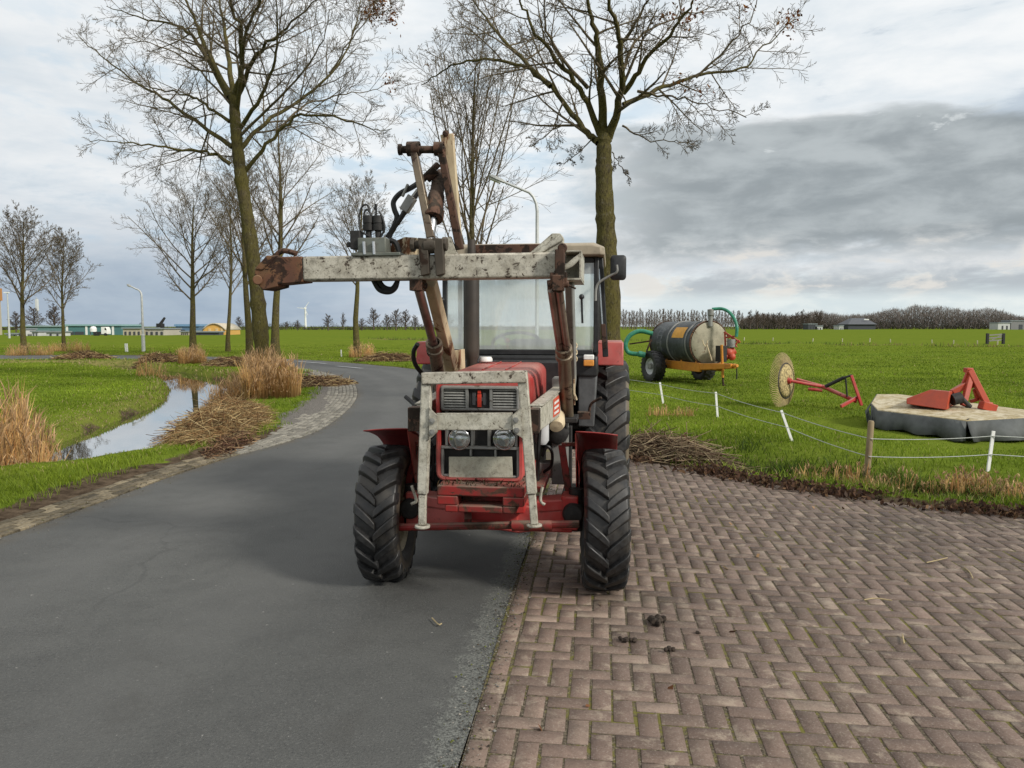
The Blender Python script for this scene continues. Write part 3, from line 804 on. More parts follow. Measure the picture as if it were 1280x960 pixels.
F = (np.arange(n_)[:, None, None] * 6 + ff[None]).reshape(-1, 3)
gc_ = np.array([(.16, .155, .145), (.09, .085, .075), (.24, .22, .19), (.06, .05, .035), (.10, .11, .03)])[rg.integers(0, 5, n_)] * rg.uniform(.6, 1.3, (n_, 1))
tag(raw_mesh('loose_grit', V, F, attr_mat('loose grit', .9), np.repeat(gc_, 6, 0)), 'loose grit and crumbs along the edges of the asphalt lane', 'grit', kind='stuff')
# ------------------------------------------------------------------ trees
def bark_mat(name, moss, grey, mfac):
    t = NT(name); co = t.n('TexCoord').outputs['Object']
    mp = t.n('Mapping'); t.link(co, mp.inputs['Vector']); mp.inputs['Scale'].default_value = (1, 1, .3)
    n1 = t.noise(14, 7, .7, mp.outputs[0], .5); n2 = t.noise(2.5, 5, .6, co); n3 = t.noise(40, 4, .7, mp.outputs[0])
    c = t.mix(t.mrange(n1, .35, .65), tuple(x * .5 for x in grey), grey)
    c = t.mix(t.math('MULTIPLY', t.mrange(t.math('ADD', t.math('MULTIPLY', n2, .6), t.math('MULTIPLY', n1, .4)), .33, .56), mfac), c, moss)
    c = t.mix(t.math('MULTIPLY', t.mrange(n3, .48, .66), .75), c, (.022, .018, .011))
    n4 = t.noise(9, 6, .7, co); c = t.mix(t.math('MULTIPLY', t.mrange(n4, .56, .70), .6), c, (.19, .175, .13))
    return t.finish(c, .95, 0, t.bump(t.math('ADD', n1, n3), .9, .03), .1)
M['bark'] = bark_mat('mossy bark', (.112, .098, .026), (.115, .092, .062), .8)
M['twig'] = bark_mat('twig bark', (.19, .155, .075), (.19, .15, .11), .35)
M['twig_far'] = plain('far twigs', (.105, .082, .066), .95, 0, .35, 2, 0, .05)
M['poplar'] = plain('pale far twigs', (.19, .155, .13), .95, 0, .3, 2, 0, .05)
M['wood_far'] = attr_mat('far woodland', .95, 0, 0)
M['dry_leaf'] = attr_mat('dry leaves', .8, 0, .3)

class Tubes:
    """collects branches; those with the same number of joints are meshed together in one go"""
    def __init__(s): s.g = {}
    def add(s, pts, rad, sides):
        s.g.setdefault((len(pts), sides), []).append((pts, rad))
    def mesh(s, name, mat, parent, origin):
        Vs, Fs, off = [], [], 0
        for (k, n), L in s.g.items():
            p = np.array([[tuple(q) for q in a[0]] for a in L]) - np.array(origin); r = np.array([a[1] for a in L])
            d = np.gradient(p, axis=1); d /= np.linalg.norm(d, axis=2, keepdims=True) + 1e-9
            ref = np.where(np.abs(d[:, :1, 2:3]) > .8, np.array([[[1., 0, 0]]]), np.array([[[0, 0, 1.]]]))
            ref = np.repeat(ref, k, 1)
            s1 = np.cross(d, ref); s1 /= np.linalg.norm(s1, axis=2, keepdims=True) + 1e-9; s2 = np.cross(d, s1)
            an = np.arange(n) * 2 * pi / n
            ring = p[:, :, None] + (s1[:, :, None] * np.cos(an)[None, None, :, None] + s2[:, :, None] * np.sin(an)[None, None, :, None]) * r[:, :, None, None]
            m = len(L); Vs.append(ring.reshape(-1, 3))
            b = (np.arange(m) * k * n)[:, None, None] + (np.arange(k - 1) * n)[None, :, None]
            j = np.arange(n)[None, None]; j2 = (j + 1) % n
            f = np.stack([b + j, b + j2, b + n + j2, b + n + j], -1).reshape(-1, 4) + off
            Fs.append(f); off += m * k * n
        return raw_mesh(name, np.concatenate(Vs), np.concatenate(Fs), mat, None, True, parent)

def rotabout(d, ang, roll, rg):
    s, u = frame(d)
    ax = s * cos(roll) + u * sin(roll)
    return (d * cos(ang) + ax * sin(ang)).normalized()
def sprout(tb, p, d, ln, r, lv, cf, rg, tips=None):
    k = cf['k'][lv]; pts = [p]; dd = d.copy(); st = ln / k; dirs = [dd]
    for i in range(k):
        dd = (dd + Vector((rg.gauss(0, 1), rg.gauss(0, 1), rg.gauss(0, 1))) * cf['wig'][lv] + Vector((0, 0, cf['up'][lv]))).normalized()
        pts.append(pts[-1] + dd * st); dirs.append(dd)
    r1 = max(cf['rmin'], r * .35)
    tb.add(pts, [r + (r1 - r) * i / k for i in range(k + 1)], cf['sides'][lv])
    if lv >= cf['max']:
        if tips is not None: tips.append(pts[-1])
        return
    children(tb, pts, ln, r, r1, lv, cf, rg, tips)
def children(tb, pts, ln, r, r1, lv, cf, rg, tips=None, t0=.18):
    n = max(1, int(round(cf['n'][lv] * rg.uniform(.8, 1.2)))); k = len(pts) - 1; roll = rg.uniform(0, 2 * pi)
    for i in range(n):
        t = t0 + (1 - t0) * (i + rg.uniform(.1, .9)) / n
        f = min(t * k, k - 1e-4); a = int(f); pp = pts[a].lerp(pts[a + 1], f - a); dr_ = (pts[a + 1] - pts[a]).normalized()
        roll += 2.4 + rg.uniform(-.6, .6)
        nd = rotabout(dr_, radians(rg.uniform(*cf['ang'][lv])), roll, rg)
        if cf.get('flat'): nd = (nd + Vector((0, 0, cf['flat']))).normalized()
        cl = ln * cf['ratio'][lv] * (1.05 - .6 * t) * rg.uniform(.65, 1.25)
        sprout(tb, pp, nd, cl, max(cf['rmin'], (r + (r1 - r) * t) * cf['rr'][lv]), lv + 1, cf, rg, tips)

def leaf_cards(name, centres, spread, per, size, seed, parent, origin, cols=((.16, .055, .02), (.22, .10, .03), (.10, .045, .02))):
    rg = np.random.default_rng(seed); c = np.repeat(np.array([tuple(x) for x in centres]), per, 0) - np.array(origin)
    n = len(c); c = c + rg.normal(0, spread, (n, 3))
    a = rg.normal(0, 1, (n, 3)); a /= np.linalg.norm(a, axis=1, keepdims=True); b = np.cross(a, rg.normal(0, 1, (n, 3))); b /= np.linalg.norm(b, axis=1, keepdims=True)
    s = size * rg.uniform(.6, 1.3, (n, 1))
    V = np.stack([c - a * s, c + b * s * .45 + a * s * .1, c + a * s, c - b * s * .5], 1).reshape(-1, 3)
    F = np.arange(n * 4).reshape(n, 4)
    cc = np.array(cols)[rg.integers(0, len(cols), n)] * rg.uniform(.6, 1.3, (n, 1))
    return raw_mesh(name, V, F, M['dry_leaf'], np.repeat(cc, 4, 0), False, parent)

BIG = dict(k=[6, 6, 5, 4, 3], wig=[.06, .06, .07, .09, .11], up=[0, .02, .03, .03, .02], sides=[12, 7, 5, 3, 3], n=[0, 11, 7, 6, 0],
           ang=[(40, 60), (35, 62), (30, 58), (28, 55)], ratio=[.5, .42, .50, .52], rr=[.6, .45, .5, .55], rmin=.0042, max=4)
def big_tree(name, label, D, trunk_px, limbs, trunk_r, seed, leaf_px=(), base_z=0.0, n1=13):
    rg = random.Random(seed)
    base = G(*trunk_px[0]) if D is None else P(*trunk_px[0], D)
    base.z = base_z; root = empty(name, base); tag(root, label, 'tree')
    tp = bez([Vector((base.x, base.y, base_z - .15))] + [P(x, y, base.y) for x, y in trunk_px[1:]], 9)
    tb = Tubes(); k = len(tp)
    rr = [trunk_r * (1 - .42 * i / (k - 1)) * (1 + .45 * math.exp(-i / 2.2)) * (1 + .06 * rg.gauss(0, 1)) for i in range(k)]
    tb.add(tp, rr, 16)
    cr = Tubes(); cf = dict(BIG); cf['n'] = [0, n1, 7, 6, 0]
    for li, (pl_, r0) in enumerate(limbs):
        sl_ = rg.choice((-1, 1)) * rg.uniform(.25, .8); L0 = P(*pl_[0], base.y); pts = []
        acc = 0; last = None
        for q in pl_:
            pt = P(q[0], q[1], base.y)
            if last is not None: acc += (pt - last).length
            last = pt
            pts.append(P(q[0], q[1], base.y + sl_ * acc * (.8 + .2 * min(1, acc))))
        pts = bez(pts, 5); kk = len(pts)
        pts = [p + Vector((rg.gauss(0, .025), rg.gauss(0, .03), rg.gauss(0, .025))) * min(1, i / 4) for i, p in enumerate(pts)]
        ln = sum((pts[i + 1] - pts[i]).length for i in range(kk - 1))
        r1 = .010; r0 = r0 * .78
        rad = [max(r1, r0 * (1 - .88 * (i / (kk - 1)) ** .75)) for i in range(kk)]
        (tb if r0 > .058 else cr).add(pts, rad, 8)
        nn = cf['n'][1] * max(.5, min(1.6, ln / 5))
        c2 = dict(cf); c2['n'] = [0, nn, 8, 7, 0]
        c2['ratio'] = [.5, .40 * min(1, 4.5 / ln), .50, .54]
        children(cr, pts, ln, r0, r1, 1, c2, rg, None, .12)
    tr = tb.mesh('trunk', M['bark'], root, base); cw = cr.mesh('crown', M['twig'], root, base)
    if leaf_px:
        leaf_cards('leaves', [P(x, y, base.y + rg.uniform(-.3, .3)) for x, y in leaf_px], .13, 18, .05, seed, root, base)
    return root

big_tree('roadside_tree', 'large mossy bare tree leaning left above the tall reeds by the ditch', None,
    [(331, 486), (327, 430), (321, 365), (312, 290), (302, 225), (297, 185), (294, 150), (292, 118)],
    [([(288, 205), (266, 192), (217, 186), (166, 179), (111, 175)], .085),
     ([(291, 184), (252, 158), (211, 127), (169, 103), (125, 69), (94, 41)], .10),
     ([(287, 152), (262, 134), (235, 120), (190, 108), (138, 97)], .075),
     ([(286, 122), (252, 62), (228, 34), (183, 24), (131, 7)], .11),
     ([(290, 124), (262, 69), (245, 27), (226, -12), (200, -62)], .12),
     ([(292, 122), (283, 52), (276, 10), (262, -65)], .12),
     ([(294, 120), (302, 80), (300, 34), (288, 0), (290, -90)], .14),
     ([(297, 120), (322, 69), (341, 48), (372, 20), (425, -25)], .10),
     ([(299, 162), (327, 120), (345, 65), (346, 20), (338, -55)], .09),
     ([(301, 186), (330, 155), (382, 120), (424, 79), (446, 27), (452, -28)], .10),
     ([(306, 214), (341, 172), (375, 144), (424, 148), (458, 158), (490, 165)], .085),
     ([(350, 160), (384, 130), (424, 118), (466, 112), (490, 102)], .05),
     ([(290, 196), (215, 188), (200, 200), (194, 222)], .028),
     ([(296, 140), (310, 40), (330, -10), (340, -60)], .09),
     ([(288, 130), (240, 80), (190, 55), (150, 48)], .05),
     ([(300, 170), (360, 110), (400, 60), (412, 10)], .06),
     ([(412, 92), (436, 54), (458, 28), (476, 16), (492, 13)], .034), ([(438, 50), (452, 22), (466, 4), (474, -12)], .026)],
    .235, 11, leaf_px=[(474 + random.Random(i).uniform(-17, 18), 13 + random.Random(i + 50).uniform(-12, 14)) for i in range(22)] + [(486, 98), (489, 103)])
big_tree('roadside_tree', 'large bare mossy tree with a straight trunk directly behind the tractor cab', 17.0,
    [(764, 508), (763, 420), (761, 350), (757, 280), (755, 225), (755, 185), (756, 162)],
    [([(748, 178), (738, 168), (715, 142), (685, 105), (644, 79), (595, 75), (557, 86), (527, 105)], .115),
     ([(688, 108), (629, 49), (599, 11), (556, -34)], .075),
     ([(750, 168), (730, 120), (700, 79), (670, 41), (651, 0), (636, -55)], .10),
     ([(754, 166), (751, 94), (745, 37), (734, 0), (722, -75)], .135),
     ([(760, 172), (775, 125), (776, 56), (762, 0), (752, -85)], .14),
     ([(779, 116), (805, 82), (842, 34), (865, 4), (884, -45)], .085),
     ([(779, 131), (831, 109), (876, 94), (925, 86), (962, 52), (992, 26)], .075),
     ([(778, 157), (805, 172), (842, 176), (866, 180)], .03),
     ([(797, 114), (839, 120), (880, 131), (932, 144)], .042),
     ([(778, 90), (790, 60), (812, 37), (850, 20), (895, 7)], .06),
     ([(704, 128), (689, 161), (662, 184)], .03),
     ([(740, 174), (722, 191), (704, 206)], .022),
     ([(772, 60), (800, 20), (830, -40)], .07),
     ([(735, 110), (690, 55), (680, 10), (690, -50)], .06),
     ([(870, 97), (910, 60), (940, 20), (950, -15)], .04),
     ([(765, 190), (775, 205), (790, 222)], .02)],
    .255, 12, leaf_px=[(830 + i * 9, 22 + 10 * sin(i * 3)) for i in range(5)] + [(985, 35), (990, 28), (985, 20), (880, 110), (935, 10), (850, 105)], n1=13)

MID = dict(k=[8, 6, 5, 4, 3], wig=[.05, .05, .07, .09, .12], up=[.02, .045, .05, .05, .03], sides=[10, 6, 4, 3, 3], n=[22, 9, 6, 3, 0],
           ang=[(34, 58), (32, 55), (28, 50), (28, 50)], ratio=[.5, .42, .48, .5], rr=[.42, .5, .55, .6], rmin=.007, max=4)
def mid_tree(base, height, r, label, seed, lean=(0, 0), clear=.28, wide=.5, up=.045, ang=(34, 58), twig='twig', n=24, rmin=.0055, leaf=0, name='roadside_tree', group=None, mx=4, limbs_n=9, crook=.05):
    rg = random.Random(seed); root = empty(name, base); tag(root, label, 'tree', group)
    cf = dict(MID); cf['n'] = [n, limbs_n + 2, 7, 4, 0]; cf['up'] = [.02, up, .05, .05, .03]; cf['ang'] = [ang] + MID['ang'][1:]; cf['rmin'] = rmin; cf['max'] = mx
    k = 12; pts = [Vector(base) + Vector((0, 0, -.15))]; d = Vector((lean[0], lean[1], 1)).normalized()
    for i in range(k):
        d = (d + Vector((rg.gauss(0, crook), rg.gauss(0, crook), 0)) + Vector((0, 0, .10 if i > 2 else 0)) - Vector((0, 0, 0))).normalized()
        pts.append(pts[-1] + d * height * .93 / k)
    tb = Tubes(); tb.add(pts, [r * (1 - .93 * (i / k) ** .9) * (1 + .4 * math.exp(-i * 1.6)) + .008 for i in range(k + 1)], 10)
    cr = Tubes(); tips = []
    nn = n
    roll = rg.uniform(0, 6)
    for i in range(nn):
        t = clear + (.97 - clear) * (i + rg.uniform(.1, .9)) / nn; f = t * k; a = min(int(f), k - 1); p = pts[a].lerp(pts[a + 1], f - a)
        roll += 2.4 + rg.uniform(-.5, .5); q = (t - clear) / (1 - clear)
        nd = rotabout((pts[a + 1] - pts[a]).normalized(), radians(rg.uniform(*ang)) * (1 - .35 * q), roll, rg)
        ln = height * wide * (1.0 - .72 * q) * rg.uniform(.75, 1.15) * (.75 + .5 * min(1, q * 4))
        sprout(cr, p, nd, ln, max(.010, r * (1 - t) * .36 + .008), 1, cf, rg, tips)
    tb.mesh('trunk', M['bark'], root, base); cr.mesh('crown', M[twig], root, base)
    if leaf: leaf_cards('leaves', rg.sample(tips, min(leaf, len(tips))), .08, 2, .05, seed, root, base)
    return root
def gbase(px, py, extra=0):
    p = G(px, py); p.z = tz1(p.x, p.y); return p
# trees along the outer side and beyond the bend
def hgt(b, py_top): return b.z * 0 + (P(640, py_top, b.y).z - b.z)
def mt(px, py, ytop, label, seed, r, **kw):
    b = gbase(px, py); return mid_tree(b, hgt(b, ytop), r, label, seed, **kw)
mt(241, 445, 232, 'bare spreading tree on the ditch bank, right of the small white lamp post', 21, .22, clear=.36, wide=.46, ang=(38, 62), crook=.03)
mt(285, 440, 212, 'slender dark trunked bare tree at the far road edge beside the yellow hall', 22, .15, clear=.32, wide=.30, ang=(25, 45), crook=.02, limbs_n=8)
mt(313, 452, 170, 'bare tree with a slightly bent trunk just left of the big leaning tree', 23, .20, clear=.36, wide=.32, ang=(28, 48), lean=(-.07, 0), crook=.025, limbs_n=8)
mt(345, 449, 128, 'tall bare tree with a mossy trunk just right of the big leaning tree', 24, .24, clear=.34, wide=.34, ang=(32, 55), lean=(0, 0), crook=.025)
mt(447, 447, 222, 'rounded bare tree on a wavy trunk standing alone on the far side of the bend', 25, .20, clear=.44, wide=.40, ang=(36, 65), crook=.04)
b = P(588, 455, 31); b.z = 0
mid_tree(b, hgt(b, 50), .19, 'upright bare tree with steep branches and few brown leaves behind the loader arm', 26, clear=.24, wide=.52, ang=(16, 32), up=.07, crook=.015, leaf=70, n=26, limbs_n=8)
mt(31, 443, 262, 'bare tree at the left end of the lane, nearest the white lattice mast', 27, .19, clear=.34, wide=.40, ang=(32, 56), rmin=.0075, crook=.03)
mt(80, 440, 288, 'smaller bare tree right of the leftmost roadside tree', 28, .14, clear=.36, wide=.38, ang=(30, 54), rmin=.0075, crook=.02)

# ---- far trees: a few low-detail models copied along the horizon
def far_mesh(seed, height, wide, clear, ang, n, r, rmin, mat, pale=False):
    rg = random.Random(seed); cf = dict(MID); cf['n'] = [n, 9, 6, 0, 0]; cf['max'] = 3; cf['rmin'] = rmin; cf['k'] = [6, 4, 3, 3, 2]; cf['sides'] = [5, 4, 3, 3, 3]
    tb = Tubes(); k = 6; pts = [Vector((rg.gauss(0, .1) * i / k, 0, height * .95 * i / k)) for i in range(k + 1)]
    tb.add(pts, [r * (1 - .9 * i / k) + rmin for i in range(k + 1)], 5); roll = 0
    for i in range(n):
        t = clear + (.97 - clear) * (i + rg.random()) / n; f = t * k; a = min(int(f), k - 1); p = pts[a].lerp(pts[a + 1], f - a); roll += 2.4; q = (t - clear) / (1 - clear)
        sprout(tb, p, rotabout(Vector((0, 0, 1)), radians(rg.uniform(*ang)), roll, rg), height * wide * (1 - .7 * q) * rg.uniform(.7, 1.2), max(rmin, r * .35), 1, cf, rg)
    o = tb.mesh('far_tree', mat, None, (0, 0, 0)); return o
pop = [far_mesh(70 + i, 11.5, .34, .08, (14, 36), 24, .20, .034, M['poplar']) for i in range(3)]
rnd = [far_mesh(80 + i, 10, .42, .16, (28, 60), 26, .26, .036, M['twig_far']) for i in range(3)]
first = set()
def far_copy(src, x, y, h, h0, name, label, group, rz, wx=1.0):
    o = src if src not in first else src.copy()
    if src in first: COL.objects.link(o)
    first.add(src); o.name = name; o.location = (x, y, -.2); o.rotation_euler = (0, 0, rz); s = h / h0; o.scale = (s * wx, s * wx, s)
    tag(o, label, 'tree', group); return o
rg = random.Random(31)
for i in range(46):
    px = 768 + i * 3.55 + rg.uniform(-.8, .8); Y_ = 430 + i * 1.2; q = P(px, 408, Y_)
    far_copy(pop[i % 3], q.x, Y_, rg.uniform(10.2, 12.4), 11.5, 'poplar_tree', 'pale bare poplar in the long row on the horizon behind the slurry tanker', 'row of bare poplars on the horizon', rg.uniform(0, 6))
for i in range(13):
    px = 938 + i * 7.3 + rg.uniform(-2, 2); Y_ = 470 + rg.uniform(-20, 20); q = P(px, 408, Y_)
    far_copy(rnd[i % 3], q.x, Y_, rg.uniform(9, 12.5), 10, 'far_tree', 'brown bare tree on the horizon between the poplar row and the dark barn', 'bare trees by the far barn', rg.uniform(0, 6), rg.uniform(.8, 1.1))
lf = [(410, 393, 'grey bare tree on the horizon, first to the right of the wind turbine'), (429, 391, 'dark conical tree on the horizon just left of the wavy trunked tree'), (452, 398, 'low bare tree on the horizon just behind the wavy trunked tree'),
      (467, 386, 'tallest pale bare tree on the horizon between the wavy trunk and the loader'), (484, 393, 'brown bare tree on the horizon just right of the tallest pale one'), (495, 387, 'brown bushy bare tree near the left loader cylinder on the horizon'), (507, 388, 'brown bushy bare tree on the horizon closest to the left loader cylinder'), (519, 394, 'small bare tree on the horizon seen behind the left loader cylinder'),
      (299, 396, 'small bare tree on the horizon right of the yellow hall'), (358, 402, 'low bushy tree on the horizon left of the wind turbine'), (372, 400, 'low bare tree on the horizon directly beside the wind turbine'),
      (43, 384, 'far bare tree between the leftmost roadside trees, beside the lattice mast'), (68, 381, 'far round bare tree in front of the long teal hall'), (176, 403, 'small brown far tree above the pale sheds'), (20, 390, 'far bare tree left of the lattice mast'), (545, 396, 'small far tree on the horizon seen under the tractor loader'), (560, 392, 'far bare tree on the horizon seen through the left edge of the cab glass')]
for i, (px, yt, lb) in enumerate(lf):
    Y_ = 330 + (i * 37 % 60) if px > 200 else 235; q = P(px, 408, Y_); h = P(px, yt, Y_).z + .2
    far_copy(rnd[i % 3], q.x, Y_, h, 10, 'far_tree', lb, None, i * 1.7, .7 if 'conical' in lb else 1.35)

# dark far wood on the right, and low hedges along the horizon: masses nobody could count
def brush_mass(name, label, pxs, Y0, depth, n, seed, cols, size):
    rg = np.random.default_rng(seed); px = rg.uniform(pxs[0][0], pxs[-1][0], n)
    tops = np.interp(px, [p[0] for p in pxs], [p[1] for p in pxs]) + rg.normal(0, .7, n) + 2.0 * (vnoise(px / 3.0, px * 0, seed) - .4)
    Yv = Y0 + rg.uniform(-depth, depth, n); xv = (px - 640) / FPX * Yv
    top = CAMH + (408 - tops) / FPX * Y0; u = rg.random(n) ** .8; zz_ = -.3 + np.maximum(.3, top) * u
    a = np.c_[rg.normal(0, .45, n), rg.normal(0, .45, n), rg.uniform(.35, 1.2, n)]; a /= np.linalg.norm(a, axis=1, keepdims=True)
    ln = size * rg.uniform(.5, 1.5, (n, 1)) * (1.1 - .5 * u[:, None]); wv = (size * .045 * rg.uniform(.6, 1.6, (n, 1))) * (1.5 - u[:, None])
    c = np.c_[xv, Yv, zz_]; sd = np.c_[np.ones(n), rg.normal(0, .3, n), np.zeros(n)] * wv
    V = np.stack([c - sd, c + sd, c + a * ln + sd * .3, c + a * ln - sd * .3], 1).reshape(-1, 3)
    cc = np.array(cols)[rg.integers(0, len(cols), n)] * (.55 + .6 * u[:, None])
    tag(raw_mesh(name, V, np.arange(n * 4).reshape(n, 4), M['wood_far'], np.repeat(cc, 4, 0)), label, 'woodland', kind='stuff')
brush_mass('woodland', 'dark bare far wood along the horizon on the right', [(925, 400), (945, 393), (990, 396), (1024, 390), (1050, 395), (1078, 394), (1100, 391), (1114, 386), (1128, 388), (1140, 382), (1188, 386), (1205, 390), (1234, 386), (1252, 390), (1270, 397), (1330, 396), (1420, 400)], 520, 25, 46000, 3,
    [(.13, .108, .096), (.10, .085, .076), (.165, .14, .125), (.085, .078, .072)], 2.6)  # colours lightened to paint distance haze into the far wood
brush_mass('hedge', 'low dark hedge line along the horizon behind the poplars', [(765, 405), (800, 404), (850, 405.5), (900, 404), (940, 403), (1000, 404), (1280, 403), (1400, 404)], 505, 8, 9000, 4, [(.06, .055, .042), (.045, .05, .03), (.09, .075, .06)], 1.5)
brush_mass('hedge', 'low dark hedge line along the horizon on the left', [(-140, 410), (0, 409), (160, 411), (300, 407), (340, 404), (372, 403), (386, 409), (412, 407), (440, 408), (470, 406), (520, 404), (590, 407), (700, 408)], 400, 12, 16000, 5, [(.06, .055, .042), (.045, .05, .03), (.09, .075, .06)], 1.3)

# ------------------------------------------------------------------ reeds, cut reed heaps, leaf litter
def reed_clump(label, px, py, ypx, rx, ry, n, seed, tint=1.0, hs=1.0, at=None, tilt=None):
    p = G(px, py) if at is None else Vector(at); z0 = tz1(p.x, p.y); H_ = (P(640, ypx, p.y).z - z0) * hs
    rg = np.random.default_rng(seed); a = rg.random(n) * 2 * pi; r = np.sqrt(rg.random(n)); x = p.x + rx * r * np.cos(a); y = p.y + ry * r * np.sin(a)
    z = tz(x, y); root = empty('reed_clump', (p.x, p.y, z0)); tag(root, label, 'reeds')
    clp = vnoise(x * 3.1, y * 3.1, seed); h = H_ * (.30 + .85 * rg.random(n) ** 1.3) * (1.08 - .30 * r ** 2) * (.62 + .6 * clp)
    c = np.array([.66, .43, .18]) * tint * rg.uniform(.55, 1.25, (n, 1)); c2 = np.array([.52, .28, .11]) * tint
    c = np.where(rg.random((n, 1)) < .35, c2 * rg.uniform(.6, 1.2, (n, 1)), c)
    B = np.c_[x - p.x, y - p.y, z - z0 - .03]
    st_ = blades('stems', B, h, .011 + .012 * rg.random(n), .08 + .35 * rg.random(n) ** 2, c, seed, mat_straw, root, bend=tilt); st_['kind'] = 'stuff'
    k = rg.random(n) < .5; m = int(k.sum())
    # feathery seed heads
    hb = B[k] + np.c_[rg.normal(0, .05, m), rg.normal(0, .05, m), h[k] * .78]
    hb = np.repeat(hb, 3, 0) + rg.normal(0, .02, (m * 3, 3))
    sh_ = blades('seed_heads', hb, np.repeat(h[k], 3) * .2 * rg.uniform(.6, 1.3, m * 3), np.full(m * 3, .02), .3 + .5 * rg.random(m * 3), np.repeat(np.array([[.56, .37, .20]]) * tint, m * 3, 0) * rg.uniform(.6, 1.2, (m * 3, 1)), seed + 9, mat_straw, root); sh_['kind'] = 'stuff'
    return root
reed_clump('broad bed of tall straw reeds on the near left ditch bank', 0, 585, 478, .55, 1.5, 2300, 1, 1.05, at=(G(2, 578).x - .45, G(2, 578).y + .2, 0), hs=.86)
reed_clump('low straw reeds trailing along the water behind the near left reed bed', 40, 575, 545, .6, .6, 450, 2, .95, at=(G(34, 568).x - .3, G(34, 568).y + .3, 0))
reed_clump('tall reddish reed clump around the foot of the big leaning tree', 338, 496, 436, .75, .9, 1500, 3, .98)
reed_clump('reed clump just left of the big leaning tree foot', 306, 488, 452, .8, 1.2, 1300, 4, .95)
reed_clump('pale low reeds at the water edge left of the leaning tree', 288, 487, 466, .6, 1.0, 500, 5, .9)
reed_clump('reed clump around the spreading tree trunk by the ditch', 240, 455, 430, .62, .8, 900, 6, .95)
reed_clump('straw reed tuft at the foot of the wavy trunked tree', 453, 447, 428, .8, 1.0, 500, 7, 1.1)
reed_clump('straw reed tuft at the foot of the second tree from the left', 86, 440, 424, 1.4, 1.2, 500, 8, 1.0)
reed_clump('straw reed tuft at the foot of the leftmost roadside tree', 37, 444, 428, 1.4, 1.2, 500, 9, .9)
reed_clump('thin dry stalks on the ditch bank opposite the leaning tree', 205, 470, 455, 1.0, .8, 260, 10, .8)
reed_clump('dry grass tuft on the right ditch bank below the white mower', 1150, 597, 584, .9, .3, 300, 11, .85)
reed_clump('dry grass tuft below the wooden fence post', 1040, 585, 570, .5, .3, 150, 12, .8)
reed_clump('dry stalks beside the brushwood heap on the right verge', 838, 520, 503, .5, .4, 130, 13, .9)
reed_clump('dry grass tuft on the right verge beside the last white post', 1245, 604, 588, .6, .3, 220, 14, .9)

def heap(name, label, cat, poly_c, rx, ry, hgt_, n, seed, cols, slen=(.3, .9), wd=.012, rot=0.0, thick=False):
    """heap of cut stalks: many crossing sticks lying over a low mound"""
    rg = np.random.default_rng(seed); a = rg.random(n) * 2 * pi; r = np.sqrt(rg.random(n)); ca, sa = cos(rot), sin(rot)
    lx, ly = rx * r * np.cos(a), ry * r * np.sin(a); x = poly_c[0] + lx * ca - ly * sa; y = poly_c[1] + lx * sa + ly * ca
    lump = fnoise(x * 2.2, y * 2.2, seed, 3)
    z = np.maximum(tz(x, y), -.5) + hgt_ * (1 - r ** 1.6) * (.45 + 1.1 * lump) * rg.uniform(.55, 1.0, n)
    z0 = tz1(poly_c[0], poly_c[1]); d = rg.normal(0, 1, (n, 3)); d[:, 2] *= .22
    main = np.array([cos(rot), sin(rot), 0]); d = d * .8 + main * np.where(rg.random((n, 1)) < .5, 1, -1) * .9
    d /= np.linalg.norm(d, axis=1, keepdims=True)
    ln = rg.uniform(*slen, (n, 1)); c = np.c_[x, y, z] - np.array([poly_c[0], poly_c[1], z0]); sag = np.array([0, 0, 1.]) * ln * rg.uniform(-.02, .12, (n, 1)) + rg.normal(0, .05, (n, 3)) * ln
    s = np.cross(d, np.array([0, 0, 1.])); s /= np.linalg.norm(s, axis=1, keepdims=True) + 1e-6; w_ = wd * rg.uniform(.5, 1.6, (n, 1))
    u = np.cross(s, d); e0, e1 = c - d * ln / 2, c + d * ln / 2; md = c + sag
    def tri(p, k): return [p + s * w_ * k, p - s * w_ * .5 * k + u * w_ * .87 * k, p - s * w_ * .5 * k - u * w_ * .87 * k]
    V = np.stack(tri(e0, .6) + tri(md, .6) + tri(e1, .35), 1).reshape(-1, 3); b = np.arange(n)[:, None] * 9
    F = np.concatenate([b + np.array([[o + k, o + (k + 1) % 3, o + 3 + (k + 1) % 3, o + 3 + k]]) for o in (0, 3) for k in range(3)])
    cc = np.array(cols)[rg.integers(0, len(cols), n)] * rg.uniform(.5, 1.3, (n, 1)) * (.55 + .5 * rg.random((n, 1)))
    o = raw_mesh(name, V, F, mat_straw, np.repeat(cc, 9, 0)); o.location = (poly_c[0], poly_c[1], z0)
    return tag(o, label, cat)
ST = [(.68, .50, .24), (.78, .61, .33), (.50, .32, .15), (.17, .10, .055), (.40, .22, .10)]
BR = [(.34, .20, .11), (.19, .10, .065), (.46, .31, .18), (.10, .06, .045)]
heap('cut_reed_heap', 'large heap of cut straw reeds lying between ditch and cobble strip', 'reed heap', (-5.7, 14.8), 3.2, .85, .30, 8500, 41, ST, (.25, .9), .006, 1.85)
c0 = G(292, 553); heap('cut_reed_heap', 'dark rotting stalks along the road side of the large straw heap', 'reed heap', (c0.x, c0.y), 1.7, .28, .08, 900, 42, BR, (.12, .4), .009, 1.75)
c0 = G(385, 480); heap('cut_reed_heap', 'brown trampled stalks beside the tall reeds near the bend', 'reed heap', (c0.x - .2, c0.y), 1.6, 1.6, .2, 1800, 43, BR + ST[:2], (.3, .9), .013, .2)
c0 = G(118, 456); heap('cut_reed_heap', 'brown reed heap on the far bank, left of the lamp post', 'reed heap', (G(104, 449).x, G(104, 449).y), 1.35, .8, .42, 1500, 44, BR + ST[:3], (.5, 1.2), .016, .15)
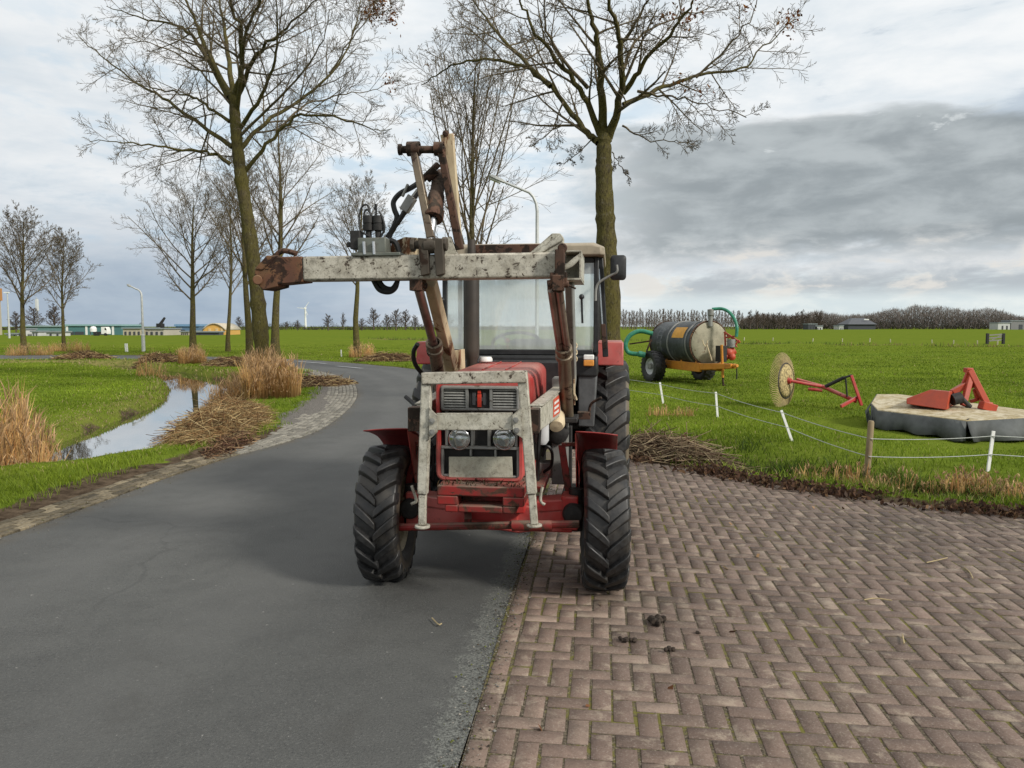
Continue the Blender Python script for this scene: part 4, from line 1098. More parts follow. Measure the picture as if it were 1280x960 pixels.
c0 = G(198, 453); heap('cut_reed_heap', 'brown reed heap on the far bank, left of the spreading tree', 'reed heap', (c0.x, c0.y), 1.2, .9, .42, 1500, 45, BR + ST[:3], (.5, 1.2), .016, .1)
c0 = G(287, 458); heap('cut_reed_heap', 'brown reed heap on the far bank, behind the big leaning tree', 'reed heap', (c0.x, c0.y), 1.0, .8, .35, 1200, 46, BR + ST[:3], (.4, 1.1), .014, 0)
c0 = G(500, 456); heap('cut_reed_heap', 'low brown heap beyond the bend, left of the loader cylinder', 'reed heap', (c0.x - 1.0, c0.y + 3.2), 1.6, .8, .4, 1200, 47, BR + ST[:2], (.4, 1.1), .014, 0)
c0 = G(836, 571); heap('brushwood_heap', 'tangle of pale brushwood and stalks on the verge right of the tractor', 'brushwood', (c0.x, c0.y), .88, .36, .34, 1300, 48, [(.46, .35, .22), (.36, .26, .17), (.56, .45, .29), (.16, .10, .07)], (.3, 1.1), .0085, -.5)
# fallen rusty leaf heap in the brushwood
rg = np.random.default_rng(4); c0 = G(850, 568)
o = leaf_cards('leaf_heap', [Vector((c0.x + rg.normal(0, .13), c0.y + .05 + rg.normal(0, .10), tz1(c0.x, c0.y) + .20 + rg.normal(0, .06))) for _ in range(150)], .05, 6, .055, 6, None, (0, 0, 0), ((.14, .06, .04), (.10, .04, .03), (.19, .09, .055)))
tag(o, 'rust brown heap of dead leaves caught in the brushwood', 'leaf heap', kind='stuff')

# leaf litter along the edge of the driveway
rg = np.random.default_rng(19); n = 19000; vp = resample(verge, 600); k = rg.integers(0, 599, n); off = rg.normal(.13, .13, n)
tgv = np.gradient(vp, axis=0); tgv /= np.linalg.norm(tgv, axis=1)[:, None]; nv = np.c_[-tgv[:, 1], tgv[:, 0]]
xy = vp[k] + nv[k] * off[:, None] + rg.normal(0, .02, (n, 2)); clump = fnoise(xy[:, 0] * 2, xy[:, 1] * 2, 5) > .36
xy = xy[clump & (xy[:, 0] < 9)]
zl = np.maximum(tz(xy[:, 0], xy[:, 1]), .006) + .008 + .07 * rg.random(len(xy)) ** 1.5
o = leaf_cards('leaf_litter', [Vector((a[0], a[1], z)) for a, z in zip(xy, zl)], .004, 1, .034, 7, None, (0, 0, 0), ((.07, .04, .028), (.11, .06, .038), (.045, .028, .022), (.15, .09, .05)))
tag(o, 'dark brown leaf litter along the edge of the brick driveway', 'leaf litter', kind='stuff')
rg = np.random.default_rng(23)
pts = [Vector((rg.uniform(-.1, 7), rg.uniform(3, 10), .012)) for _ in range(60)]
pts = [p for p in pts if inside(np.array([p.x]), np.array([p.y]), drive_poly)[0]]
o = leaf_cards('fallen_leaves', pts, .004, 1, .03, 8, None, (0, 0, 0), ((.30, .19, .10), (.22, .10, .05), (.40, .30, .18), (.10, .06, .04)))
tag(o, 'few fallen leaves and straw bits lying on the brick driveway', 'fallen leaves', kind='stuff')
# clods of mud and single twigs on the paving
def clod(px, py, r, label, seed):
    rg = random.Random(seed); p = G(px, py); mb = MB()
    for i in range(7):
        mb.ball((rg.gauss(0, r * .7), rg.gauss(0, r * .45), r * .25 + abs(rg.gauss(0, r * .15))), r * rg.uniform(.3, .6), 8)
    o = mb.build('mud_clod', M['mud'], None, fix=False); o.location = (p.x, p.y, .008); tag(o, label, 'mud clod'); 
    md = o.modifiers.new('lump', 'DISPLACE'); tx = bpy.data.textures.new('lump', 'CLOUDS'); tx.noise_scale = .03; md.texture = tx; md.strength = r * .7
M['mud'] = plain('mud', (.035, .025, .018), .95, 0, .5, 30, .6)
clod(822, 780, .05, 'largest dark mud clod lying on the bricks in front of the right front wheel', 1)
clod(783, 803, .03, 'small mud clod lying left of and nearer than the largest one', 2)
clod(837, 815, .026, 'small round mud clod lying nearest the camera below the largest one', 3)
clod(872, 793, .016, 'tiny mud crumb lying right of the largest clod', 4)
def twig(pp, label, c):
    mb = MB(); q = [G(x, y) for x, y in pp]; mb.tube(bez([(a.x, a.y, .018) for a in q], 4), .0045, 6)
    tag(mb.build('twig', c, None), label, 'twig')
tw = plain('dry straw stalk', (.34, .27, .15), .9, 0, .2, 20, .1)
twig([(1158, 706), (1172, 703), (1184, 700)], 'dry twig lying on the bricks furthest right and back', tw)
twig([(1080, 753), (1095, 751), (1115, 754)], 'pale straw stalk lying on the bricks in the middle of the driveway', tw)
twig([(1205, 712), (1212, 718), (1216, 726)], 'short forked pale twig near the right side of the driveway', tw)
twig([(1128, 797), (1130, 808)], 'very short white stalk standing out on the bricks right of centre', tw)
twig([(540, 776), (548, 784), (552, 783)], 'short dry twig lying on the asphalt in front of the tractor', tw)

# rough grass along the far meadow ditch
rg = np.random.default_rng(91); fd = resample(far_ditch, 900); k = rg.integers(0, 900, 16000)
xy = fd[k] + rg.normal(0, 1.0, (16000, 2)); zf = tz(xy[:, 0], xy[:, 1]); nn = len(xy); dryk = rg.random((nn, 1)) < np.clip(.15 + .7 * fnoise(xy[:, 0] * .12, xy[:, 1] * .1, 8) * (xy[:, 0] > 35), 0, 1)[:, None]
cc = np.where(dryk, np.array([[.34, .22, .12]]), np.array([[.085, .14, .025]])) * rg.uniform(.5, 1.2, (nn, 1))
tag(blades('ditch_grass', np.c_[xy, zf], .12 + .38 * rg.random(nn), np.full(nn, .05), .2 + .4 * rg.random(nn), cc, 92, mat_blade), 'rough grass along the far meadow ditch', 'grass', kind='stuff')

# rough tussocks in the shallow ditch on the right
rg = np.random.default_rng(77); dr2 = resample(ditchR, 400); Bs, Hs, Cs = [], [], []
for i in range(130):
    k = rg.integers(10, 330); c0 = dr2[k] + rg.normal(0, .42, 2); m_ = int(rg.integers(40, 110)); rr = rg.uniform(.07, .20); hh = rg.uniform(.12, .34)
    q = c0 + rg.normal(0, rr, (m_, 2)); Bs.append(q); Hs.append(hh * rg.uniform(.4, 1.1, m_))
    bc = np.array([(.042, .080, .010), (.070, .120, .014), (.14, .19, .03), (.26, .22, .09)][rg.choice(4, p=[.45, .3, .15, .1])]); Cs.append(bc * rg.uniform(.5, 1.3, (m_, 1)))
Bs, Hs, Cs = np.concatenate(Bs), np.concatenate(Hs), np.concatenate(Cs); okk = fields(Bs[:, 0], Bs[:, 1])[1] > .45; Bs, Hs, Cs = Bs[okk], Hs[okk], Cs[okk]
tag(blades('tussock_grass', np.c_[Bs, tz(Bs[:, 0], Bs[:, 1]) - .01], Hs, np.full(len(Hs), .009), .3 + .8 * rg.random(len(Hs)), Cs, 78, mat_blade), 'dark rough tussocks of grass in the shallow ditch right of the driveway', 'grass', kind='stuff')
# ------------------------------------------------------------------ the tractor
YAW = radians(7.3); TC = Vector((-.14, 5.47, 0))
tractor = empty('tractor', TC, -YAW)
tag(tractor, 'old red tractor with a raised rusty silver front loader and a dark framed cab', 'tractor')
RI = Matrix.Rotation(YAW, 3, 'Z'); CO = RI @ (CAM - TC)
def L(px, py, v):
    d = RI @ ray(px, py); t = (v - CO.y) / d.y; return CO + d * t
M['slat'] = plain('grille slats', (.30, .30, .28), .5, .1, .2, 20)
M['red_fender'] = worn('faded dark red fender', (.26, .018, .020), (.33, .04, .04), (.10, .035, .025), .3, 4, .5, dirt_amt=.35)
def part(mb, name, mat, par=None, **kw): return mb.build(name, mat, par or tractor, **kw)

def tyre_objs(par, R, W, rim_r, N, lug_h, lug_w, slant, side_mud=True):
    """tread carcass, lugs and rim, axle along X, centre at the parent's origin"""
    hw = W / 2; mb = MB()
    prof = [(rim_r, -hw * .62), (rim_r + .03, -hw * .80), (R * .74, -hw * 1.0), (R * .87, -hw * .98), (R * .925, -hw * .86), (R * .945, -hw * .45), (R * .95, 0), (R * .945, hw * .45), (R * .925, hw * .86), (R * .87, hw * .98), (R * .74, hw * 1.0), (rim_r + .03, hw * .80), (rim_r, hw * .62)]
    mb.lathe(prof, (0, 0, 0), (1, 0, 0), 64)
    def surf(x, th, dr=0):
        ax = abs(x) / hw
        base = R * .95 - R * .025 * ax ** 2 - (R * .06 * max(0, (ax - .82) / .2) ** 1.5)
        r = base + dr; return Vector((x, -cos(th) * r, sin(th) * r))
    for sgn in (-1, 1):
        for i in range(N):
            th0 = 2 * pi * (i + (.5 if sgn > 0 else 0)) / N; rings = []
            for t in (0, .2, .45, .7, .88, 1.0):
                x = sgn * (-.05 * hw + t * hw * 1.04); th = th0 + slant * (t ** .9); top = lug_h * (1 if t < .95 else .82)
                wd = lug_w * (1.0 + .28 * t) / R / 2
                if t == 0: wd *= .8
                rings.append([surf(x, th - wd * 1.25, -.012), surf(x, th + wd * 1.25, -.012), surf(x, th + wd * .8, top), surf(x, th - wd * .8, top)])
            # down over the shoulder
            x = sgn * hw * 1.0; th = th0 + slant * 1.06; wd = lug_w * 1.2 / R / 2
            r2 = R * .82
            pr = lambda a, rr, xx: Vector((xx, -cos(a) * rr, sin(a) * rr))
            rings.append([pr(th - wd, r2, x * .97), pr(th + wd, r2, x * .97), pr(th + wd * .8, r2 + .01, x * 1.03), pr(th - wd * .8, r2 + .01, x * 1.03)])
            mb.loft(rings, 1)
    t = part(mb, 'tyre', [M['tyre_mud'] if R > .6 else M['tyre'], M['lug']], par, bevel=.006, angle=40)
    mb = MB(); mb.lathe([(rim_r + .025, -hw * .72), (rim_r + .005, -hw * .70), (rim_r - .02, -hw * .55), (rim_r - .03, -hw * .1), (rim_r * .55, .0), (.07, .02), (.07, .05), (rim_r * .55, .03), (rim_r - .03, hw * .1), (rim_r - .02, hw * .55), (rim_r + .005, hw * .70), (rim_r + .025, hw * .72)], (0, 0, 0), (1, 0, 0), 48)
    part(mb, 'rim', M['rim'], par)
def wheel(name, u, v, R, W, rim_r, N, lh, lw, sl, rot=0.0):
    mb = MB(); mb.cyl((-W * .42, 0, 0), (W * .42, 0, 0), .085, n=20)
    for i in range(8):
        a = 2 * pi * i / 8
        for s in (-1, 1): mb.cyl((s * W * .05, cos(a) * rim_r * .42, sin(a) * rim_r * .42), (s * (W * .05 + .05), cos(a) * rim_r * .42, sin(a) * rim_r * .42), .014, n=6)
    o = part(mb, name, M['red_dirty']); o.location = (u, v, R); o.rotation_euler = (rot, 0, radians(4.5) if v < 1 else 0)
    tyre_objs(o, R, W, rim_r, N, lh, lw, sl); return o
RF = .488
wheel('front_wheel', .795, 0, RF, .30, .265, 19, .034, .066, .27, .1)
wheel('front_wheel', -.775, .0, RF, .30, .265, 19, .034, .066, .27, .3)
wheel('rear_wheel', .80, 2.15, .765, .42, .42, 19, .045, .095, .26)
wheel('rear_wheel', -.80, 2.15, .765, .42, .42, 19, .045, .095, .26, .2)

# front fenders: curved sheets behind and over the tyres
for s in (-1, 1):
    rows = []
    ui, uo = s * .60, s * (.89 if s > 0 else .915)
    for (v_, z_) in [(p.x, p.z) for p in bez([(-.13, 0, 1.125), (.06, 0, 1.085), (.25, 0, 1.02), (.42, 0, .90), (.54, 0, .72), (.60, 0, .50)], 4)]:
        rows.append([(ui + (uo - ui) * q / 5, v_, z_ - .02 * (q / 5) ** 2) for q in range(6)])
    mb = MB(); mb.sheet(rows)
    part(mb, 'front_fender', M['red_fender'], solid=.008, angle=60)
    mb = MB()
    mb.prism([(s * .595, -.10, 1.11), (s * .595, .25, 1.01), (s * .595, .50, .75), (s * .595, .42, .55), (s * .595, .15, .60)], (s * .008, 0, 0))
    part(mb, 'fender_skirt', M['red'], bevel=.003)
    mb = MB(); a0 = L(702 if s > 0 else 519, 556, .12); a1 = L(712 if s > 0 else 508, 622, .12)
    mb.beam((s * abs(a0.x), .12, a0.z), (s * abs(a1.x), .12, a1.z), .05, .02, (0, 1, 0)); mb.beam((s * abs(a0.x), .12, a0.z), (s * .60, .12, 1.0), .03, .02, (0, 1, 0))
    part(mb, 'fender_bracket', M['red_dirty'], bevel=.004)

# front axle, knuckles, tie rod
mb = MB()
mb.hexa([(-.58, -.09, .40), (.58, -.09, .40), (.58, .09, .40), (-.58, .09, .40)], [(-.58, -.09, .56), (.58, -.09, .56), (.58, .09, .56), (-.58, .09, .56)])
mb.loft([[Vector((u, -r + .0, .50 - r * .9)), Vector((u, r, .50 - r * .9)), Vector((u, r, .48 + r)), Vector((u, -r, .48 + r))] for u, r in ((-.05, .07), (.02, .10), (.2, .12), (.34, .10), (.42, .07))])
for s in (-1, 1):
    mb.beam((s * .12, 0, .56), (s * .52, 0, .60), .20, .08)
    mb.box(min(s * .5, s * .62), max(s * .5, s * .62), -.1, .1, .42, .66)
part(mb, 'front_axle', M['red'], bevel=.012)
for s in (-1, 1):
    mb = MB(); mb.lathe([(.0, -.125), (.062, -.12), (.075, -.10), (.075, .1)], (s * .585, -.02, .545), (0, 1, 0), 20); mb.cyl((s * .60, 0, .40), (s * .60, 0, .70), .05)
    part(mb, 'steering_knuckle', M['dark'])
mb = MB(); a0, a1 = L(499, 659, -.30), L(724, 655, -.30)
mb.tube([a0, a0.lerp(a1, .45), a1], .026, 10); mb.cyl(L(640, 657, -.31), L(690, 657, -.31), .036); mb.beam(L(585, 653, -.28), L(585, 640, -.1), .05, .05)
part(mb, 'tie_rod', M['red_dirty'])
# front weight carrier
f0, f1 = -.62, -.22
def quadpx(pts, v): return [L(x, y, v) for x, y in pts]
mb = MB()
tl, tr = L(546, 607, f0), L(655, 606, f0); bl, br = L(556, 640, f0), L(645, 642, f0)
zt, zs0, zs1, zb = tl.z, L(600, 621, f0).z, L(600, 633, f0).z, bl.z
xl, xr, xl2, xr2 = tl.x, tr.x, bl.x, br.x; sl0, sl1 = L(572, 627, f0).x, L(628, 627, f0).x; zm = L(550, 631, f0).z
mb.box(xl, xr, f0, f1, zs0, zt); mb.box(xl, sl0, f0, f1, zm, zs0); mb.box(sl1, xr, f0, f1, zm, zs0)
mb.box(xl2, sl0, f0 + .002, f1, zb, zm); mb.box(sl1, xr2, f0 + .002, f1, zb, zm); mb.box(sl0, sl1, f0 + .002, f1, zb, zs1); mb.box(sl0, sl1, f0 + .14, f1, zs1, zs0)
part(mb, 'weight_carrier', M['red_dirty'], bevel=.008)
mb = MB(); mb.box(xl + .04, xr - .04, f1, .6, .56, .80); mb.box(-.16, .2, -.15, .3, .48, .62); part(mb, 'front_frame', M['red'], bevel=.01)
# dirt and dead grass lodged on the carrier
rg = np.random.default_rng(3); n = 260
B = np.c_[rg.uniform(xl, xr, n), rg.uniform(f0 + .01, f1, n), np.full(n, zt - .004)]
blades('lodged_grass', B, .02 + .035 * rg.random(n) * (rg.random(n) < .6), np.full(n, .009), .5 + rg.random(n), np.array([.05, .035, .02]) * rg.uniform(.5, 2.4, (n, 1)), 5, mat_straw, tractor)

# hood: lofted shell with rounded shoulders, open nose
def hood_ring(v, hw, top, bot, r, c=0.0, n=6):
    pts = [Vector((c - hw, v, bot))]
    for i in range(n + 1):
        a = pi - (pi / 2) * i / n; pts.append(Vector((c - hw + r + cos(a) * r, v, top - r + sin(a) * r)))
    for i in range(n + 1):
        a = pi / 2 - (pi / 2) * i / n; pts.append(Vector((c + hw - r + cos(a) * r, v, top - r + sin(a) * r)))
    pts.append(Vector((c + hw, v, bot))); return pts
nl_, nr_ = L(546, 540, -.43), L(655, 540, -.43); HC = (nl_.x + nr_.x) / 2; HW = (nr_.x - nl_.x) / 2; ZT = L(600, 474, -.43).z; ZB = L(600, 601, -.43).z
mb = MB(); rows = [hood_ring(-.43, HW, ZT, 1.10, .05, HC), hood_ring(-.40, HW + .004, ZT + .006, 1.10, .06, HC), hood_ring(-.25, HW + .006, ZT + .02, 1.08, .07, HC), hood_ring(.3, HW + .008, ZT + .03, 1.06, .075, HC + .0), hood_ring(1.10, HW + .015, ZT + .04, 1.04, .08, HC), hood_ring(1.13, HW + .0, ZT + .02, 1.04, .08, HC)]
mb.sheet([[p for p in r] for r in rows])
part(mb, 'hood', M['red'], solid=.006, angle=50)
mb = MB(); mb.beam((HC - .07, .1, ZT + .034), (HC - .07, 1.05, ZT + .046), .012, .012); mb.beam((HC + .1, .1, ZT + .034), (HC + .1, 1.05, ZT + .046), .012, .012); part(mb, 'hood_rib', M['red'], bevel=.003)
p = L(608, 455, 1.0); mb = MB(); mb.lathe([(.0, .03), (.05, .028), (.06, .01), (.06, -.01), (.035, -.02), (.035, -.05)], (p.x, .95, ZT + .065), (0, 0, 1), 20); part(mb, 'filler_cap', M['white'])
# nose surround: rounded frame
def rrect(x0, x1, z0, z1, r, y, n=5):
    pts = []
    for cx, cz, a0 in ((x1 - r, z1 - r, 0), (x0 + r, z1 - r, 90), (x0 + r, z0 + r, 180), (x1 - r, z0 + r, 270)):
        for i in range(n + 1):
            a = radians(a0 + 90 * i / n); pts.append(Vector((cx + cos(a) * r, y, cz + sin(a) * r)))
    return pts
x0, x1 = HC - HW, HC + HW
def rframe(o, i, y0, y1, ro, ri):
    A = rrect(*o, ro, y1); B = rrect(*o, ro, y0 + .012); B2 = rrect(o[0] + .010, o[1] - .010, o[2] + .010, o[3] - .010, ro * .9, y0); C = rrect(*i, ri, y0); D = rrect(*i, ri, y1)
    n = len(A); rings = [A, B, B2, C, D]; vs = [p for r in rings for p in r]
    return vs, [(a * n + j, a * n + (j + 1) % n, (a + 1) * n + (j + 1) % n, (a + 1) * n + j) for a in range(4) for j in range(n)]
mb = MB(); zi1 = L(600, 482, -.45).z; zi0 = L(600, 597, -.45).z
vs, fs = rframe((x0, x1, ZB, ZT), (x0 + .028, x1 - .028, zi0, zi1), -.46, -.33, .055, .03); mb.add(vs, fs)
part(mb, 'nose_surround', M['red'], angle=40, fix=False)
# grille panel
gz1, gz0 = L(600, 482, -.46).z, L(600, 514, -.46).z; gx0, gx1 = L(551, 500, -.46).x, L(650, 500, -.46).x
c0_, c1_ = L(584, 500, -.46).x, L(614, 500, -.46).x
mb = MB(); vs, fs = rframe((gx0, gx1, gz0, gz1), (gx0 + .02, gx1 - .02, gz0 + .02, gz1 - .02), -.475, -.40, .02, .012); mb.add(vs, fs)
for xx in (c0_, c1_): mb.box(xx - .009, xx + .009, -.470, -.41, gz0 + .018, gz1 - .018)
g = part(mb, 'grille', M['greymetal'], fix=False, angle=40)
mb = MB(); mb.box(gx0 + .01, gx1 - .01, -.405, -.395, gz0 + .01, gz1 - .01); part(mb, 'grille_back', M['dark'], g)
for (a0, a1) in ((gx0 + .022, c0_ - .011), (c1_ + .011, gx1 - .022)):
    mb = MB()
    for i in range(7):
        z = gz0 + .03 + (gz1 - gz0 - .06) * i / 6
        mb.hexa([(a0, -.462, z - .005), (a1, -.462, z - .005), (a1, -.43, z + .0), (a0, -.43, z + .0)], [(a0, -.462, z + .004), (a1, -.462, z + .004), (a1, -.43, z + .009), (a0, -.43, z + .009)])
    part(mb, 'slats', M['slat'], g, bevel=.001)
# badge: red bar with dot standing in front of a dark H
mb = MB(); mb.box(c0_ + .014, c1_ - .014, -.448, -.436, gz0 + .022, gz1 - .022, 0)
cx = (c0_ + c1_) / 2; zc0, zc1 = L(600, 509, -.46).z, L(600, 488, -.46).z
for s in (-1, 1):
    mb.box(cx + s * .036 - .012, cx + s * .036 + .012, -.453, -.444, zc0 + .012, zc1 - .016, 1)
    mb.box(cx + s * .022 - .014, cx + s * .022 + .014, -.452, -.444, (zc0 + zc1) / 2 - .016, (zc0 + zc1) / 2 + .008, 1)
mb.box(cx - .013, cx + .013, -.461, -.442, zc0, zc1 - .026, 2); mb.box(cx - .011, cx + .011, -.460, -.442, zc1 - .022, zc1, 2)
part(mb, 'badge', [M['dark'], plain('badge grey edge', (.07, .07, .075), .4), plain('badge red', (.60, .045, .02), .4)], g, bevel=.002)
# headlight panel
hz1, hz0 = L(600, 515, -.45).z, zi0 + .002; hx0, hx1 = x0 + .029, x1 - .029
mb = MB(); mb.box(hx0, hx1, -.40, -.39, hz0, hz1); part(mb, 'lamp_panel_back', M['dark'])
mb = MB(); zmid = L(600, 560, -.45).z
mb.box(hx0, hx1, -.447, -.40, zmid - .010, zmid + .010)
for px_ in (558, 590, 611, 645):
    xx = L(px_, 550, -.45).x; mb.box(xx - .011, xx + .011, -.445, -.40, zmid + .010, hz1)
for px_ in (588, 619):
    xx = L(px_, 566, -.45).x; mb.box(xx - .007, xx + .007, -.444, -.40, L(600, 571, -.45).z, zmid - .010)
mb.box(hx0, hx0 + .018, -.446, -.40, hz0, zmid - .01); mb.box(hx1 - .018, hx1, -.446, -.40, hz0, zmid - .01); mb.box(hx0 + .018, hx1 - .018, -.446, -.40, hz0, hz0 + .014)
part(mb, 'lamp_frame', M['greymetal'], bevel=.004)
for px_, py_ in ((574, 549), (630, 549)):
    p = L(px_, py_, -.45); r = .066
    mb = MB(); mb.lathe([(.0, .045), (r * .35, .042), (r * .7, .025), (r * .95, -.004), (r * 1.02, -.010), (r * 1.10, -.006), (r * 1.12, .03)], (p.x, -.445, p.z), (0, 1, 0), 28)
    h = part(mb, 'headlight', M['chrome'])
    mb = MB(); mb.lathe([(.0, -.028), (r * .4, -.026), (r * .75, -.019), (r * .98, -.008)], (p.x, -.445, p.z), (0, 1, 0), 28); part(mb, 'headlight_lens', M['lens'], h)
    mb = MB(); mb.ball((p.x, -.435, p.z), .014, 10); part(mb, 'bulb', M['white'], h)
mb = MB(); a = quadpx([(561, 597), (641, 597), (640, 571), (561, 571)], -.452)
mb.prism(a, (0, .006, 0)); pl_ = part(mb, 'stone_guard', worn('stippled plate', (.46, .45, .36), (.40, .38, .30), (.06, .045, .03), .3, 30, .6, .1, dirt_amt=.5, bump=.8), bevel=.002)

# engine and gearbox under the hood
mb = MB(); mb.box(HC - .20, HC + .20, -.30, 1.15, .60, 1.12); mb.box(HC - .24, HC + .24, -.32, -.26, .82, 1.46); mb.box(-.18, .18, 1.1, 2.5, .45, 1.05); mb.cyl((-.7, 2.15, .765), (.7, 2.15, .765), .13)
mb.box(HC - .26, HC + .26, .1, .5, .75, 1.0)
part(mb, 'engine', M['dark'], bevel=.01)
mb = MB()
p = L(677, 537, .25); mb.lathe([(.0, -.11), (.035, -.11), (.055, -.08), (.055, .1), (.035, .12), (.0, .12)], p, (0, 0, 1), 18)
part(mb, 'fuel_filter', M['whitegrey'])
p = L(695, 527, .38); mb = MB(); mb.lathe([(.0, -.07), (.05, -.065), (.068, -.03), (.07, .14), (.06, .16), (.0, .16)], p, (-.1, .9, .5), 20); part(mb, 'oil_filter', M['cream'])
p = L(697, 541, .5); mb = MB(); mb.lathe([(.0, -.05), (.05, -.05), (.085, -.03), (.085, .1), (.0, .1)], p, (0, 1, 0), 20); part(mb, 'alternator', M['dark'])
mb = MB(); mb.tube(bez([L(678, 570, .2), L(684, 558, .18), L(690, 566, .2), L(689, 582, .25), L(680, 590, .3)], 5), .012, 8); part(mb, 'engine_hose', M['black']); mb = MB(); mb.tube(bez([L(676, 520, .1), L(673, 560, .1), L(672, 600, .12)], 5), .014, 8); part(mb, 'engine_hose', M['black']); mb = MB(); mb.tube(bez([L(530, 545, .1), L(541, 560, .1), L(541, 600, .12)], 5), .012, 8)
part(mb, 'engine_hose', M['black'])
mb = MB(); mb.beam(L(683, 590, .4), L(674, 612, .0), .07, .05); part(mb, 'steering_arm', M['red_dirty'], bevel=.008)
mb = MB(); mb.lathe([(.0, -.12), (.07, -.12), (.09, -.08), (.09, .1), (.06, .14), (0, .14)], L(524, 540, .5), (0, 0, 1), 20); part(mb, 'air_filter', M['greymetal'])
mb = MB(); mb.tube(bez([L(507, 496, 1.2), L(514, 502, 1.15), L(520, 508, 1.1)], 4), .018, 8); mb.box(-.62, -.5, .9, 1.3, 1.02, 1.22); part(mb, 'side_lever', M['black'])

# silver loader frame in front of the nose
vf = -.66
def bar(p, q, w, d, v=vf, m=None, w1=None):
    a, b_ = L(*p, v), L(*q, v); return a, b_
mb = MB()
a, b_ = L(534, 470, vf), L(528.5, 617, vf); mb.beam(a, b_, .064, .06, (0, 1, 0)); c_ = L(528, 656, vf); mb.beam(b_, c_, .048, .045, (0, 1, 0)); mb.cyl(c_, c_ - Vector((0, 0, .02)), .05)
part(mb, 'guard_bar', M['silver_clean'], bevel=.006)
mb = MB()
a, b_ = L(653, 468, vf), L(665, 617, vf); mb.beam(a, b_, .062, .06, (0, 1, 0)); c_ = L(668, 655, vf); mb.beam(b_, c_, .046, .045, (0, 1, 0)); mb.cyl(c_, c_ - Vector((0, 0, .016)), .05)
part(mb, 'guard_bar', M['silver_clean'], bevel=.006)
mb = MB(); mb.beam(L(528, 473, vf - .005), L(659, 470.5, vf - .005), .075, .075, (0, 0, 1)); part(mb, 'guard_top_bar', M['silver'], bevel=.007)
mb = MB(); mb.beam(L(546, 527, vf - .01), L(641, 526.5, vf - .01), .03, .108, (0, 0, 1)); part(mb, 'cross_plate', M['silver_clean'], bevel=.004)
for pts, bolts in (([(536, 509), (547, 520), (547, 540), (536, 550)], ((540.5, 526), (540.5, 540))), ([(652, 509), (640, 519), (641, 540), (653, 548)], ((645, 525), (646, 538)))):
    mb = MB(); mb.prism(quadpx(pts, vf - .045), (0, .012, 0)); g = part(mb, 'gusset', M['silver_clean'], bevel=.002)
    for bx_, by_ in bolts:
        mb = MB(); q = L(bx_, by_, vf - .045); mb.cyl(q, q + Vector((0, -.012, 0)), .019, n=6); mb.cyl(q, q + Vector((0, -.02, 0)), .010, n=10); part(mb, 'bolt', M['greymetal'], g)
for pts in ([(514.5, 607), (519, 620), (520, 627), (514, 630)], [(678, 609), (676, 618), (676, 627), (681, 631)]):
    mb = MB(); mb.tube(bez([L(x, y, vf + .08) for x, y in pts], 5), .010, 8); part(mb, 'hook_pin', M['silver_clean'])
# arms running back from the guard to the loader posts
def arm_side(s):
    
    A_ = L(670, 522, -.52); B_ = L(699, 502, .52)
    ua, ub = (A_.x, B_.x) if s > 0 else (2 * HC - A_.x, -B_.x + .04)
    mb = MB()
    za0, za1 = L(670, 538, -.52).z, L(671, 509, -.52).z; zb0, zb1 = L(700, 518, .52).z, L(699, 485, .52).z
    mb.hexa([(ua - .03, -.52, za0), (ua + .03, -.52, za0), (ub + .03, .55, zb0), (ub - .03, .55, zb0)], [(ua - .03, -.52, za1), (ua + .03, -.52, za1), (ub + .03, .55, zb1), (ub - .03, .55, zb1)])
    mb.hexa([(ua - .045, -.50, za1 + .001), (ua + .045, -.50, za1 + .001), (ub + .045, .55, zb1 + .001), (ub - .045, .55, zb1 + .001)], [(ua - .045, -.50, za1 + .014), (ua + .045, -.50, za1 + .014), (ub + .045, .55, zb1 + .014), (ub - .045, .55, zb1 + .014)])
    arm = part(mb, 'side_arm', M['silver_clean'], bevel=.005)
    mb = MB(); mb.box(ua - .055, ua + .03, -.64, -.525, za0 - .005, za1); part(mb, 'arm_socket', M['rust'], arm, bevel=.006)
    if s > 0:   # red and white maker's mark
        mb = MB(); n_ = Vector((1, -(ub - ua) / 1.07, 0)).normalized()
        def on(t, z, k=.0315): return Vector((ua + (ub - ua) * t, -.52 + 1.07 * t, z)) + n_ * k
        q0, q1 = .50, .82; f = lambda t, k: za0 + (zb0 - za0) * t + (za1 - za0 + (zb1 - zb0 - za1 + za0) * t) * k
        mb.add([on(q0, f(q0, .15)), on(q1, f(q1, .15)), on(q1, f(q1, .88)), on(q0, f(q0, .88))], [(0, 1, 2, 3)], 0)
        for k in range(3):
            b0, b1 = .24 + k * .2, .34 + k * .2; t0, t1 = .54, .75
            mb.add([on(t0, f(t0, b0), .0335), on(t1, f(t1, b0), .0335), on(t1, f(t1, b1), .0335), on(t0, f(t0, b1), .0335)], [(0, 1, 2, 3)], 1)
        part(mb, 'makers_mark', [plain('mark red', (.55, .09, .05), .5), M['white']], arm, smooth=False, fix=False)
arm_side(1); arm_side(-1)
# loader posts
for s in (-1, 1):
    B_ = L(700, 500, .55); u = B_.x if s > 0 else -B_.x + .04
    mb = MB(); mb.box(u - .06, u + .06, .5, .75, .62, 1.45); mb.box(u - .09, u + .09, .55, .70, 1.20, 1.30); mb.box(min(u, u - s * .35), max(u, u - s * .35), .55, .70, .66, .78)
    part(mb, 'loader_post', M['greymetal'] if s > 0 else M['cream'], bevel=.006)

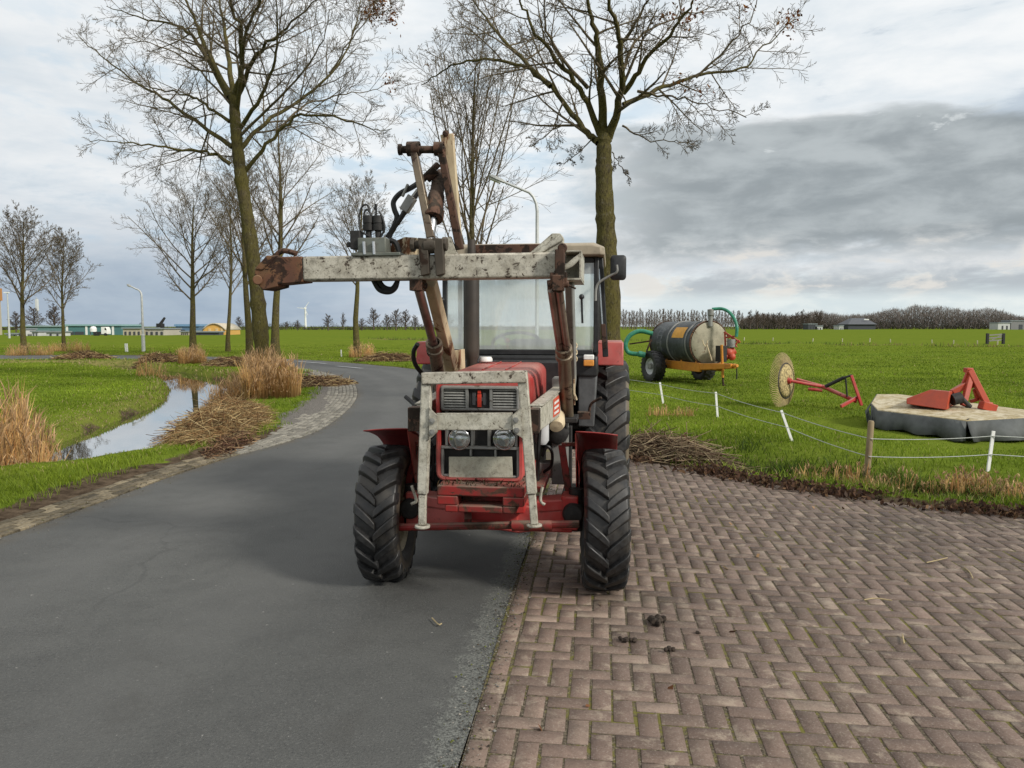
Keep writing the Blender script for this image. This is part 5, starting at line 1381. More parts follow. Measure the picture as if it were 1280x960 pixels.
# transverse beam of the loader, raised
vb = -.50
A_, B_ = L(384, 337, vb), L(706, 332, vb); bd_ = (B_ - A_).normalized()
mb = MB(); mb.beam(A_, B_, .17, .158); part(mb, 'boom_beam', M['silver'], bevel=.014)
mb = MB(); T0, T1 = L(384, 337.5, vb), L(345, 340, vb)
mb.beam(T0 - bd_ * -.0, T1, .175, .165, w1=.18, h1=.18)
mb.prism([L(347, 319, vb - .09), L(347, 358, vb - .09), L(328, 363, vb - .09), L(318, 350, vb - .09), L(318, 338, vb - .09), L(334, 320, vb - .09)], (0, .19, 0))
mb.prism([L(333, 319, vb - .10), L(345, 320, vb - .10), L(328, 338, vb - .10), L(318, 336, vb - .10)], (0, .06, 0))
mb.cyl(L(322, 350, vb - .12), L(322, 350, vb + .14), .032)
hd = part(mb, 'coupling_head', M['rust_orange'], bevel=.006)
mb = MB(); mb.tube(bez([L(342, 322, vb - .02), L(350, 315, vb - .02), L(357, 313.5, vb - .02), L(371, 317, vb - .02)], 6), .018, 8); part(mb, 'coupling_lever', M['rust'], hd)
# boom end on the right: sloping plate, clamp and open box
mb = MB(); mb.prism([L(660, 318, vb - .04), L(690, 291.5, vb - .04), L(700, 291.5, vb - .04), L(704, 296, vb - .04), L(704, 318, vb - .04)], (0, .12, 0)); mb.prism([L(664, 317, vb - .06), L(701, 293, vb - .06), L(704, 296, vb - .06), L(704, 300, vb - .06), L(674, 318, vb - .06)], (0, .02, 0))
part(mb, 'boom_bracket', M['silver_clean'], bevel=.005)
mb = MB(); o = [L(703, 326, vb - .02), L(727, 314, vb - .02), L(727, 346, vb - .02), L(718, 351, vb - .02), L(703, 354, vb - .02)]
x_0, x_1 = L(706, 330, vb).x, L(727, 330, vb).x; z_0, z_1 = L(715, 351, vb).z, L(715, 314, vb).z
mb.box(x_0, x_1, vb - .06, vb - .045, z_1 - .012, z_1); mb.box(x_0, x_1, vb - .06, vb + .5, z_0, z_0 + .014); mb.box(x_0, x_1, vb - .045, vb + .5, z_1 - .014, z_1); mb.box(x_1 - .014, x_1, vb - .06, vb + .5, z_0 + .014, z_1 - .014); mb.box(x_0, x_1, vb + .1, vb + .11, z_0 + .014, z_1 - .014)
mb.prism([L(706, 331, vb - .06), L(717, 322, vb - .06), L(727, 315, vb - .06), L(727, 322, vb - .06), L(716, 333, vb - .06), L(706, 338, vb - .06)], (0, .02, 0))
part(mb, 'boom_end_box', M['silver_clean'], bevel=.003)
mb = MB(); mb.beam(L(700, 312, vb - .14), L(700, 348, vb - .14), .06, .06, (0, 1, 0)); mb.cyl(L(703, 310, vb - .17), L(703, 310, vb - .06), .03); mb.beam(L(688, 350, vb - .13), L(709, 349, vb - .13), .06, .09); mb.cyl(L(685, 356, vb - .14), L(711, 355, vb - .14), .022); mb.beam(L(686, 350, vb - .14), L(687, 362, vb - .14), .025, .03, (0, 1, 0)); mb.cyl(L(708, 355, vb - .1), L(720, 361, vb - .1), .006)
mb.beam(L(698, 344, vb - .14), L(698, 364, vb - .14), .075, .07, (0, 1, 0))
part(mb, 'boom_clamp', M['rust'], bevel=.006)
# lift cylinders
def lift(name, pr, v0, v1, rods):
    top, col, bot = pr
    T, C_, Bm = L(*top, v0), L(*col, v0 + (v1 - v0) * .55), L(*bot, v1)
    mb = MB(); mb.cyl(C_, Bm, .046, .050, 20); ob = part(mb, name, M['bronze'])
    mb = MB(); mb.lathe([(.044, -.06), (.060, -.055), (.062, -.02), (.053, -.015), (.053, .01), (.062, .015), (.062, .05), (.044, .055)], C_, Bm - C_, 22); part(mb, 'gland', M['bronze'], ob)
    mb = MB()
    for du in rods: mb.cyl(T + Vector((du, 0, 0)), C_ + Vector((du, 0, 0)), .026 if len(rods) > 1 else .031, n=14)
    part(mb, 'piston_rod', worn('dull piston rod', (.20, .12, .10), (.30, .24, .20), (.09, .06, .05), .45, 9, .35, .5, dirt_amt=.5), ob)
    return ob
lift('lift_cylinder', ((694, 362), (705, 441), (709, 520)), vb - .1, .55, (-.024, .024))
lift('lift_cylinder', ((523, 360), (543, 434), (552, 500)), vb - .05, .6, (0,))
mb = MB(); mb.box(L(516, 360, vb).x, L(531, 360, vb).x, vb - .09, vb + .05, L(520, 364, vb).z, L(520, 350, vb).z); mb.cyl(L(514, 357, vb - .02), L(534, 357, vb - .02), .02); part(mb, 'cylinder_bracket', M['rust'], bevel=.004)
# boom arms from the posts up to the beam
mb = MB(); mb.beam(L(538, 352, vb + .1), L(566, 464, .62), .075, .07, (0, -1, .4), w1=.085, h1=.08); part(mb, 'boom_arm', M['cream'], bevel=.008)
mb = MB(); mb.beam(L(712, 350, vb + .15), L(716, 480, .66), .05, .12, (0, -1, .4)); part(mb, 'boom_arm', M['greymetal'], bevel=.008)
mb = MB(); a = [L(487, 320, vb + .1), L(489, 303, vb + .1), L(506, 296, vb + .1), L(521, 297, vb + .1), L(519, 320, vb + .1)]; mb.prism(a, (0, .25, 0)); part(mb, 'boom_cover', M['cream'], bevel=.006)
mb = MB(); mb.prism([L(545, 319, vb + .02), L(553, 299, vb + .02), L(563, 295, vb + .02), L(572, 319, vb + .02)], (0, .04, 0)); part(mb, 'boom_gusset', M['silver_clean'], bevel=.004)
mb = MB(); mb.prism([L(553, 440, .55), L(575, 437, .55), L(577, 500, .55), L(555, 505, .55)], (0, .2, 0)); part(mb, 'post_plate', M['cream'], bevel=.004)
mb = MB(); mb.tube(bez([L(522, 430, .1), L(517, 440, .15), L(519, 455, .2), L(530, 470, .3)], 6), .017, 8); part(mb, 'loader_hose', M['black'])
# folded linkage standing on the beam
pv = vb - .11
mb = MB()
for x, w_ in ((528, .03), (547, .028)):
    mb.prism([L(x - 6, 297, pv - .02), L(x + 6, 298, pv - .02), L(x + 8, 342, pv - .02), L(x - 2, 345, pv - .02)], (0, .07, 0))
mb.prism([L(527, 318, pv + .06), L(549, 318, pv + .06), L(551, 344, pv + .06), L(529, 344, pv + .06)], (0, .015, 0))
mb.cyl(L(515, 306, pv + .03), L(559, 305, pv + .03), .028); mb.cyl(L(514, 306, pv + .03), L(519, 306, pv + .03), .045, n=8); mb.cyl(L(553, 305, pv + .03), L(559, 305, pv + .03), .045, n=8); mb.cyl(L(531, 308, pv + .02), L(546, 307, pv + .02), .05)
part(mb, 'clevis', worn('dark greasy clevis', (.055, .045, .034), (.095, .08, .06), (.04, .024, .016), .6, 9, .7, .2), bevel=.004)
R0, R1, R2 = L(537, 302, pv + .03), L(541.5, 272, pv + .06), L(550, 214, pv + .3)
mb = MB(); mb.cyl(R0, R1.lerp(R2, .1), .029, n=18); part(mb, 'tilt_cylinder_rod', M['chrome'])
mb = MB(); ax = (R2 - R1); Ln = ax.length
mb.lathe([(.03, -.01), (.062, -.01), (.066, .0), (.066, .05), (.056, .055), (.054, Ln * .45), (.046, Ln * .5), (.044, Ln * .8), (.03, Ln * .9), (.02, Ln)], R1, ax, 22); part(mb, 'tilt_cylinder', M['rust'])
def flat(name, p, q, v0, v1, w0, w1, th, mat):
    mb = MB(); mb.beam(L(*p, v0), L(*q, v1), w0, th, (0, 1, 0), w1=w1); return part(mb, name, mat, bevel=.006)
flat('link_arm', (517, 186), (539, 298), pv + .10, pv + .03, .045, .05, .06, M['bronze'])
flat('link_arm', (551, 186), (575, 312), pv + .10, pv + .16, .042, .05, .06, M['rust'])
flat('link_strut', (559, 168), (575, 312), pv + .16, pv + .22, .085, .03, .05, M['cream'])
mb = MB(); mb.cyl(L(499, 187, pv + .10), L(556, 187, pv + .10), .024); mb.cyl(L(498.5, 187, pv + .10), L(502, 187, pv + .10), .036); mb.lathe([(.03, -.04), (.046, -.04), (.046, .04), (.03, .04)], L(517, 186, pv + .10), (1, 0, 0), 18); mb.lathe([(.03, -.03), (.044, -.03), (.044, .03), (.03, .03)], L(549, 186, pv + .10), (1, 0, 0), 18); mb.ball(L(557, 167, pv + .14), .022)
part(mb, 'pivot_pin', M['rust'])
mb = MB(); mb.tube(bez([L(547, 206, pv + .24), L(538, 215, pv + .2), L(529, 224, pv + .18)], 4), .022, 8); mb.cyl(L(545, 212, pv + .2), L(533, 224, pv + .2), .03); part(mb, 'hose_union', M['rust'])
for pts in ([(530, 224), (515, 234), (500, 242), (492, 252), (493, 262), (496, 272), (490, 288), (484, 297)], [(524, 238), (517, 248), (510, 258), (500, 274), (490, 288), (486, 298)]):
    mb = MB(); mb.tube(bez([L(x, y, pv + .18) for x, y in pts], 5), .018, 8); part(mb, 'hydraulic_hose', M['black'])
mb = MB(); mb.beam(L(516, 246, pv + .18), L(505, 264, pv + .18), .06, .06, (0, 1, 0)); mb.beam(L(510, 230, pv + .16), L(503, 246, pv + .16), .018, .018); mb.cyl(L(523, 238, pv + .18), L(516, 247, pv + .18), .016); part(mb, 'coupling_valve', M['greymetal'], bevel=.006)
# valve block with two solenoids
vv = vb - .02
mb = MB(); a0, a1 = L(451, 317, vv), L(485, 298, vv); mb.box(a0.x, a1.x, vv - .06, vv + .07, a0.z, a1.z); mb.box(a0.x - .04, a1.x + .10, vv - .08, vv + .08, a0.z - .022, a0.z - .001)
vblk = part(mb, 'valve_block', worn('grey valve block', (.13, .14, .12), (.18, .19, .165), (.06, .045, .03), .3, 12, .5, .4), bevel=.004)
for px_ in (461, 473):
    mb = MB(); b0 = L(px_, 297, vv); mb.cyl(b0, b0 + Vector((0, 0, .05)), .02); z = b0.z + .045
    mb.lathe([(.0, 0), (.036, 0), (.038, .035), (.034, .037), (.034, .045), (.038, .047), (.036, .09), (.03, .095), (0, .095)], (b0.x, vv, z), (0, 0, 1), 16); part(mb, 'solenoid', M['dark'], vblk)
    mb = MB(); mb.cyl(L(px_ - 5, 318, vv - .075), L(px_ - 6, 302, vv - .075), .011); part(mb, 'valve_nipple', M['chrome'], vblk)
mb = MB(); mb.box(L(440, 300, vv).x, L(452, 300, vv).x, vv - .04, vv + .04, L(440, 312, vv).z, L(440, 289, vv).z); mb.box(L(435, 300, vv).x, L(441, 300, vv).x, vv - .03, vv + .03, L(440, 309, vv).z, L(440, 303, vv).z); part(mb, 'connector_box', M['dark'], vblk, bevel=.004)
for pts in ([(462, 296), (451, 288), (449, 272), (453, 258), (460, 257), (463, 268)], [(470, 270), (470, 255), (468, 262)], [(476, 296), (481, 285), (478, 272), (474, 264)], [(465, 270), (459, 262), (455, 268), (456, 285)]):
    mb = MB(); mb.tube(bez([L(x, y, vv - .02) for x, y in pts], 6), .0065, 6); part(mb, 'cable', M['black'], vblk)
mb = MB()
for pts in ([(466, 349), (474, 362), (486, 365), (494, 360), (497, 350)], [(472, 349), (480, 359), (490, 361), (497, 352)], [(486, 300), (494, 303), (498, 312), (499, 318)]):
    mb.tube(bez([L(x, y, vv + .05) for x, y in pts], 6), .017, 8)
part(mb, 'hose_loop', M['black'])

# exhaust
mb = MB(); e0, e1 = L(590, 470, .88), L(590, 300, .88); ex = e0.x
q = lambda y: L(590, y, .88).z
mb.lathe([(.045, q(478)), (.045, q(450)), (.058, q(447)), (.064, q(436)), (.064, q(350)), (.058, q(342)), (.035, q(338)), (.033, q(300))], (ex, .88, 0), (0, 0, 1), 20)
mb.box(ex - .066, ex - .058, .86, .90, q(440), q(345))
part(mb, 'exhaust_pipe', M['exhaust'])

# ---- cab
vc = 1.30; W0, W1 = L(553, 400, vc).x, L(748, 400, vc).x; zb_, zt_ = L(650, 441, vc).z, L(650, 322, vc).z
vr_ = 2.70
mb = MB(); fw = .042
for (v, a) in ((vc, 0), (vr_, 0)):
    mb.box(W0, W0 + fw, v, v + .05, zb_, zt_); mb.box(W1 - fw, W1, v, v + .05, zb_, zt_); mb.box(W0 + fw, W1 - fw, v, v + .05, zt_ - .05, zt_); mb.box(W0 + fw, W1 - fw, v, v + .05, zb_ - .02, zb_ + .03)
for u in (W0, W1 - fw):
    mb.box(u, u + fw, vc + .05, vr_, zt_ - .05, zt_); mb.box(u, u + fw, vc + .05, vr_, zb_ - .02, zb_ + .02); mb.box(u + .002, u + fw - .002, vc + .70, vc + .75, zb_ + .02, zt_ - .05)
cabf = part(mb, 'cab_frame', M['blackpaint'], bevel=.008)
mb = MB(); mb.sheet([[(W0 + fw, vc + .02, z_), (W1 - fw, vc + .02, z_)] for z_ in (zb_ + .03, zt_ - .05)]); part(mb, 'windscreen', M['glass'], cabf, smooth=False)
mb = MB(); mb.sheet([[(W0 + fw, vr_ + .02, z_), (W1 - fw, vr_ + .02, z_)] for z_ in (zb_ + .03, zt_ - .05)]); clear_g = glass_mat('rear window glass', .22, .9); part(mb, 'rear_window', clear_g, cabf, smooth=False)
for u in (W0 + .018, W1 - .024):
    mb = MB(); mb.sheet([[(u, vc + .05, z_), (u, vr_, z_)] for z_ in (zb_ + .02, zt_ - .05)]); part(mb, 'side_window', clear_g, cabf, smooth=False)
# roof: shallow box with sloped sides
zr = L(650, 304.5, vc - .1).z
def ring(v, x0_, x1_, z0_, z1_, r=.09): return [Vector((x0_, v, z0_)), Vector((x1_, v, z0_)), Vector((x1_, v, z0_ + .07)), Vector((x1_ - r, v, z1_)), Vector((x0_ + r, v, z1_)), Vector((x0_, v, z0_ + .07))]
mb = MB(); mb.loft([ring(vc - .16, W0 - .02, W1 + .02, zt_ + .002, zr - .02), ring(vc - .10, W0 - .04, W1 + .05, zt_ + .002, zr), ring(vr_ - .1, W0 - .04, W1 + .05, zt_ + .002, zr + .05), ring(vr_ + .12, W0 - .02, W1 + .02, zt_ + .002, zr - .01)])
part(mb, 'cab_roof', M['roof'], bevel=.012)
mb = MB(); mb.box(L(587, 312, vc - .2).x, L(690, 312, vc - .2).x, vc - .19, vc - .161, L(620, 321, vc - .2).z, L(620, 305.5, vc - .2).z); part(mb, 'visor', M['rust'], bevel=.004)
# dashboard cowl, black band under the windscreen
mb = MB(); mb.box(W0, W1, vc - .10, vc + .25, zb_ - .20, zb_ - .021); mb.box(HC - .40, HC + .50, vc - .18, vc - .02, 1.0, zb_ - .06); part(mb, 'cowl', M['blackpaint'], bevel=.02)
for u0_, u1_ in ((W0 + .0, W0 + .17), (W1 - .17, W1 - .0)):
    mb = MB(); mb.hexa([(u0_, vc - .06, .98), (u1_ - .03, vc - .06, .98), (u1_ - .03, vc + .3, .98), (u0_, vc + .3, .98)], [(u0_, vc - .08, zb_ - .05), (u1_, vc - .08, zb_ - .05), (u1_, vc + .3, zb_ - .05), (u0_, vc + .3, zb_ - .05)]); part(mb, 'cab_side_panel', M['cabgrey'], bevel=.012)
mb = MB(); mb.box(W0, W1, vc + .2, vr_, .92, 1.0); mb.box(W0, W1, vr_ - .05, vr_, 1.0, zb_); part(mb, 'cab_floor', M['dark'], bevel=.01)
# right indicator lamp and left one
for s, (px_, py_) in ((1, (736, 450)),):
    a0, a1 = L(729.5, 457.5, vc - .14), L(742.5, 443.5, vc - .14); zc = (a0.z * .45 + a1.z * .55)
    mb = MB(); mb.box(a0.x, a1.x, vc - .17, vc - .08, zc, a1.z, 0); mb.box(a0.x, a1.x, vc - .172, vc - .08, a0.z, zc - .001, 1); part(mb, 'indicator_lamp', [M['white'], M['amber']], bevel=.008)
# door frame outside right, silver edge, hinges
mb = MB(); mb.beam(L(750, 318, vc + .12), L(757, 446, vc + .12), .05, .06, (0, 1, 0)); mb.beam(L(754, 312, vc + .2), L(748, 318, vc + .1), .04, .04); part(mb, 'door_frame', M['blackpaint'], cabf, bevel=.006)
mb = MB(); mb.beam(L(748.5, 336, vc + .07), L(753.5, 412, vc + .07), .012, .012, (0, 1, 0)); part(mb, 'door_edge', M['chrome'], cabf)
mb = MB(); mb.beam(L(754, 405, vc + .05), L(756, 436, vc + .05), .04, .05, (0, 1, 0)); part(mb, 'door_hinge', M['rust'], cabf, bevel=.004)
# mirror
ms = [L(763, 319, vc - .02), L(783, 317.5, vc - .02), L(782.5, 350, vc - .02), L(763, 346, vc - .02)]
mb = MB(); cx_, cz_ = (ms[0].x + ms[1].x) / 2, (ms[0].z + ms[2].z) / 2; hw_, hh_ = (ms[1].x - ms[0].x) / 2, (ms[0].z - ms[2].z) / 2
A = rrect(cx_ - hw_, cx_ + hw_, cz_ - hh_, cz_ + hh_, .03, vc - .03); B = rrect(cx_ - hw_, cx_ + hw_, cz_ - hh_, cz_ + hh_, .03, vc + .02)
mb.loft([[p + Vector((0, .012, 0)) for p in rrect(cx_ - hw_ * .55, cx_ + hw_ * .55, cz_ - hh_ * .7, cz_ + hh_ * .7, .02, vc - .06)], A, B]); mir = part(mb, 'mirror', M['blackpaint'], bevel=.004)
mb = MB(); mb.tube(bez([L(744.5, 376, vc - .05), L(745, 362, vc - .05), L(749, 353, vc - .05), L(762, 345, vc - .06), L(771, 340, vc - .08), L(771, 331, vc - .08)], 5), .011, 8); part(mb, 'mirror_arm', M['greymetal'], mir)
# window stays with round knobs
for (px_, y0_, y1_) in ((552.5, 375, 402), (727, 371, 404)):
    mb = MB(); mb.ball(L(px_, y0_, vc - .05), .024, 14); mb.beam(L(px_, y0_ + 3, vc - .04), L(px_ + (1 if px_ > 600 else -2), y1_, vc - .02), .018, .012, (0, 1, 0)); part(mb, 'window_stay', M['blackpaint'])
# steering wheel, knobs, seat in the cab
pc = L(645, 428, vc + .42)
mb = MB(); ring_ = [Vector((pc.x + .22 * cos(a), pc.y + .20 * sin(a), pc.z + .09 * sin(a) + .0)) for a in [2 * pi * i / 40 for i in range(41)]]
mb.tube(ring_, .016, 8, cap=False)
for a in (.3, 2.4, 4.5): mb.cyl(pc + Vector((0, 0, -.02)), Vector((pc.x + .22 * cos(a), pc.y + .20 * sin(a), pc.z + .09 * sin(a))), .01, n=6)
mb.cyl(pc + Vector((0, .05, -.01)), pc + Vector((0, -.25, -.35)), .03); part(mb, 'steering_wheel', M['black'])
for px_, m_ in ((624, M['black']), (649, M['black']), (634, plain('red knob', (.4, .08, .05), .5))):
    mb = MB(); q_ = L(px_, 433 if px_ != 634 else 426, vc + .08); mb.ball(q_, .024, 14); mb.cyl(q_, q_ + Vector((0, .03, -.12)), .008, n=8); part(mb, 'control_knob', m_)
mb = MB(); mb.box(-.2, .28, 2.05, 2.5, 1.2, 1.34); mb.box(-.2, .28, 2.42, 2.55, 1.34, 1.72); part(mb, 'seat', M['dark'], bevel=.05)
# rear fenders
for s in (-1, 1):
    a = 1.72; y0 = 1.55
    pts = [(s * .68, 1.52, 1.50), (s * .68, 1.56, 1.71), (s * .68, 2.55, 1.71), (s * .68, 2.98, 1.30), (s * .68, 2.93, 1.26), (s * .68, 2.50, 1.62), (s * .68, 1.64, 1.62), (s * .68, 1.60, 1.50)]
    mb = MB(); mb.prism(pts, (s * .27, 0, 0)); mb.prism([(s * .68, 1.52, 1.5), (s * .68, 1.56, 1.70), (s * .68, 2.55, 1.70), (s * .68, 2.98, 1.30), (s * .68, 2.5, .9), (s * .68, 1.7, .95)], (s * -.02, 0, 0)); part(mb, 'rear_fender', M['red'], bevel=.012)
# chain and stay on the right, step bracket
mb = MB()
for i in range(5):
    q_ = L(719, 432 + i * 4.2, .5); mb.tube([q_ + Vector((.014 * cos(t_), .014 * sin(t_) * (1 if i % 2 else 0), .02 * sin(t_ if i % 2 == 0 else 0) + .018 * (cos(t_) if i % 2 else 0))) for t_ in [2 * pi * k / 12 for k in range(13)]], .005, 6, cap=False)
mb.beam(L(718, 452, .5), L(718, 506, .5), .014, .014); mb.beam(L(718, 492, .5), L(721, 500, .5), .03, .012); part(mb, 'stay_chain', M['cream'])
mb = MB(); mb.beam(L(722, 519, .95), L(738, 519, .95), .1, .06); mb.tube(bez([L(737, 520, .95), L(737, 510, .95), L(741, 503, .93), L(752, 497, .9)], 5), .012, 8); part(mb, 'step_bracket', M['rust'], bevel=.004)
mb = MB(); mb.box(.44, .74, .95, 1.35, .42, .46); mb.beam((.5, 1.15, .46), (.5, 1.15, 1.0), .03, .08, (0, 1, 0)); part(mb, 'cab_step', M['dark'], bevel=.006)
mb = MB(); mb.box(L(698, 523, .5).x, L(722, 523, .5).x, .42, .7, L(700, 527, .5).z, L(700, 521, .5).z); part(mb, 'post_foot', M['dark'], bevel=.006)
# ------------------------------------------------------------------ slurry tanker
Yk = 25.2; pd = P(887, 430, Yk - .9); bearing = radians(20)
tv = Vector((sin(bearing), -cos(bearing), 0)); ts = Vector((-cos(bearing), -sin(bearing), 0))      # towards its drawbar / its near side
kz = tz1(P(855, 470, Yk).x, Yk)
RT, LT = .70, 2.5
front = Vector((pd.x, pd.y, pd.z)); org = Vector((front.x - tv.x * LT / 2, front.y - tv.y * LT / 2, kz))
tk = empty('slurry_tanker', org, atan2(tv.y, tv.x)); tag(tk, 'dark slurry tanker with pale front plate, green hoses and orange yellow chassis', 'slurry tanker')
zc = front.z - kz + .02
t = NT('dark tank paint'); co = t.n('TexCoord').outputs['Object']; n1 = t.noise(2.2, 6, .65, co); mp = t.n('Mapping'); t.link(co, mp.inputs['Vector']); mp.inputs['Scale'].default_value = (6, 6, .8); n2 = t.noise(1.0, 7, .7, mp.outputs[0])
c = t.mix(t.mrange(n1, .35, .65), (.030, .034, .032), (.060, .068, .072)); c = t.mix(t.math('MULTIPLY', t.mrange(n2, .5, .68), .6), c, (.17, .18, .17)); c = t.mix(t.math('MULTIPLY', t.mrange(n2, .42, .3), .5), c, (.09, .055, .035))
M['tank'] = t.finish(c, .5, .1, None, .4)
M['tankend'] = worn('pale tank end', (.34, .31, .22), (.27, .25, .18), (.15, .09, .045), .4, 3, .7, dirt_amt=.4)
M['orange'] = worn('orange yellow chassis paint', (.56, .23, .02), (.50, .19, .02), (.16, .06, .025), .3, 5, .55, dirt_amt=.3)
M['green_hose'] = plain('green suction hose', (.035, .20, .125), .45, 0, .25, 10, .1)
h = LT / 2
mb = MB(); mb.lathe([(.0, -h - .16), (RT * .5, -h - .13), (RT * .85, -h - .06), (RT, -h), (RT, h)], (0, 0, zc), (1, 0, 0), 48); part(mb, 'tank', M['tank'], tk)
mb = MB(); mb.lathe([(RT * .97, h + .002), (RT * .93, h + .03), (RT * .6, h + .075), (0, h + .09)], (0, 0, zc), (1, 0, 0), 48); part(mb, 'front_plate', M['tankend'], tk)
for xq, m_ in ((-.12, M['greymetal']), (h - .30, M['greymetal']), (h - .03, M['rust_orange']), (-h + .02, M['rust'])):
    mb = MB(); mb.lathe([(RT, -.03), (RT + .022, -.028), (RT + .022, .028), (RT, .03)], (xq, 0, zc), (1, 0, 0), 48); part(mb, 'tank_band', m_, tk)
# yellow panel on the near flank  (near side is local -Y or +Y depending on the bearing)
sgn = 1 if Vector((cos(tk.rotation_euler.z + pi / 2), sin(tk.rotation_euler.z + pi / 2), 0)).dot(ts) > 0 else -1
def flank(x, ang, r): a = radians(ang); return Vector((x, sgn * cos(a) * r, zc + sin(a) * r))
mb = MB(); mb.sheet([[flank(x, a, RT + .006) for x in (.10, .42, .78)] for a in (14, 22, 30, 38, 46)]); part(mb, 'yellow_panel', plain('yellow panel', (.62, .30, .03), .5, 0, .15, 6), tk)
# worn grey letters, too faded to read
mb = MB()
for j in range(4):
    a0 = -22 + j * 16
    mb.sheet([[flank(x, a0 + k, RT + .005) for x in (-.80, -.74)] for k in (0, 5, 10)]); mb.sheet([[flank(x, a0 + k, RT + .005) for x in (-.55, -.49)] for k in (0, 5, 10)])
    mb.sheet([[flank(x, a0 + (4 if j % 2 else 8) + k, RT + .0052) for x in (-.739, -.551)] for k in (0, 2)])
part(mb, 'faded_lettering', plain('faded lettering', (.12, .125, .13), .6, 0, .3, 20), tk)
# chassis
mb = MB()
for s in (-1, 1):
    mb.beam((-h - .1, s * .42, zc - RT - .02), (h + .15, s * .42, zc - RT - .05), .09, .28); mb.beam((h + .15, s * .42, zc - RT - .02), (h + 1.25, s * .06, zc - RT + .04), .09, .20, h1=.14)
mb.box(h + .1, h + .19, -.42, .42, zc - RT - .13, zc - RT + .08); mb.box(-.7, -.6, -.6, .6, zc - RT - .16, zc - RT); mb.cyl((h + 1.2, 0, zc - RT + .04), (h + 1.45, 0, zc - RT + .06), .05)
for x in (-.6, .3, h - .1): mb.beam((x, sgn * .44, zc - RT + .02), (x, sgn * .38, zc - RT + .32), .08, .03, (0, 1, 0))
part(mb, 'chassis', M['orange'], tk, bevel=.012)
mb = MB(); mb.box(-h - .75, -h - .1, -.5, .5, zc - RT - .05, zc - RT + .10); part(mb, 'rear_bumper', M['red'], tk, bevel=.01)
# wheels
Rw = .52
for s in (1, -1):
    mb = MB(); mb.cyl((0, -.16, 0), (0, .16, 0), .10, n=20); wq = part(mb, 'wheel', M['greymetal'], tk); wq.location = (-.62 if s == sgn else -.45, s * .92, Rw - .03)
    mb = MB(); mb.lathe([(.26, -.12), (.30, -.17), (.42, -.20), (.49, -.18), (.52, -.10), (.525, 0), (.52, .10), (.49, .18), (.42, .20), (.30, .17), (.26, .12)], (0, 0, 0), (0, 1, 0), 48)
    for i in range(22):
        a = 2 * pi * i / 22
        for k in (-1, 1):
            a2 = a + (.14 if k > 0 else 0); mb.beam((cos(a2) * .525, 0, sin(a2) * .525), (cos(a2 + .12) * .50, k * .19, sin(a2 + .12) * .50), .05, .03, (cos(a2), 0, sin(a2)))
    part(mb, 'tyre', M['lug'], wq)
    mb = MB(); mb.lathe([(.28, s * .14), (.26, s * .13), (.24, s * .06), (.12, s * .04), (.06, s * .08), (0, s * .08)], (0, 0, 0), (0, 1, 0), 36); part(mb, 'rim', M['whitegrey'], wq)
mb = MB(); mb.cyl((-.55, -.9, Rw - .03), (-.55, .9, Rw - .03), .05); part(mb, 'axle', M['dark'], tk)
# world-position helper into the tanker's own space
KI = Matrix.Rotation(-tk.rotation_euler.z, 3, 'Z')
def KP(px, py, dY=0.0): return KI @ (P(px, py, Yk + dY) - org)
mb = MB(); mb.tube(bez([KP(816, 417, .7), KP(800, 414, .8), KP(788, 419, .8), KP(782, 430, .8), KP(785, 440, .8), KP(795, 442.5, .7), KP(802, 442, .6)], 6), .075, 12); mb.cyl(KP(798, 442, .6), KP(806, 444, .6), .10); part(mb, 'suction_hose', M['green_hose'], tk)
mb = MB(); mb.tube(bez([KP(890, 386.5, -1.0), KP(902, 386, -1.1), KP(911, 390, -1.25), KP(918, 399, -1.4), KP(921, 409, -1.5), KP(920.5, 421, -1.5)], 6), .05, 12); part(mb, 'vacuum_hose', M['green_hose'], tk)
b0 = KP(888, 404, -1.0); b1 = KP(888, 386, -1.0)
mb = MB(); mb.lathe([(.07, -.1), (.07, (b1.z - b0.z) * .5), (.10, (b1.z - b0.z) * .55), (.10, (b1.z - b0.z) * .95), (.0, b1.z - b0.z)], b0, (0, 0, 1), 16); part(mb, 'filler_dome', M['greymetal'], tk)
mb = MB(); mb.ball(KP(911, 441, -1.4), .16, 12); mb.cyl(KP(905, 446, -1.4), KP(917, 438, -1.3), .14, n=14); mb.ball(KP(915, 446, -1.5), .12, 10); mb.beam(KP(905, 415, -1.2), KP(925, 428, -1.5), .06, .06); mb.beam(KP(907, 422, -1.2), KP(921, 420, -1.5), .05, .05); mb.beam(KP(906, 415, -1.2), KP(907, 440, -1.3), .05, .05); mb.beam(KP(924, 425, -1.5), KP(914, 438, -1.4), .05, .05); mb.beam(KP(913, 419, -1.3), KP(921, 434, -1.5), .04, .04); part(mb, 'pump', M['red_orange'], tk, bevel=.01)
mb = MB(); mb.cyl(KP(914, 424, -1.4), KP(914, 434, -1.4), .13, n=16); part(mb, 'pump_housing', M['greymetal'], tk)
mb = MB(); mb.box(*(lambda a, b_: (min(a.x, b_.x), max(a.x, b_.x) + .25, min(a.y, b_.y), max(a.y, b_.y), min(a.z, b_.z), max(a.z, b_.z)))(KP(894, 452, -1.3), KP(903, 432, -1.3))); part(mb, 'gear_unit', M['dark'], tk, bevel=.01)
mb = MB(); mb.cyl(KP(902, 431, -1.7), KP(903.5, 472, -1.7), .04); part(mb, 'jack_leg', M['orange'], tk)
mb = MB(); mb.cyl(KP(903.5, 470, -1.7), KP(904, 482, -1.7), .03); mb.beam(KP(901, 484, -1.7), KP(910, 486, -1.6), .16, .06); mb.beam(KP(904, 480, -1.7), KP(908, 485, -1.7), .10, .05); part(mb, 'jack_foot', M['rust'], tk)
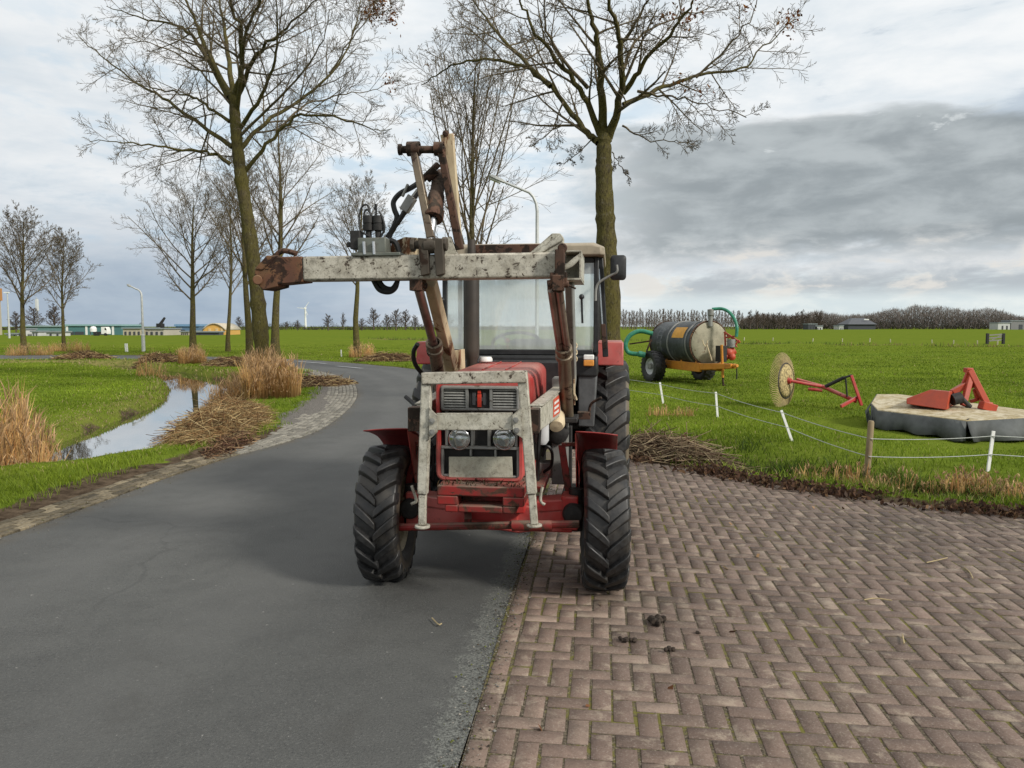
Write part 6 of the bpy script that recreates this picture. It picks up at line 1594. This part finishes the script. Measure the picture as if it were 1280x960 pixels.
mb = MB(); mb.cyl(KP(921, 458, -1.8), KP(921, 474, -1.8), .018); part(mb, 'chain', M['dark'], tk)
mb = MB(); mb.cyl(KP(883, 430, -1.5), KP(890, 451, -1.55), .022); mb.tube(bez([KP(878, 425, -1.5), KP(880, 431, -1.5), KP(883, 432, -1.5), KP(884.5, 425, -1.5)], 4), .018, 6); part(mb, 'hand_fork', M['cream'], tk)
mb = MB(); mb.beam(KP(787, 430, .9), KP(815, 426, .6), .05, .05); mb.beam(KP(808, 440, .6), KP(814, 424, .6), .05, .05); part(mb, 'hose_bracket', M['rust'], tk)

# ------------------------------------------------------------------ wheel rake
Yr = 17.6; wc = P(982.5, 476, Yr); rb = G(1064, 507); rk = empty('wheel_rake', (rb.x, rb.y, tz1(rb.x, rb.y)))
tag(rk, 'red single wheel hay rake with a big straw coloured tined wheel on the grass', 'hay rake')
RO = Vector(rk.location); Q = lambda px, py, dY=0.0: P(px, py, Yr + dY) - RO
axr = Vector((.72, -.69, .03)).normalized(); s_, u_ = frame(axr); wcl = wc - RO
mb = MB(); Rr = .60
mb.lathe([(.40, -.015), (.42, 0), (.40, .015), (.385, 0)], wcl, axr, 48, closed=True); hub = part(mb, 'rake_wheel', M['dark'], rk)
mb = MB()
for i in range(72):
    a = 2 * pi * i / 72; rd = s_ * cos(a) + u_ * sin(a); tn = -s_ * sin(a) + u_ * cos(a)
    mb.tube([wcl + rd * .38, wcl + rd * .50 + tn * .03 - axr * .02, wcl + rd * .60 + tn * .10 - axr * .06, wcl + rd * .63 + tn * .17 - axr * .10], [.009, .009, .008, .006], 5)
part(mb, 'tines', plain('straw coloured tines', (.34, .26, .12), .7, 0, .3, 12), hub)
mb = MB(); mb.lathe([(.385, .004), (.30, .035), (.15, .05), (.06, .055)], wcl, axr, 40); part(mb, 'wheel_disc', plain('straw packed disc', (.33, .26, .12), .8, 0, .75, 22, .6), hub, solid=.01)
mb = MB(); mb.lathe([(0, .12), (.06, .12), (.08, .05), (.08, -.03), (0, -.04)], wcl, axr, 20); part(mb, 'hub', M['red'], hub)
mb = MB(); mb.cyl(wcl + axr * .1, Q(1031, 484, -.2), .035); mb.cyl(Q(996, 474, .2), Q(1031, 483.5, -.2), .032); mb.cyl(Q(1010, 486, -.1), Q(1028, 488, -.2), .04); mb.cyl(Q(1028, 483, -.2), Q(1071, 502, -.5), .045); part(mb, 'carrying_arm', M['red'], rk)
mb = MB(); mb.beam(Q(1064, 469, -.5), Q(1077, 507, -.6), .06, .06, (0, 1, 0)); mb.beam(Q(1051, 508, -.7), Q(1073, 496, -.5), .05, .07); part(mb, 'hitch_frame', M['red'], rk, bevel=.006)
mb = MB(); mb.cyl(Q(1032, 483, -.25), Q(1055, 472, -.45), .04); mb.cyl(Q(1055, 472, -.45), Q(1065, 469, -.5), .025); mb.cyl(Q(1057, 473, -.5), Q(1059, 496, -.5), .018); part(mb, 'top_link', M['dark'], rk)

# ------------------------------------------------------------------ mower
mo = empty('mower', (G(1208, 557).x + .5, G(1208, 557).y + .8, tz1(7.4, 12.6))); tag(mo, 'low drum mower with cream top, grey cloth skirts and orange red headstock', 'mower')
MO = Vector(mo.location)
top_px = [(1089, 503.5, 13.9), (1097, 512.5, 13.55), (1150, 518.5, 12.8), (1208, 525.5, 12.05), (1282, 521.5, 12.25), (1345, 522, 12.6), (1350, 514, 13.9), (1282, 512, 14.1), (1241, 507, 14.4), (1180, 499, 14.9), (1121, 492.5, 15.1), (1096, 492.5, 14.8)]
TP = [P(x, y, Yq) - MO for x, y, Yq in top_px]
mb = MB(); mb.loft([[p - Vector((0, 0, .03)) for p in TP], [p + Vector((0, 0, .0)) for p in TP]])
t = NT('dirty cream canvas'); co = t.n('TexCoord').outputs['Object']; n1 = t.noise(3, 7, .7, co); n2 = t.noise(11, 6, .7, co)
c = t.mix(t.mrange(n1, .38, .62), (.50, .45, .33), (.33, .27, .15)); c = t.mix(t.math('MULTIPLY', t.mrange(n2, .48, .66), .75), c, (.20, .15, .07))
part(mb, 'top_cover', t.finish(c, .85, 0, t.bump(n2, .3, .02), .2), mo, bevel=.012)
mb = MB(); a = TP[3] + Vector((0, 0, .004)); b_ = TP[8] + Vector((0, 0, .004)); mb.beam(a.lerp(b_, .02), a.lerp(b_, .55), .025, .006); part(mb, 'cover_seam', M['dark'], mo)
M['skirt'] = plain('grey skirt cloth', (.078, .084, .082), .75, 0, .3, 3, .5)
def skirt(i0, i1, seed, out):
    rg = random.Random(seed); rows = [[], [], []]
    for i in range(i0, i1):
        for k in range(8):
            p = TP[i].lerp(TP[i + 1], k / 8); g_z = tz1(p.x + MO.x, p.y + MO.y) - MO.z
            f = Vector(out) * (.07 * sin(k * .9 + i) + .07 + .08 * rg.random()); rows[0].append(p - Vector((0, 0, .012)) + Vector(out) * .012); rows[1].append(Vector((p.x, p.y, (p.z + g_z) / 2)) + f * .6); rows[2].append(Vector((p.x, p.y, g_z + .03 + .02 * sin(i * 3 + k * .9))) + f * 1.2)
    p = TP[i1]; g_z = tz1(p.x + MO.x, p.y + MO.y) - MO.z
    for r, z, f in ((0, p.z - .012, .012), (1, (p.z + g_z) / 2, .04), (2, g_z + .03, .07)): rows[r].append(Vector((p.x, p.y, z)) + Vector(out) * f)
    mb = MB(); mb.sheet(rows); return part(mb, 'skirt', M['skirt'], mo, solid=.006, angle=60)
skirt(0, 3, 1, (-.45, -.85, 0)); skirt(3, 5, 2, (.1, -1, 0))
# torn left flap
mb = MB(); a, b_ = TP[0], TP[11]; e = lambda p, dx_, dy_, z: Vector((p.x + dx_, p.y + dy_, z))
mb.sheet([[a, a.lerp(b_, .5), b_], [e(a, -.10, -.03, .22), e(a.lerp(b_, .5), -.16, 0, .24), e(b_, -.10, .1, .22)], [e(a, -.04, -.06, .02), e(a.lerp(b_, .5), -.12, 0, .04), e(b_, -.05, .1, .02)]]); part(mb, 'skirt_flap', M['skirt'], mo, solid=.006, angle=60)
mb = MB()
for x, yq in ((7.0, 13.6), (8.2, 13.4)): mb.cyl((x - MO.x, yq - MO.y, .02), (x - MO.x, yq - MO.y, .32), .34, n=24)
part(mb, 'cutting_drum', M['dark'], mo)
q = lambda x, y, Yq=13.35: P(x, y, Yq) - MO
mb = MB(); fr = [q(1133, 505), q(1183, 512.5, 13.0), q(1187, 489, 13.0), q(1163, 487), q(1133, 498)]
bk = [q(1140, 503, 13.9), q(1193, 509.5, 13.6), q(1194, 489.5, 13.6), q(1168, 487, 13.9), q(1140, 497, 13.9)]
mb.loft([fr, bk]); part(mb, 'belt_guard', M['red_orange'], mo, bevel=.012)
mb = MB()
mb.beam(q(1212, 463), q(1236, 510, 13.2), .10, .09, (0, 1, 0)); mb.beam(q(1214, 468), q(1204, 507, 13.2), .09, .08, (0, 1, 0)); mb.prism([q(1202, 482), q(1210, 462), q(1217, 462), q(1219, 484), q(1210, 488)], (0, .05, 0)); mb.beam(q(1190, 491), q(1207, 481), .10, .10, (0, 1, 0)); mb.beam(q(1226, 506, 13.1), q(1243, 511, 13.1), .16, .14); mb.cyl(q(1237, 503, 13.1), q(1237, 514, 13.1), .05); mb.beam(q(1213, 502), q(1228, 497), .05, .06); mb.beam(q(1218, 486), q(1222, 500), .06, .05, (0, 1, 0)); mb.box(*(lambda a, b_: (a.x, b_.x, a.y, a.y + .12, b_.z, a.z))(q(1209, 460), q(1217, 466)))
part(mb, 'headstock', M['red_orange'], mo, bevel=.010)
mb = MB(); mb.cyl(q(1190, 500, 13.2), q(1201, 497, 13.2), .10, n=16); mb.cyl(q(1201, 498, 13.2), q(1212, 509, 13.2), .05); part(mb, 'gearbox', M['dark'], mo)

# ------------------------------------------------------------------ electric fence on the right
M['postwhite'] = plain('white plastic post', (.74, .74, .70), .6, 0, .08, 10, .1)
tops = []
def fpost(b, t_, name, label, w_, mat, rnd=False, group=None):
    r = ray(*b); tt = 5.0
    while tt < 40:
        p = CAM + r * tt; z = tz1(p.x, p.y)
        if p.z <= z + .03: break
        tt += .03
    top = P(t_[0], t_[1], p.y); root = Vector((p.x, p.y, z)); mb = MB(); v = top - root; v.y += .02
    if rnd: mb.tube([Vector((0, 0, -.25)) , v * .5 + Vector((.01, 0, 0)), v * .97, v], [w_ / 2, w_ / 2 * .97, w_ / 2 * .92, w_ / 2 * .7], 12)
    else: mb.beam(-v.normalized() * .2, v, w_, w_ * .5, (0, 1, 0)); 
    o = mb.build(name, mat, None, bevel=.003); o.location = root; tag(o, label, 'fence post', group); tops.append((root, v)); return o
fpost((829, 503), (825, 478), 'fence_post', 'white plastic fence post farthest back, below the slurry tanker wheel', .045, M['postwhite'])
fpost((897, 520), (895, 490), 'fence_post', 'upright white plastic fence post below the drawbar of the slurry tanker', .042, M['postwhite'])
fpost((990, 549), (977, 513), 'fence_post', 'leaning white plastic fence post below the hay rake wheel', .040, M['postwhite'])
fpost((1082, 592), (1090, 526), 'fence_post', 'weathered round wooden fence post in front of the mower skirt', .085, M['wood'], True)
fpost((1235, 586), (1243, 539), 'fence_post', 'white plastic fence post nearest to the right, in front of the mower', .042, M['postwhite'])
def atp(i, k): return tops[i][0] + tops[i][1] * k
far0 = tops[0][0] + Vector((-4, 9, .0)); nearx = tops[4][0] + Vector((3.0, -1.2, 0))
mwire = plain('pale fence cord', (.48, .50, .46), .6, 0, .1, 30)
for ks, lb in (((.92, .95, .93, .68, .88), 'upper pale cord of the electric fence along the ditch'), ((.42, .45, .45, .36, .42), 'lower pale cord of the electric fence along the ditch')):
    pts = [far0 + Vector((0, 0, .75 * ks[0]))] + [atp(i, ks[i]) + Vector((0, -.02 if i != 3 else -.05, 0)) for i in range(5)] + [nearx + Vector((0, 0, .6 * ks[4]))]
    out = []
    for i in range(len(pts) - 1):
        for k in range(8):
            t_ = k / 8; p = pts[i].lerp(pts[i + 1], t_); p.z -= .10 * t_ * (1 - t_); out.append(p)
    out.append(pts[-1]); mb = MB(); mb.tube(out, .006, 5); tag(mb.build('electric_fence', mwire, None), lb, 'fence')

# far row of short posts along the meadow ditch, and the gate
rg = random.Random(8)
pr = None
for i, (x, y) in enumerate([(930, 425.5), (966, 426), (1016, 427), (1053, 427.5), (1087, 427.5), (1113, 428), (1165, 429), (1192, 429.5), (1222, 430), (1247, 430.5)]):
    p = G(x, y)
    if pr is None:
        mb = MB(); mb.beam((0, 0, -.2), (.03, 0, .42), .09, .09, (0, 1, 0)); pr = o = mb.build('stake', M['postwhite'], None, bevel=.01); pr.data.materials[0] = plain('weathered pale stake', (.42, .39, .28), .8)
    else: o = pr.copy(); COL.objects.link(o)
    o.location = (p.x, p.y, tz1(p.x, p.y)); o.rotation_euler = (rg.uniform(-.1, .1), rg.uniform(-.1, .1), rg.uniform(0, 3)); tag(o, 'short pale stake in the far row along the meadow ditch', 'stake', 'far row of short pale stakes')
g0, g1 = P(1234, 428, 82), P(1254, 428, 82); gz = tz1(g0.x, 82); gt = empty('field_gate', (g0.x, 82, gz)); tag(gt, 'grey wooden field gate between two dark posts far out on the meadow', 'gate')
wd_ = g1.x - g0.x
for x in (0, wd_): 
    mb = MB(); mb.beam((x, 0, -.2), (x, 0, 1.15), .24, .24, (0, 1, 0)); part(mb, 'gate_post', M['dark'], gt, bevel=.02)
mb = MB()
for z in (.35, .65, .95): mb.beam((.12, 0, z), (wd_ - .12, 0, z + .1), .06, .13)
mb.beam((.2, -.05, .3), (wd_ - .2, -.05, 1.0), .05, .1); part(mb, 'rails', plain('grey boards', (.22, .21, .19), .8), gt)
# small white posts beyond the bend
for (x, y, yt, lb) in ((427, 446.5, 438, 'short white marker stick in the grass left of the wavy trunked tree'), (467, 449, 446, 'tiny pale stake on the verge just right of the wavy trunk'), (498, 452, 445, 'leaning pale stake beside the low brown heap beyond the bend'), (502, 450, 444, 'second pale stake beside the low brown heap beyond the bend, slightly farther away')):
    p = G(x, y); t_ = P(x - .6, yt, p.y); mb = MB(); mb.beam((0, 0, -.1), (t_.x - p.x, 0, t_.z), .07, .05, (0, 1, 0)); o = mb.build('marker_stake', M['postwhite'], None, bevel=.005); o.location = (p.x, p.y, tz1(p.x, p.y)); tag(o, lb, 'stake')
p = G(158.5, 440.5); mb = MB(); mb.beam((0, 0, -.2), (-.03, 0, P(158, 430, p.y).z), .20, .10, (0, 1, 0)); o = mb.build('roadside_delineator', M['postwhite'], None, bevel=.02); o.location = (p.x, p.y, tz1(p.x, p.y)); tag(o, 'white roadside marker post at the far lane edge left of the lamp post', 'marker post')

# ------------------------------------------------------------------ street lamps
M['lampgrey'] = plain('galvanised lamp column', (.46, .47, .46), .5, .2, .12, 4, .05)
def lamp(label, base, top_px, head_px, Yq, r=.06):
    root = empty('street_lamp', base); tag(root, label, 'street lamp'); B = Vector(base)
    T = P(*top_px, Yq) - B; Hd = P(*head_px, Yq) - B; h_ = T.z; mb = MB(); s = 1 if Hd.x > 0 else -1; bendx = T.x * .0
    pts = [Vector((0, 0, -.1)), Vector((0, 0, 1.2)), Vector((0, 0, 1.25)), Vector((0, 0, h_ * .86))] + [Vector((s * .42 * (1 - cos(a)), 0, h_ * .86 + (h_ * .10) * sin(a) * 1.0)) for a in (.4, .8, 1.15, 1.45)]
    Ln = Hd - pts[-1]; pts.append(pts[-1] + Ln * .55)
    mb.tube(pts, [r * 1.5, r * 1.45, r, r * .85, r * .75, r * .7, r * .68, r * .66, r * .6], 12); part(mb, 'pole', M['lampgrey'], root)
    a = pts[-1]; e_ = Hd; d_ = (e_ - a)
    rings = []
    for f, w_, hh in ((0, .05, .05), (.12, .09, .08), (.55, .15, .10), (.9, .13, .07), (1.0, .08, .03)):
        c_ = a + d_ * f; rings.append([c_ + Vector((0, w_, -hh * .4)), c_ + Vector((0, w_ * .8, hh * .7)), c_ + Vector((0, -w_ * .8, hh * .7)), c_ + Vector((0, -w_, -hh * .4))])
    mb = MB(); mb.loft(rings); hd_ = part(mb, 'lamp_head', plain('lamp head grey', (.30, .31, .30), .5), root, bevel=.01)
    mb = MB(); c_ = a + d_ * .6; mb.loft([[a + d_ * f + Vector((0, w_, -.045)) for w_ in (.1, -.1)] + [a + d_ * f + Vector((0, w_, -.10)) for w_ in (-.08, .08)] for f in (.3, .92)]); part(mb, 'lamp_glass', plain('lamp glass', (.6, .6, .57), .3), hd_)
b0 = P(671, 474, 24); lamp('grey street lamp rising behind the tractor cab roof, its head pointing left', (b0.x, 24, 0), (671, 228), (611, 219.5), 24)
b1 = gbase(179.5, 440); lamp('small white street lamp beside the lane in the left distance', b1, (179, 358), (159, 355.5), b1.y, .085)

# ------------------------------------------------------------------ far buildings, mast and wind turbine on the left
def far_box(name, label, cat, px0, px1, ytop, Y0, depth, mat, roof=None, roofh=0, gable=False):
    if px0 < 300: Y0 *= .72; depth = min(depth, 9)
    a, b_ = P(px0, 420, Y0), P(px1, 420, Y0); h_ = P(px0, ytop, Y0).z; wd = b_.x - a.x
    root = empty(name, (a.x + wd / 2, Y0, 0)); tag(root, label, cat); mb = MB()
    if gable:
        n = 9; poly = [(-wd / 2, 0, -.4), (wd / 2, 0, -.4)] + [(wd / 2 - wd * i / n, 0, h_ - roofh + roofh * sin(pi * i / n) ** .8) for i in range(n + 1)]
        mb.prism(poly, (0, depth, 0)); part(mb, 'wall', mat, root, smooth=False)
        rows = [[(wd / 2 * 1.03 - wd * 1.03 * i / n, y, h_ - roofh + roofh * sin(pi * i / n) ** .8 + .12) for i in range(n + 1)] for y in (-.3, depth + .3)]
        mb = MB(); mb.sheet(rows); part(mb, 'roof', roof, root, solid=.2)
    else:
        mb.box(-wd / 2, wd / 2, 0, depth, -.4, h_); part(mb, 'wall', mat, root, smooth=False)
        if roof: mb = MB(); mb.box(-wd / 2 - .2, wd / 2 + .2, -.3, depth + .3, h_ + .002, h_ + max(.25, roofh)); part(mb, 'roof', roof, root, smooth=False)
    return root, wd, h_
def clad(name, col, sc_=1.5):
    t = NT(name); co = t.n('TexCoord').outputs['Object']; wv = t.n('TexWave', Scale=sc_, bands_direction='X'); t.link(co, wv.inputs['Vector']); n1 = t.noise(.2, 4, .6, co)
    c = t.mix(t.mrange(wv.outputs['Fac'], .3, .9), col, tuple(x * .78 for x in col)); c = t.mix(t.math('MULTIPLY', t.mrange(n1, .4, .6), .3), c, tuple(x * .7 for x in col))
    return t.finish(c, .6, 0, None, .3)
teal = clad('teal cladding', (.085, .20, .20)); teal2 = clad('pale teal cladding', (.15, .27, .27)); pale = clad('pale cladding', (.55, .56, .54)); creamw = clad('cream cladding', (.50, .45, .33)); yel = clad('yellow cladding', (.72, .42, .11)); bluew = clad('blue grey cladding', (.12, .20, .30)); darkw = clad('dark cladding', (.06, .065, .075)); orangew = clad('orange cladding', (.50, .24, .08))
roofg = plain('grey roof sheet', (.20, .23, .24), .6)
def panels(root, wd, h_, fr, mat, name='door', z0=.0, z1=.9, wz=.03):
    for f in fr:
        mb = MB(); x = -wd / 2 + wd * f; mb.box(x - wd * wz, x + wd * wz, -.12, -.005, z0, h_ * z1); part(mb, name, mat, root, smooth=False)
r_, wd, h_ = far_box('warehouse', 'long teal warehouse with narrow white door strips on the left horizon', 'warehouse', 83, 152, 407.5, 225, 30, teal, plain('pale teal roof edge', (.22, .36, .36), .5), .35)
panels(r_, wd, h_, (.02, .37, .85), M['white'], 'door_strip', 0, 1.0, .018); panels(r_, wd, h_, (.10, .2, .28, .62, .72), darkw, 'loading_door', 0, .38, .04)
r_, wd, h_ = far_box('warehouse', 'lower pale teal warehouse behind the two leftmost trees', 'warehouse', 33, 81, 408.5, 235, 25, teal2, plain('grey green roof edge', (.25, .34, .34), .5), .3); panels(r_, wd, h_, (.2, .7), darkw, 'loading_door', 0, .5, .05)
r_, wd, h_ = far_box('tower_block', 'tall cream block with orange top cut off by the left edge', 'building', -90, -34, 374, 215, 9, creamw, orangew, 2.6); panels(r_, wd, h_, (.3, .55, .8, .93), darkw, 'window', .2, .25, .02)
mb_ = None
for k, (x0, x1, yt, lb, nm, cat, mt_) in enumerate([(40, 48, 415, 'small white cabin left of the wide white trailer', 'site_cabin', 'cabin', pale), (58, 77, 415.5, 'wide white trailer box in front of the pale teal warehouse', 'trailer_box', 'trailer', pale), (25, 33, 412, 'white delivery box left of the pale teal warehouse', 'site_cabin', 'cabin', pale), (8, 22, 418, 'low white container beside the tall cream block', 'container', 'container', pale)]):
    r_, wd, h_ = far_box(nm, lb, cat, x0, x1, yt, 205, 3, mt_, roofg, .15); panels(r_, wd, h_, (.3, .75), darkw, 'door', 0, .7, .05)
# white silo, lorry
a = P(117, 420, 152); si = empty('silo', (a.x, 152, 0)); tag(si, 'white round silo standing in front of the teal warehouse', 'silo'); hs = P(117, 408, 152).z
mb = MB(); mb.cyl((0, 0, .8), (0, 0, hs - .4), .62, n=20); mb.lathe([(.62, 0), (.4, .35), (0, .45)], (0, 0, hs - .4), (0, 0, 1), 20); part(mb, 'tank', M['white'], si)
mb = MB()
for s in (-1, 1): mb.cyl((s * .6, 0, -.1), (s * .6, 0, .9), .08, n=8)
part(mb, 'leg', M['greymetal'], si)
a = P(130, 420, 150); lo = empty('lorry', (a.x, 150, 0)); lo.scale = (.6, .6, .6); tag(lo, 'white lorry cab parked before the teal warehouse right of the silo', 'lorry')
mb = MB(); mb.prism([(-.9, 0, .6), (1.1, 0, .6), (1.1, 0, 1.8), (.7, 0, 2.9), (-.9, 0, 2.9)], (0, 2.3, 0)); part(mb, 'cab', M['white'], lo, bevel=.08)
mb = MB(); mb.box(-3.6, -.95, 0, 2.3, .9, 1.3); part(mb, 'chassis', M['dark'], lo)
for x in (.5, -2.0, -3.0):
    mb = MB(); mb.cyl((x, -.05, .48), (x, .3, .48), .5, n=18); part(mb, 'wheel', M['lug'], lo)
mb = MB(); mb.prism([(.3, -.02, 1.9), (1.0, -.02, 1.85), (.68, -.02, 2.6), (.3, -.02, 2.6)], (0, .01, 0)); part(mb, 'window', M['dark'], lo, smooth=False)
for k, (x0, x1, yt, lb, mt_) in enumerate([(154, 176, 411, 'low cream shed left of the lamp post pole', creamw), (180, 205, 411.5, 'low pale shed right of the lamp post pole', clad('beige cladding', (.46, .43, .36))), (226, 236, 415, 'small cream shed below the blue grey hall', creamw)]):
    r_, wd, h_ = far_box('shed', lb, 'shed', x0, x1, yt, 215 + 3 * k, 8, mt_, roofg, .25); panels(r_, wd, h_, (.15, .4, .65, .9), darkw, 'window', .15, .6, .05)
r_, wd, h_ = far_box('hall', 'blue grey hall half hidden behind the spreading tree trunk', 'hall', 220, 249, 408, 240, 20, bluew, plain('bright blue roof edge', (.15, .27, .42), .5), .5); panels(r_, wd, h_, (.3, .7), darkw, 'door', 0, .6, .09)
r_, wd, h_ = far_box('hall', 'low dark grey shed between the pale sheds and the blue grey hall', 'hall', 206, 221, 412, 242, 14, darkw, roofg, .3); panels(r_, wd, h_, (.5,), pale, 'door', 0, .5, .1)
r_, wd, h_ = far_box('yellow_hall', 'yellow hall with low curved gable lit by the sun', 'hall', 254, 282, 405, 230, 25, yel, plain('pale roof', (.45, .40, .30), .6), 1.4, True); panels(r_, wd, h_, (.3, .62, .85), plain('pale yellow door', (.62, .45, .22), .6), 'door', 0, .6, .06)
r_, wd, h_ = far_box('trailer', 'long dark trailer parked in front of the yellow hall', 'trailer', 244, 274, 415.5, 222, 2.5, darkw, roofg, .1); panels(r_, wd, h_, (.2, .8), M['lug'], 'wheel', -.1, .25, .03)
# crane boom, masts
def far_pole(name, label, cat, px, y0, y1, Yq, r0, r1, mat, px1=None):
    a = P(px, y0, Yq); b_ = P(px if px1 is None else px1, y1, Yq); root = empty(name, (a.x, Yq, 0)); tag(root, label, cat); return root, b_ - Vector((a.x, Yq, 0)), a.z
r_, t_, z0 = far_pole('mobile_crane', 'dark slanting crane boom above the pale sheds', 'crane', 200, 410, 397, 172, .3, .2, M['dark'], 206)
mb = MB(); mb.beam((0, 0, 2.2), t_, .55, .6, (0, 1, 0), w1=.35, h1=.4); part(mb, 'boom', M['dark'], r_); mb = MB(); mb.box(-1.6, 1.6, -1, 1, .5, 1.6); mb.box(-.5, .7, -.8, .8, 1.6, 2.5); part(mb, 'carriage', M['dark'], r_, bevel=.05)
for x in (-1.1, 0, 1.1):
    mb = MB(); mb.cyl((x, -1.05, .5), (x, 1.05, .5), .5, n=14); part(mb, 'wheel', M['lug'], r_)
r_, t_, z0 = far_pole('lattice_mast', 'thin grey lattice mast between the two leftmost trees', 'mast', 48, 420, 372, 240, .2, .1, M['lampgrey'])
mb = MB(); H_ = t_.z
for s in ((-.3, -.3), (.3, -.3), (0, .35)): mb.beam((s[0], s[1], -.3), (s[0] * .4, s[1] * .4, H_), .09, .09)
for k in range(10): z = H_ * k / 10; mb.beam((-.3 + .018 * k, -.3, z), (.3 - .018 * k, -.3, z + H_ / 10), .05, .05)
part(mb, 'lattice', M['lampgrey'], r_); mb = MB(); mb.box(-.35, .35, -.4, .4, H_ * .62, H_ * .95); part(mb, 'antenna', M['whitegrey'], r_, bevel=.05)
r_, t_, z0 = far_pole('light_mast', 'white light mast standing before the tall cream block', 'mast', 12, 426, 366, 120, .2, .1, M['lampgrey'])
mb = MB(); mb.tube([(0, 0, -.3), (0, 0, t_.z)], [.17, .09], 10); part(mb, 'pole', M['lampgrey'], r_); mb = MB(); mb.box(-.5, .3, -.15, .15, t_.z - .05, t_.z + .12); part(mb, 'lamp_head', M['white'], r_)
a = P(382, 408, 640); tb_ = empty('wind_turbine', (a.x, 640, 0)); tag(tb_, 'white wind turbine far away on the left horizon', 'wind turbine'); hz = P(382, 385.5, 640).z
mb = MB(); mb.tube([(0, 0, 0), (0, 0, hz)], [.95, .6], 14); part(mb, 'tower', M['white'], tb_); mb = MB(); mb.box(-.7, .7, -1.6, 1.6, hz - .6, hz + .7); mb.ball((0, -1.8, hz), .7, 10); nc = part(mb, 'nacelle', M['white'], tb_, bevel=.2)
for a_ in (35, 155, 275):
    d_ = Vector((sin(radians(a_)), 0, cos(radians(a_)))); mb = MB(); o0 = Vector((0, -1.9, hz)); mb.beam(o0, o0 + d_ * 6.4, .75, .25, (0, 1, 0), w1=.22, h1=.12); part(mb, 'rotor_blade', M['white'], tb_)
# dark barn and white farm sheds on the right horizon
r_, wd, h_ = far_box('barn', 'dark slate barn with big hipped roof in front of the far wood', 'barn', 1060, 1094, 405.5, 455, 14, darkw)
mb = MB(); zt = P(1078, 397.5, 455).z; mb.loft([[(-wd / 2 - .6, -1, h_ + .02), (wd / 2 + .6, -1, h_ + .02), (wd / 2 + .6, 15, h_ + .02), (-wd / 2 - .6, 15, h_ + .02)], [(-wd * .22, 6, zt), (wd * .28, 6, zt), (wd * .28, 8, zt), (-wd * .22, 8, zt)]]); rf = part(mb, 'roof', plain('slate roof', (.085, .09, .10), .6), r_, smooth=False); mb = MB(); mb.box(wd * .12, wd * .3, 1.6, 1.9, h_ + 2.6, h_ + 3.2); part(mb, 'skylight', M['white'], rf)
for x0, x1, yt, lb in ((1010, 1021, 405.5, 'small farm shed with pale wall left of the dark barn'), (1019, 1028, 408, 'white trailer box on the horizon beside the farm shed'), (1049, 1054, 407.5, 'tiny white box on the horizon left of the dark barn'), (1247, 1263, 404, 'long low white farm shed on the horizon at the far right'), (1262, 1300, 401.5, 'grey roofed farm hall on the horizon at the right edge')):
    r_, wd, h_ = far_box('farm_shed', lb, 'farm shed', x0, x1, yt, 440, 8, pale if 'white' in lb else darkw if 'left' in lb else clad('grey hall wall', (.22, .22, .22)), roofg, .5); panels(r_, wd, h_, (.35, .7), darkw, 'door', 0, .6, .06)
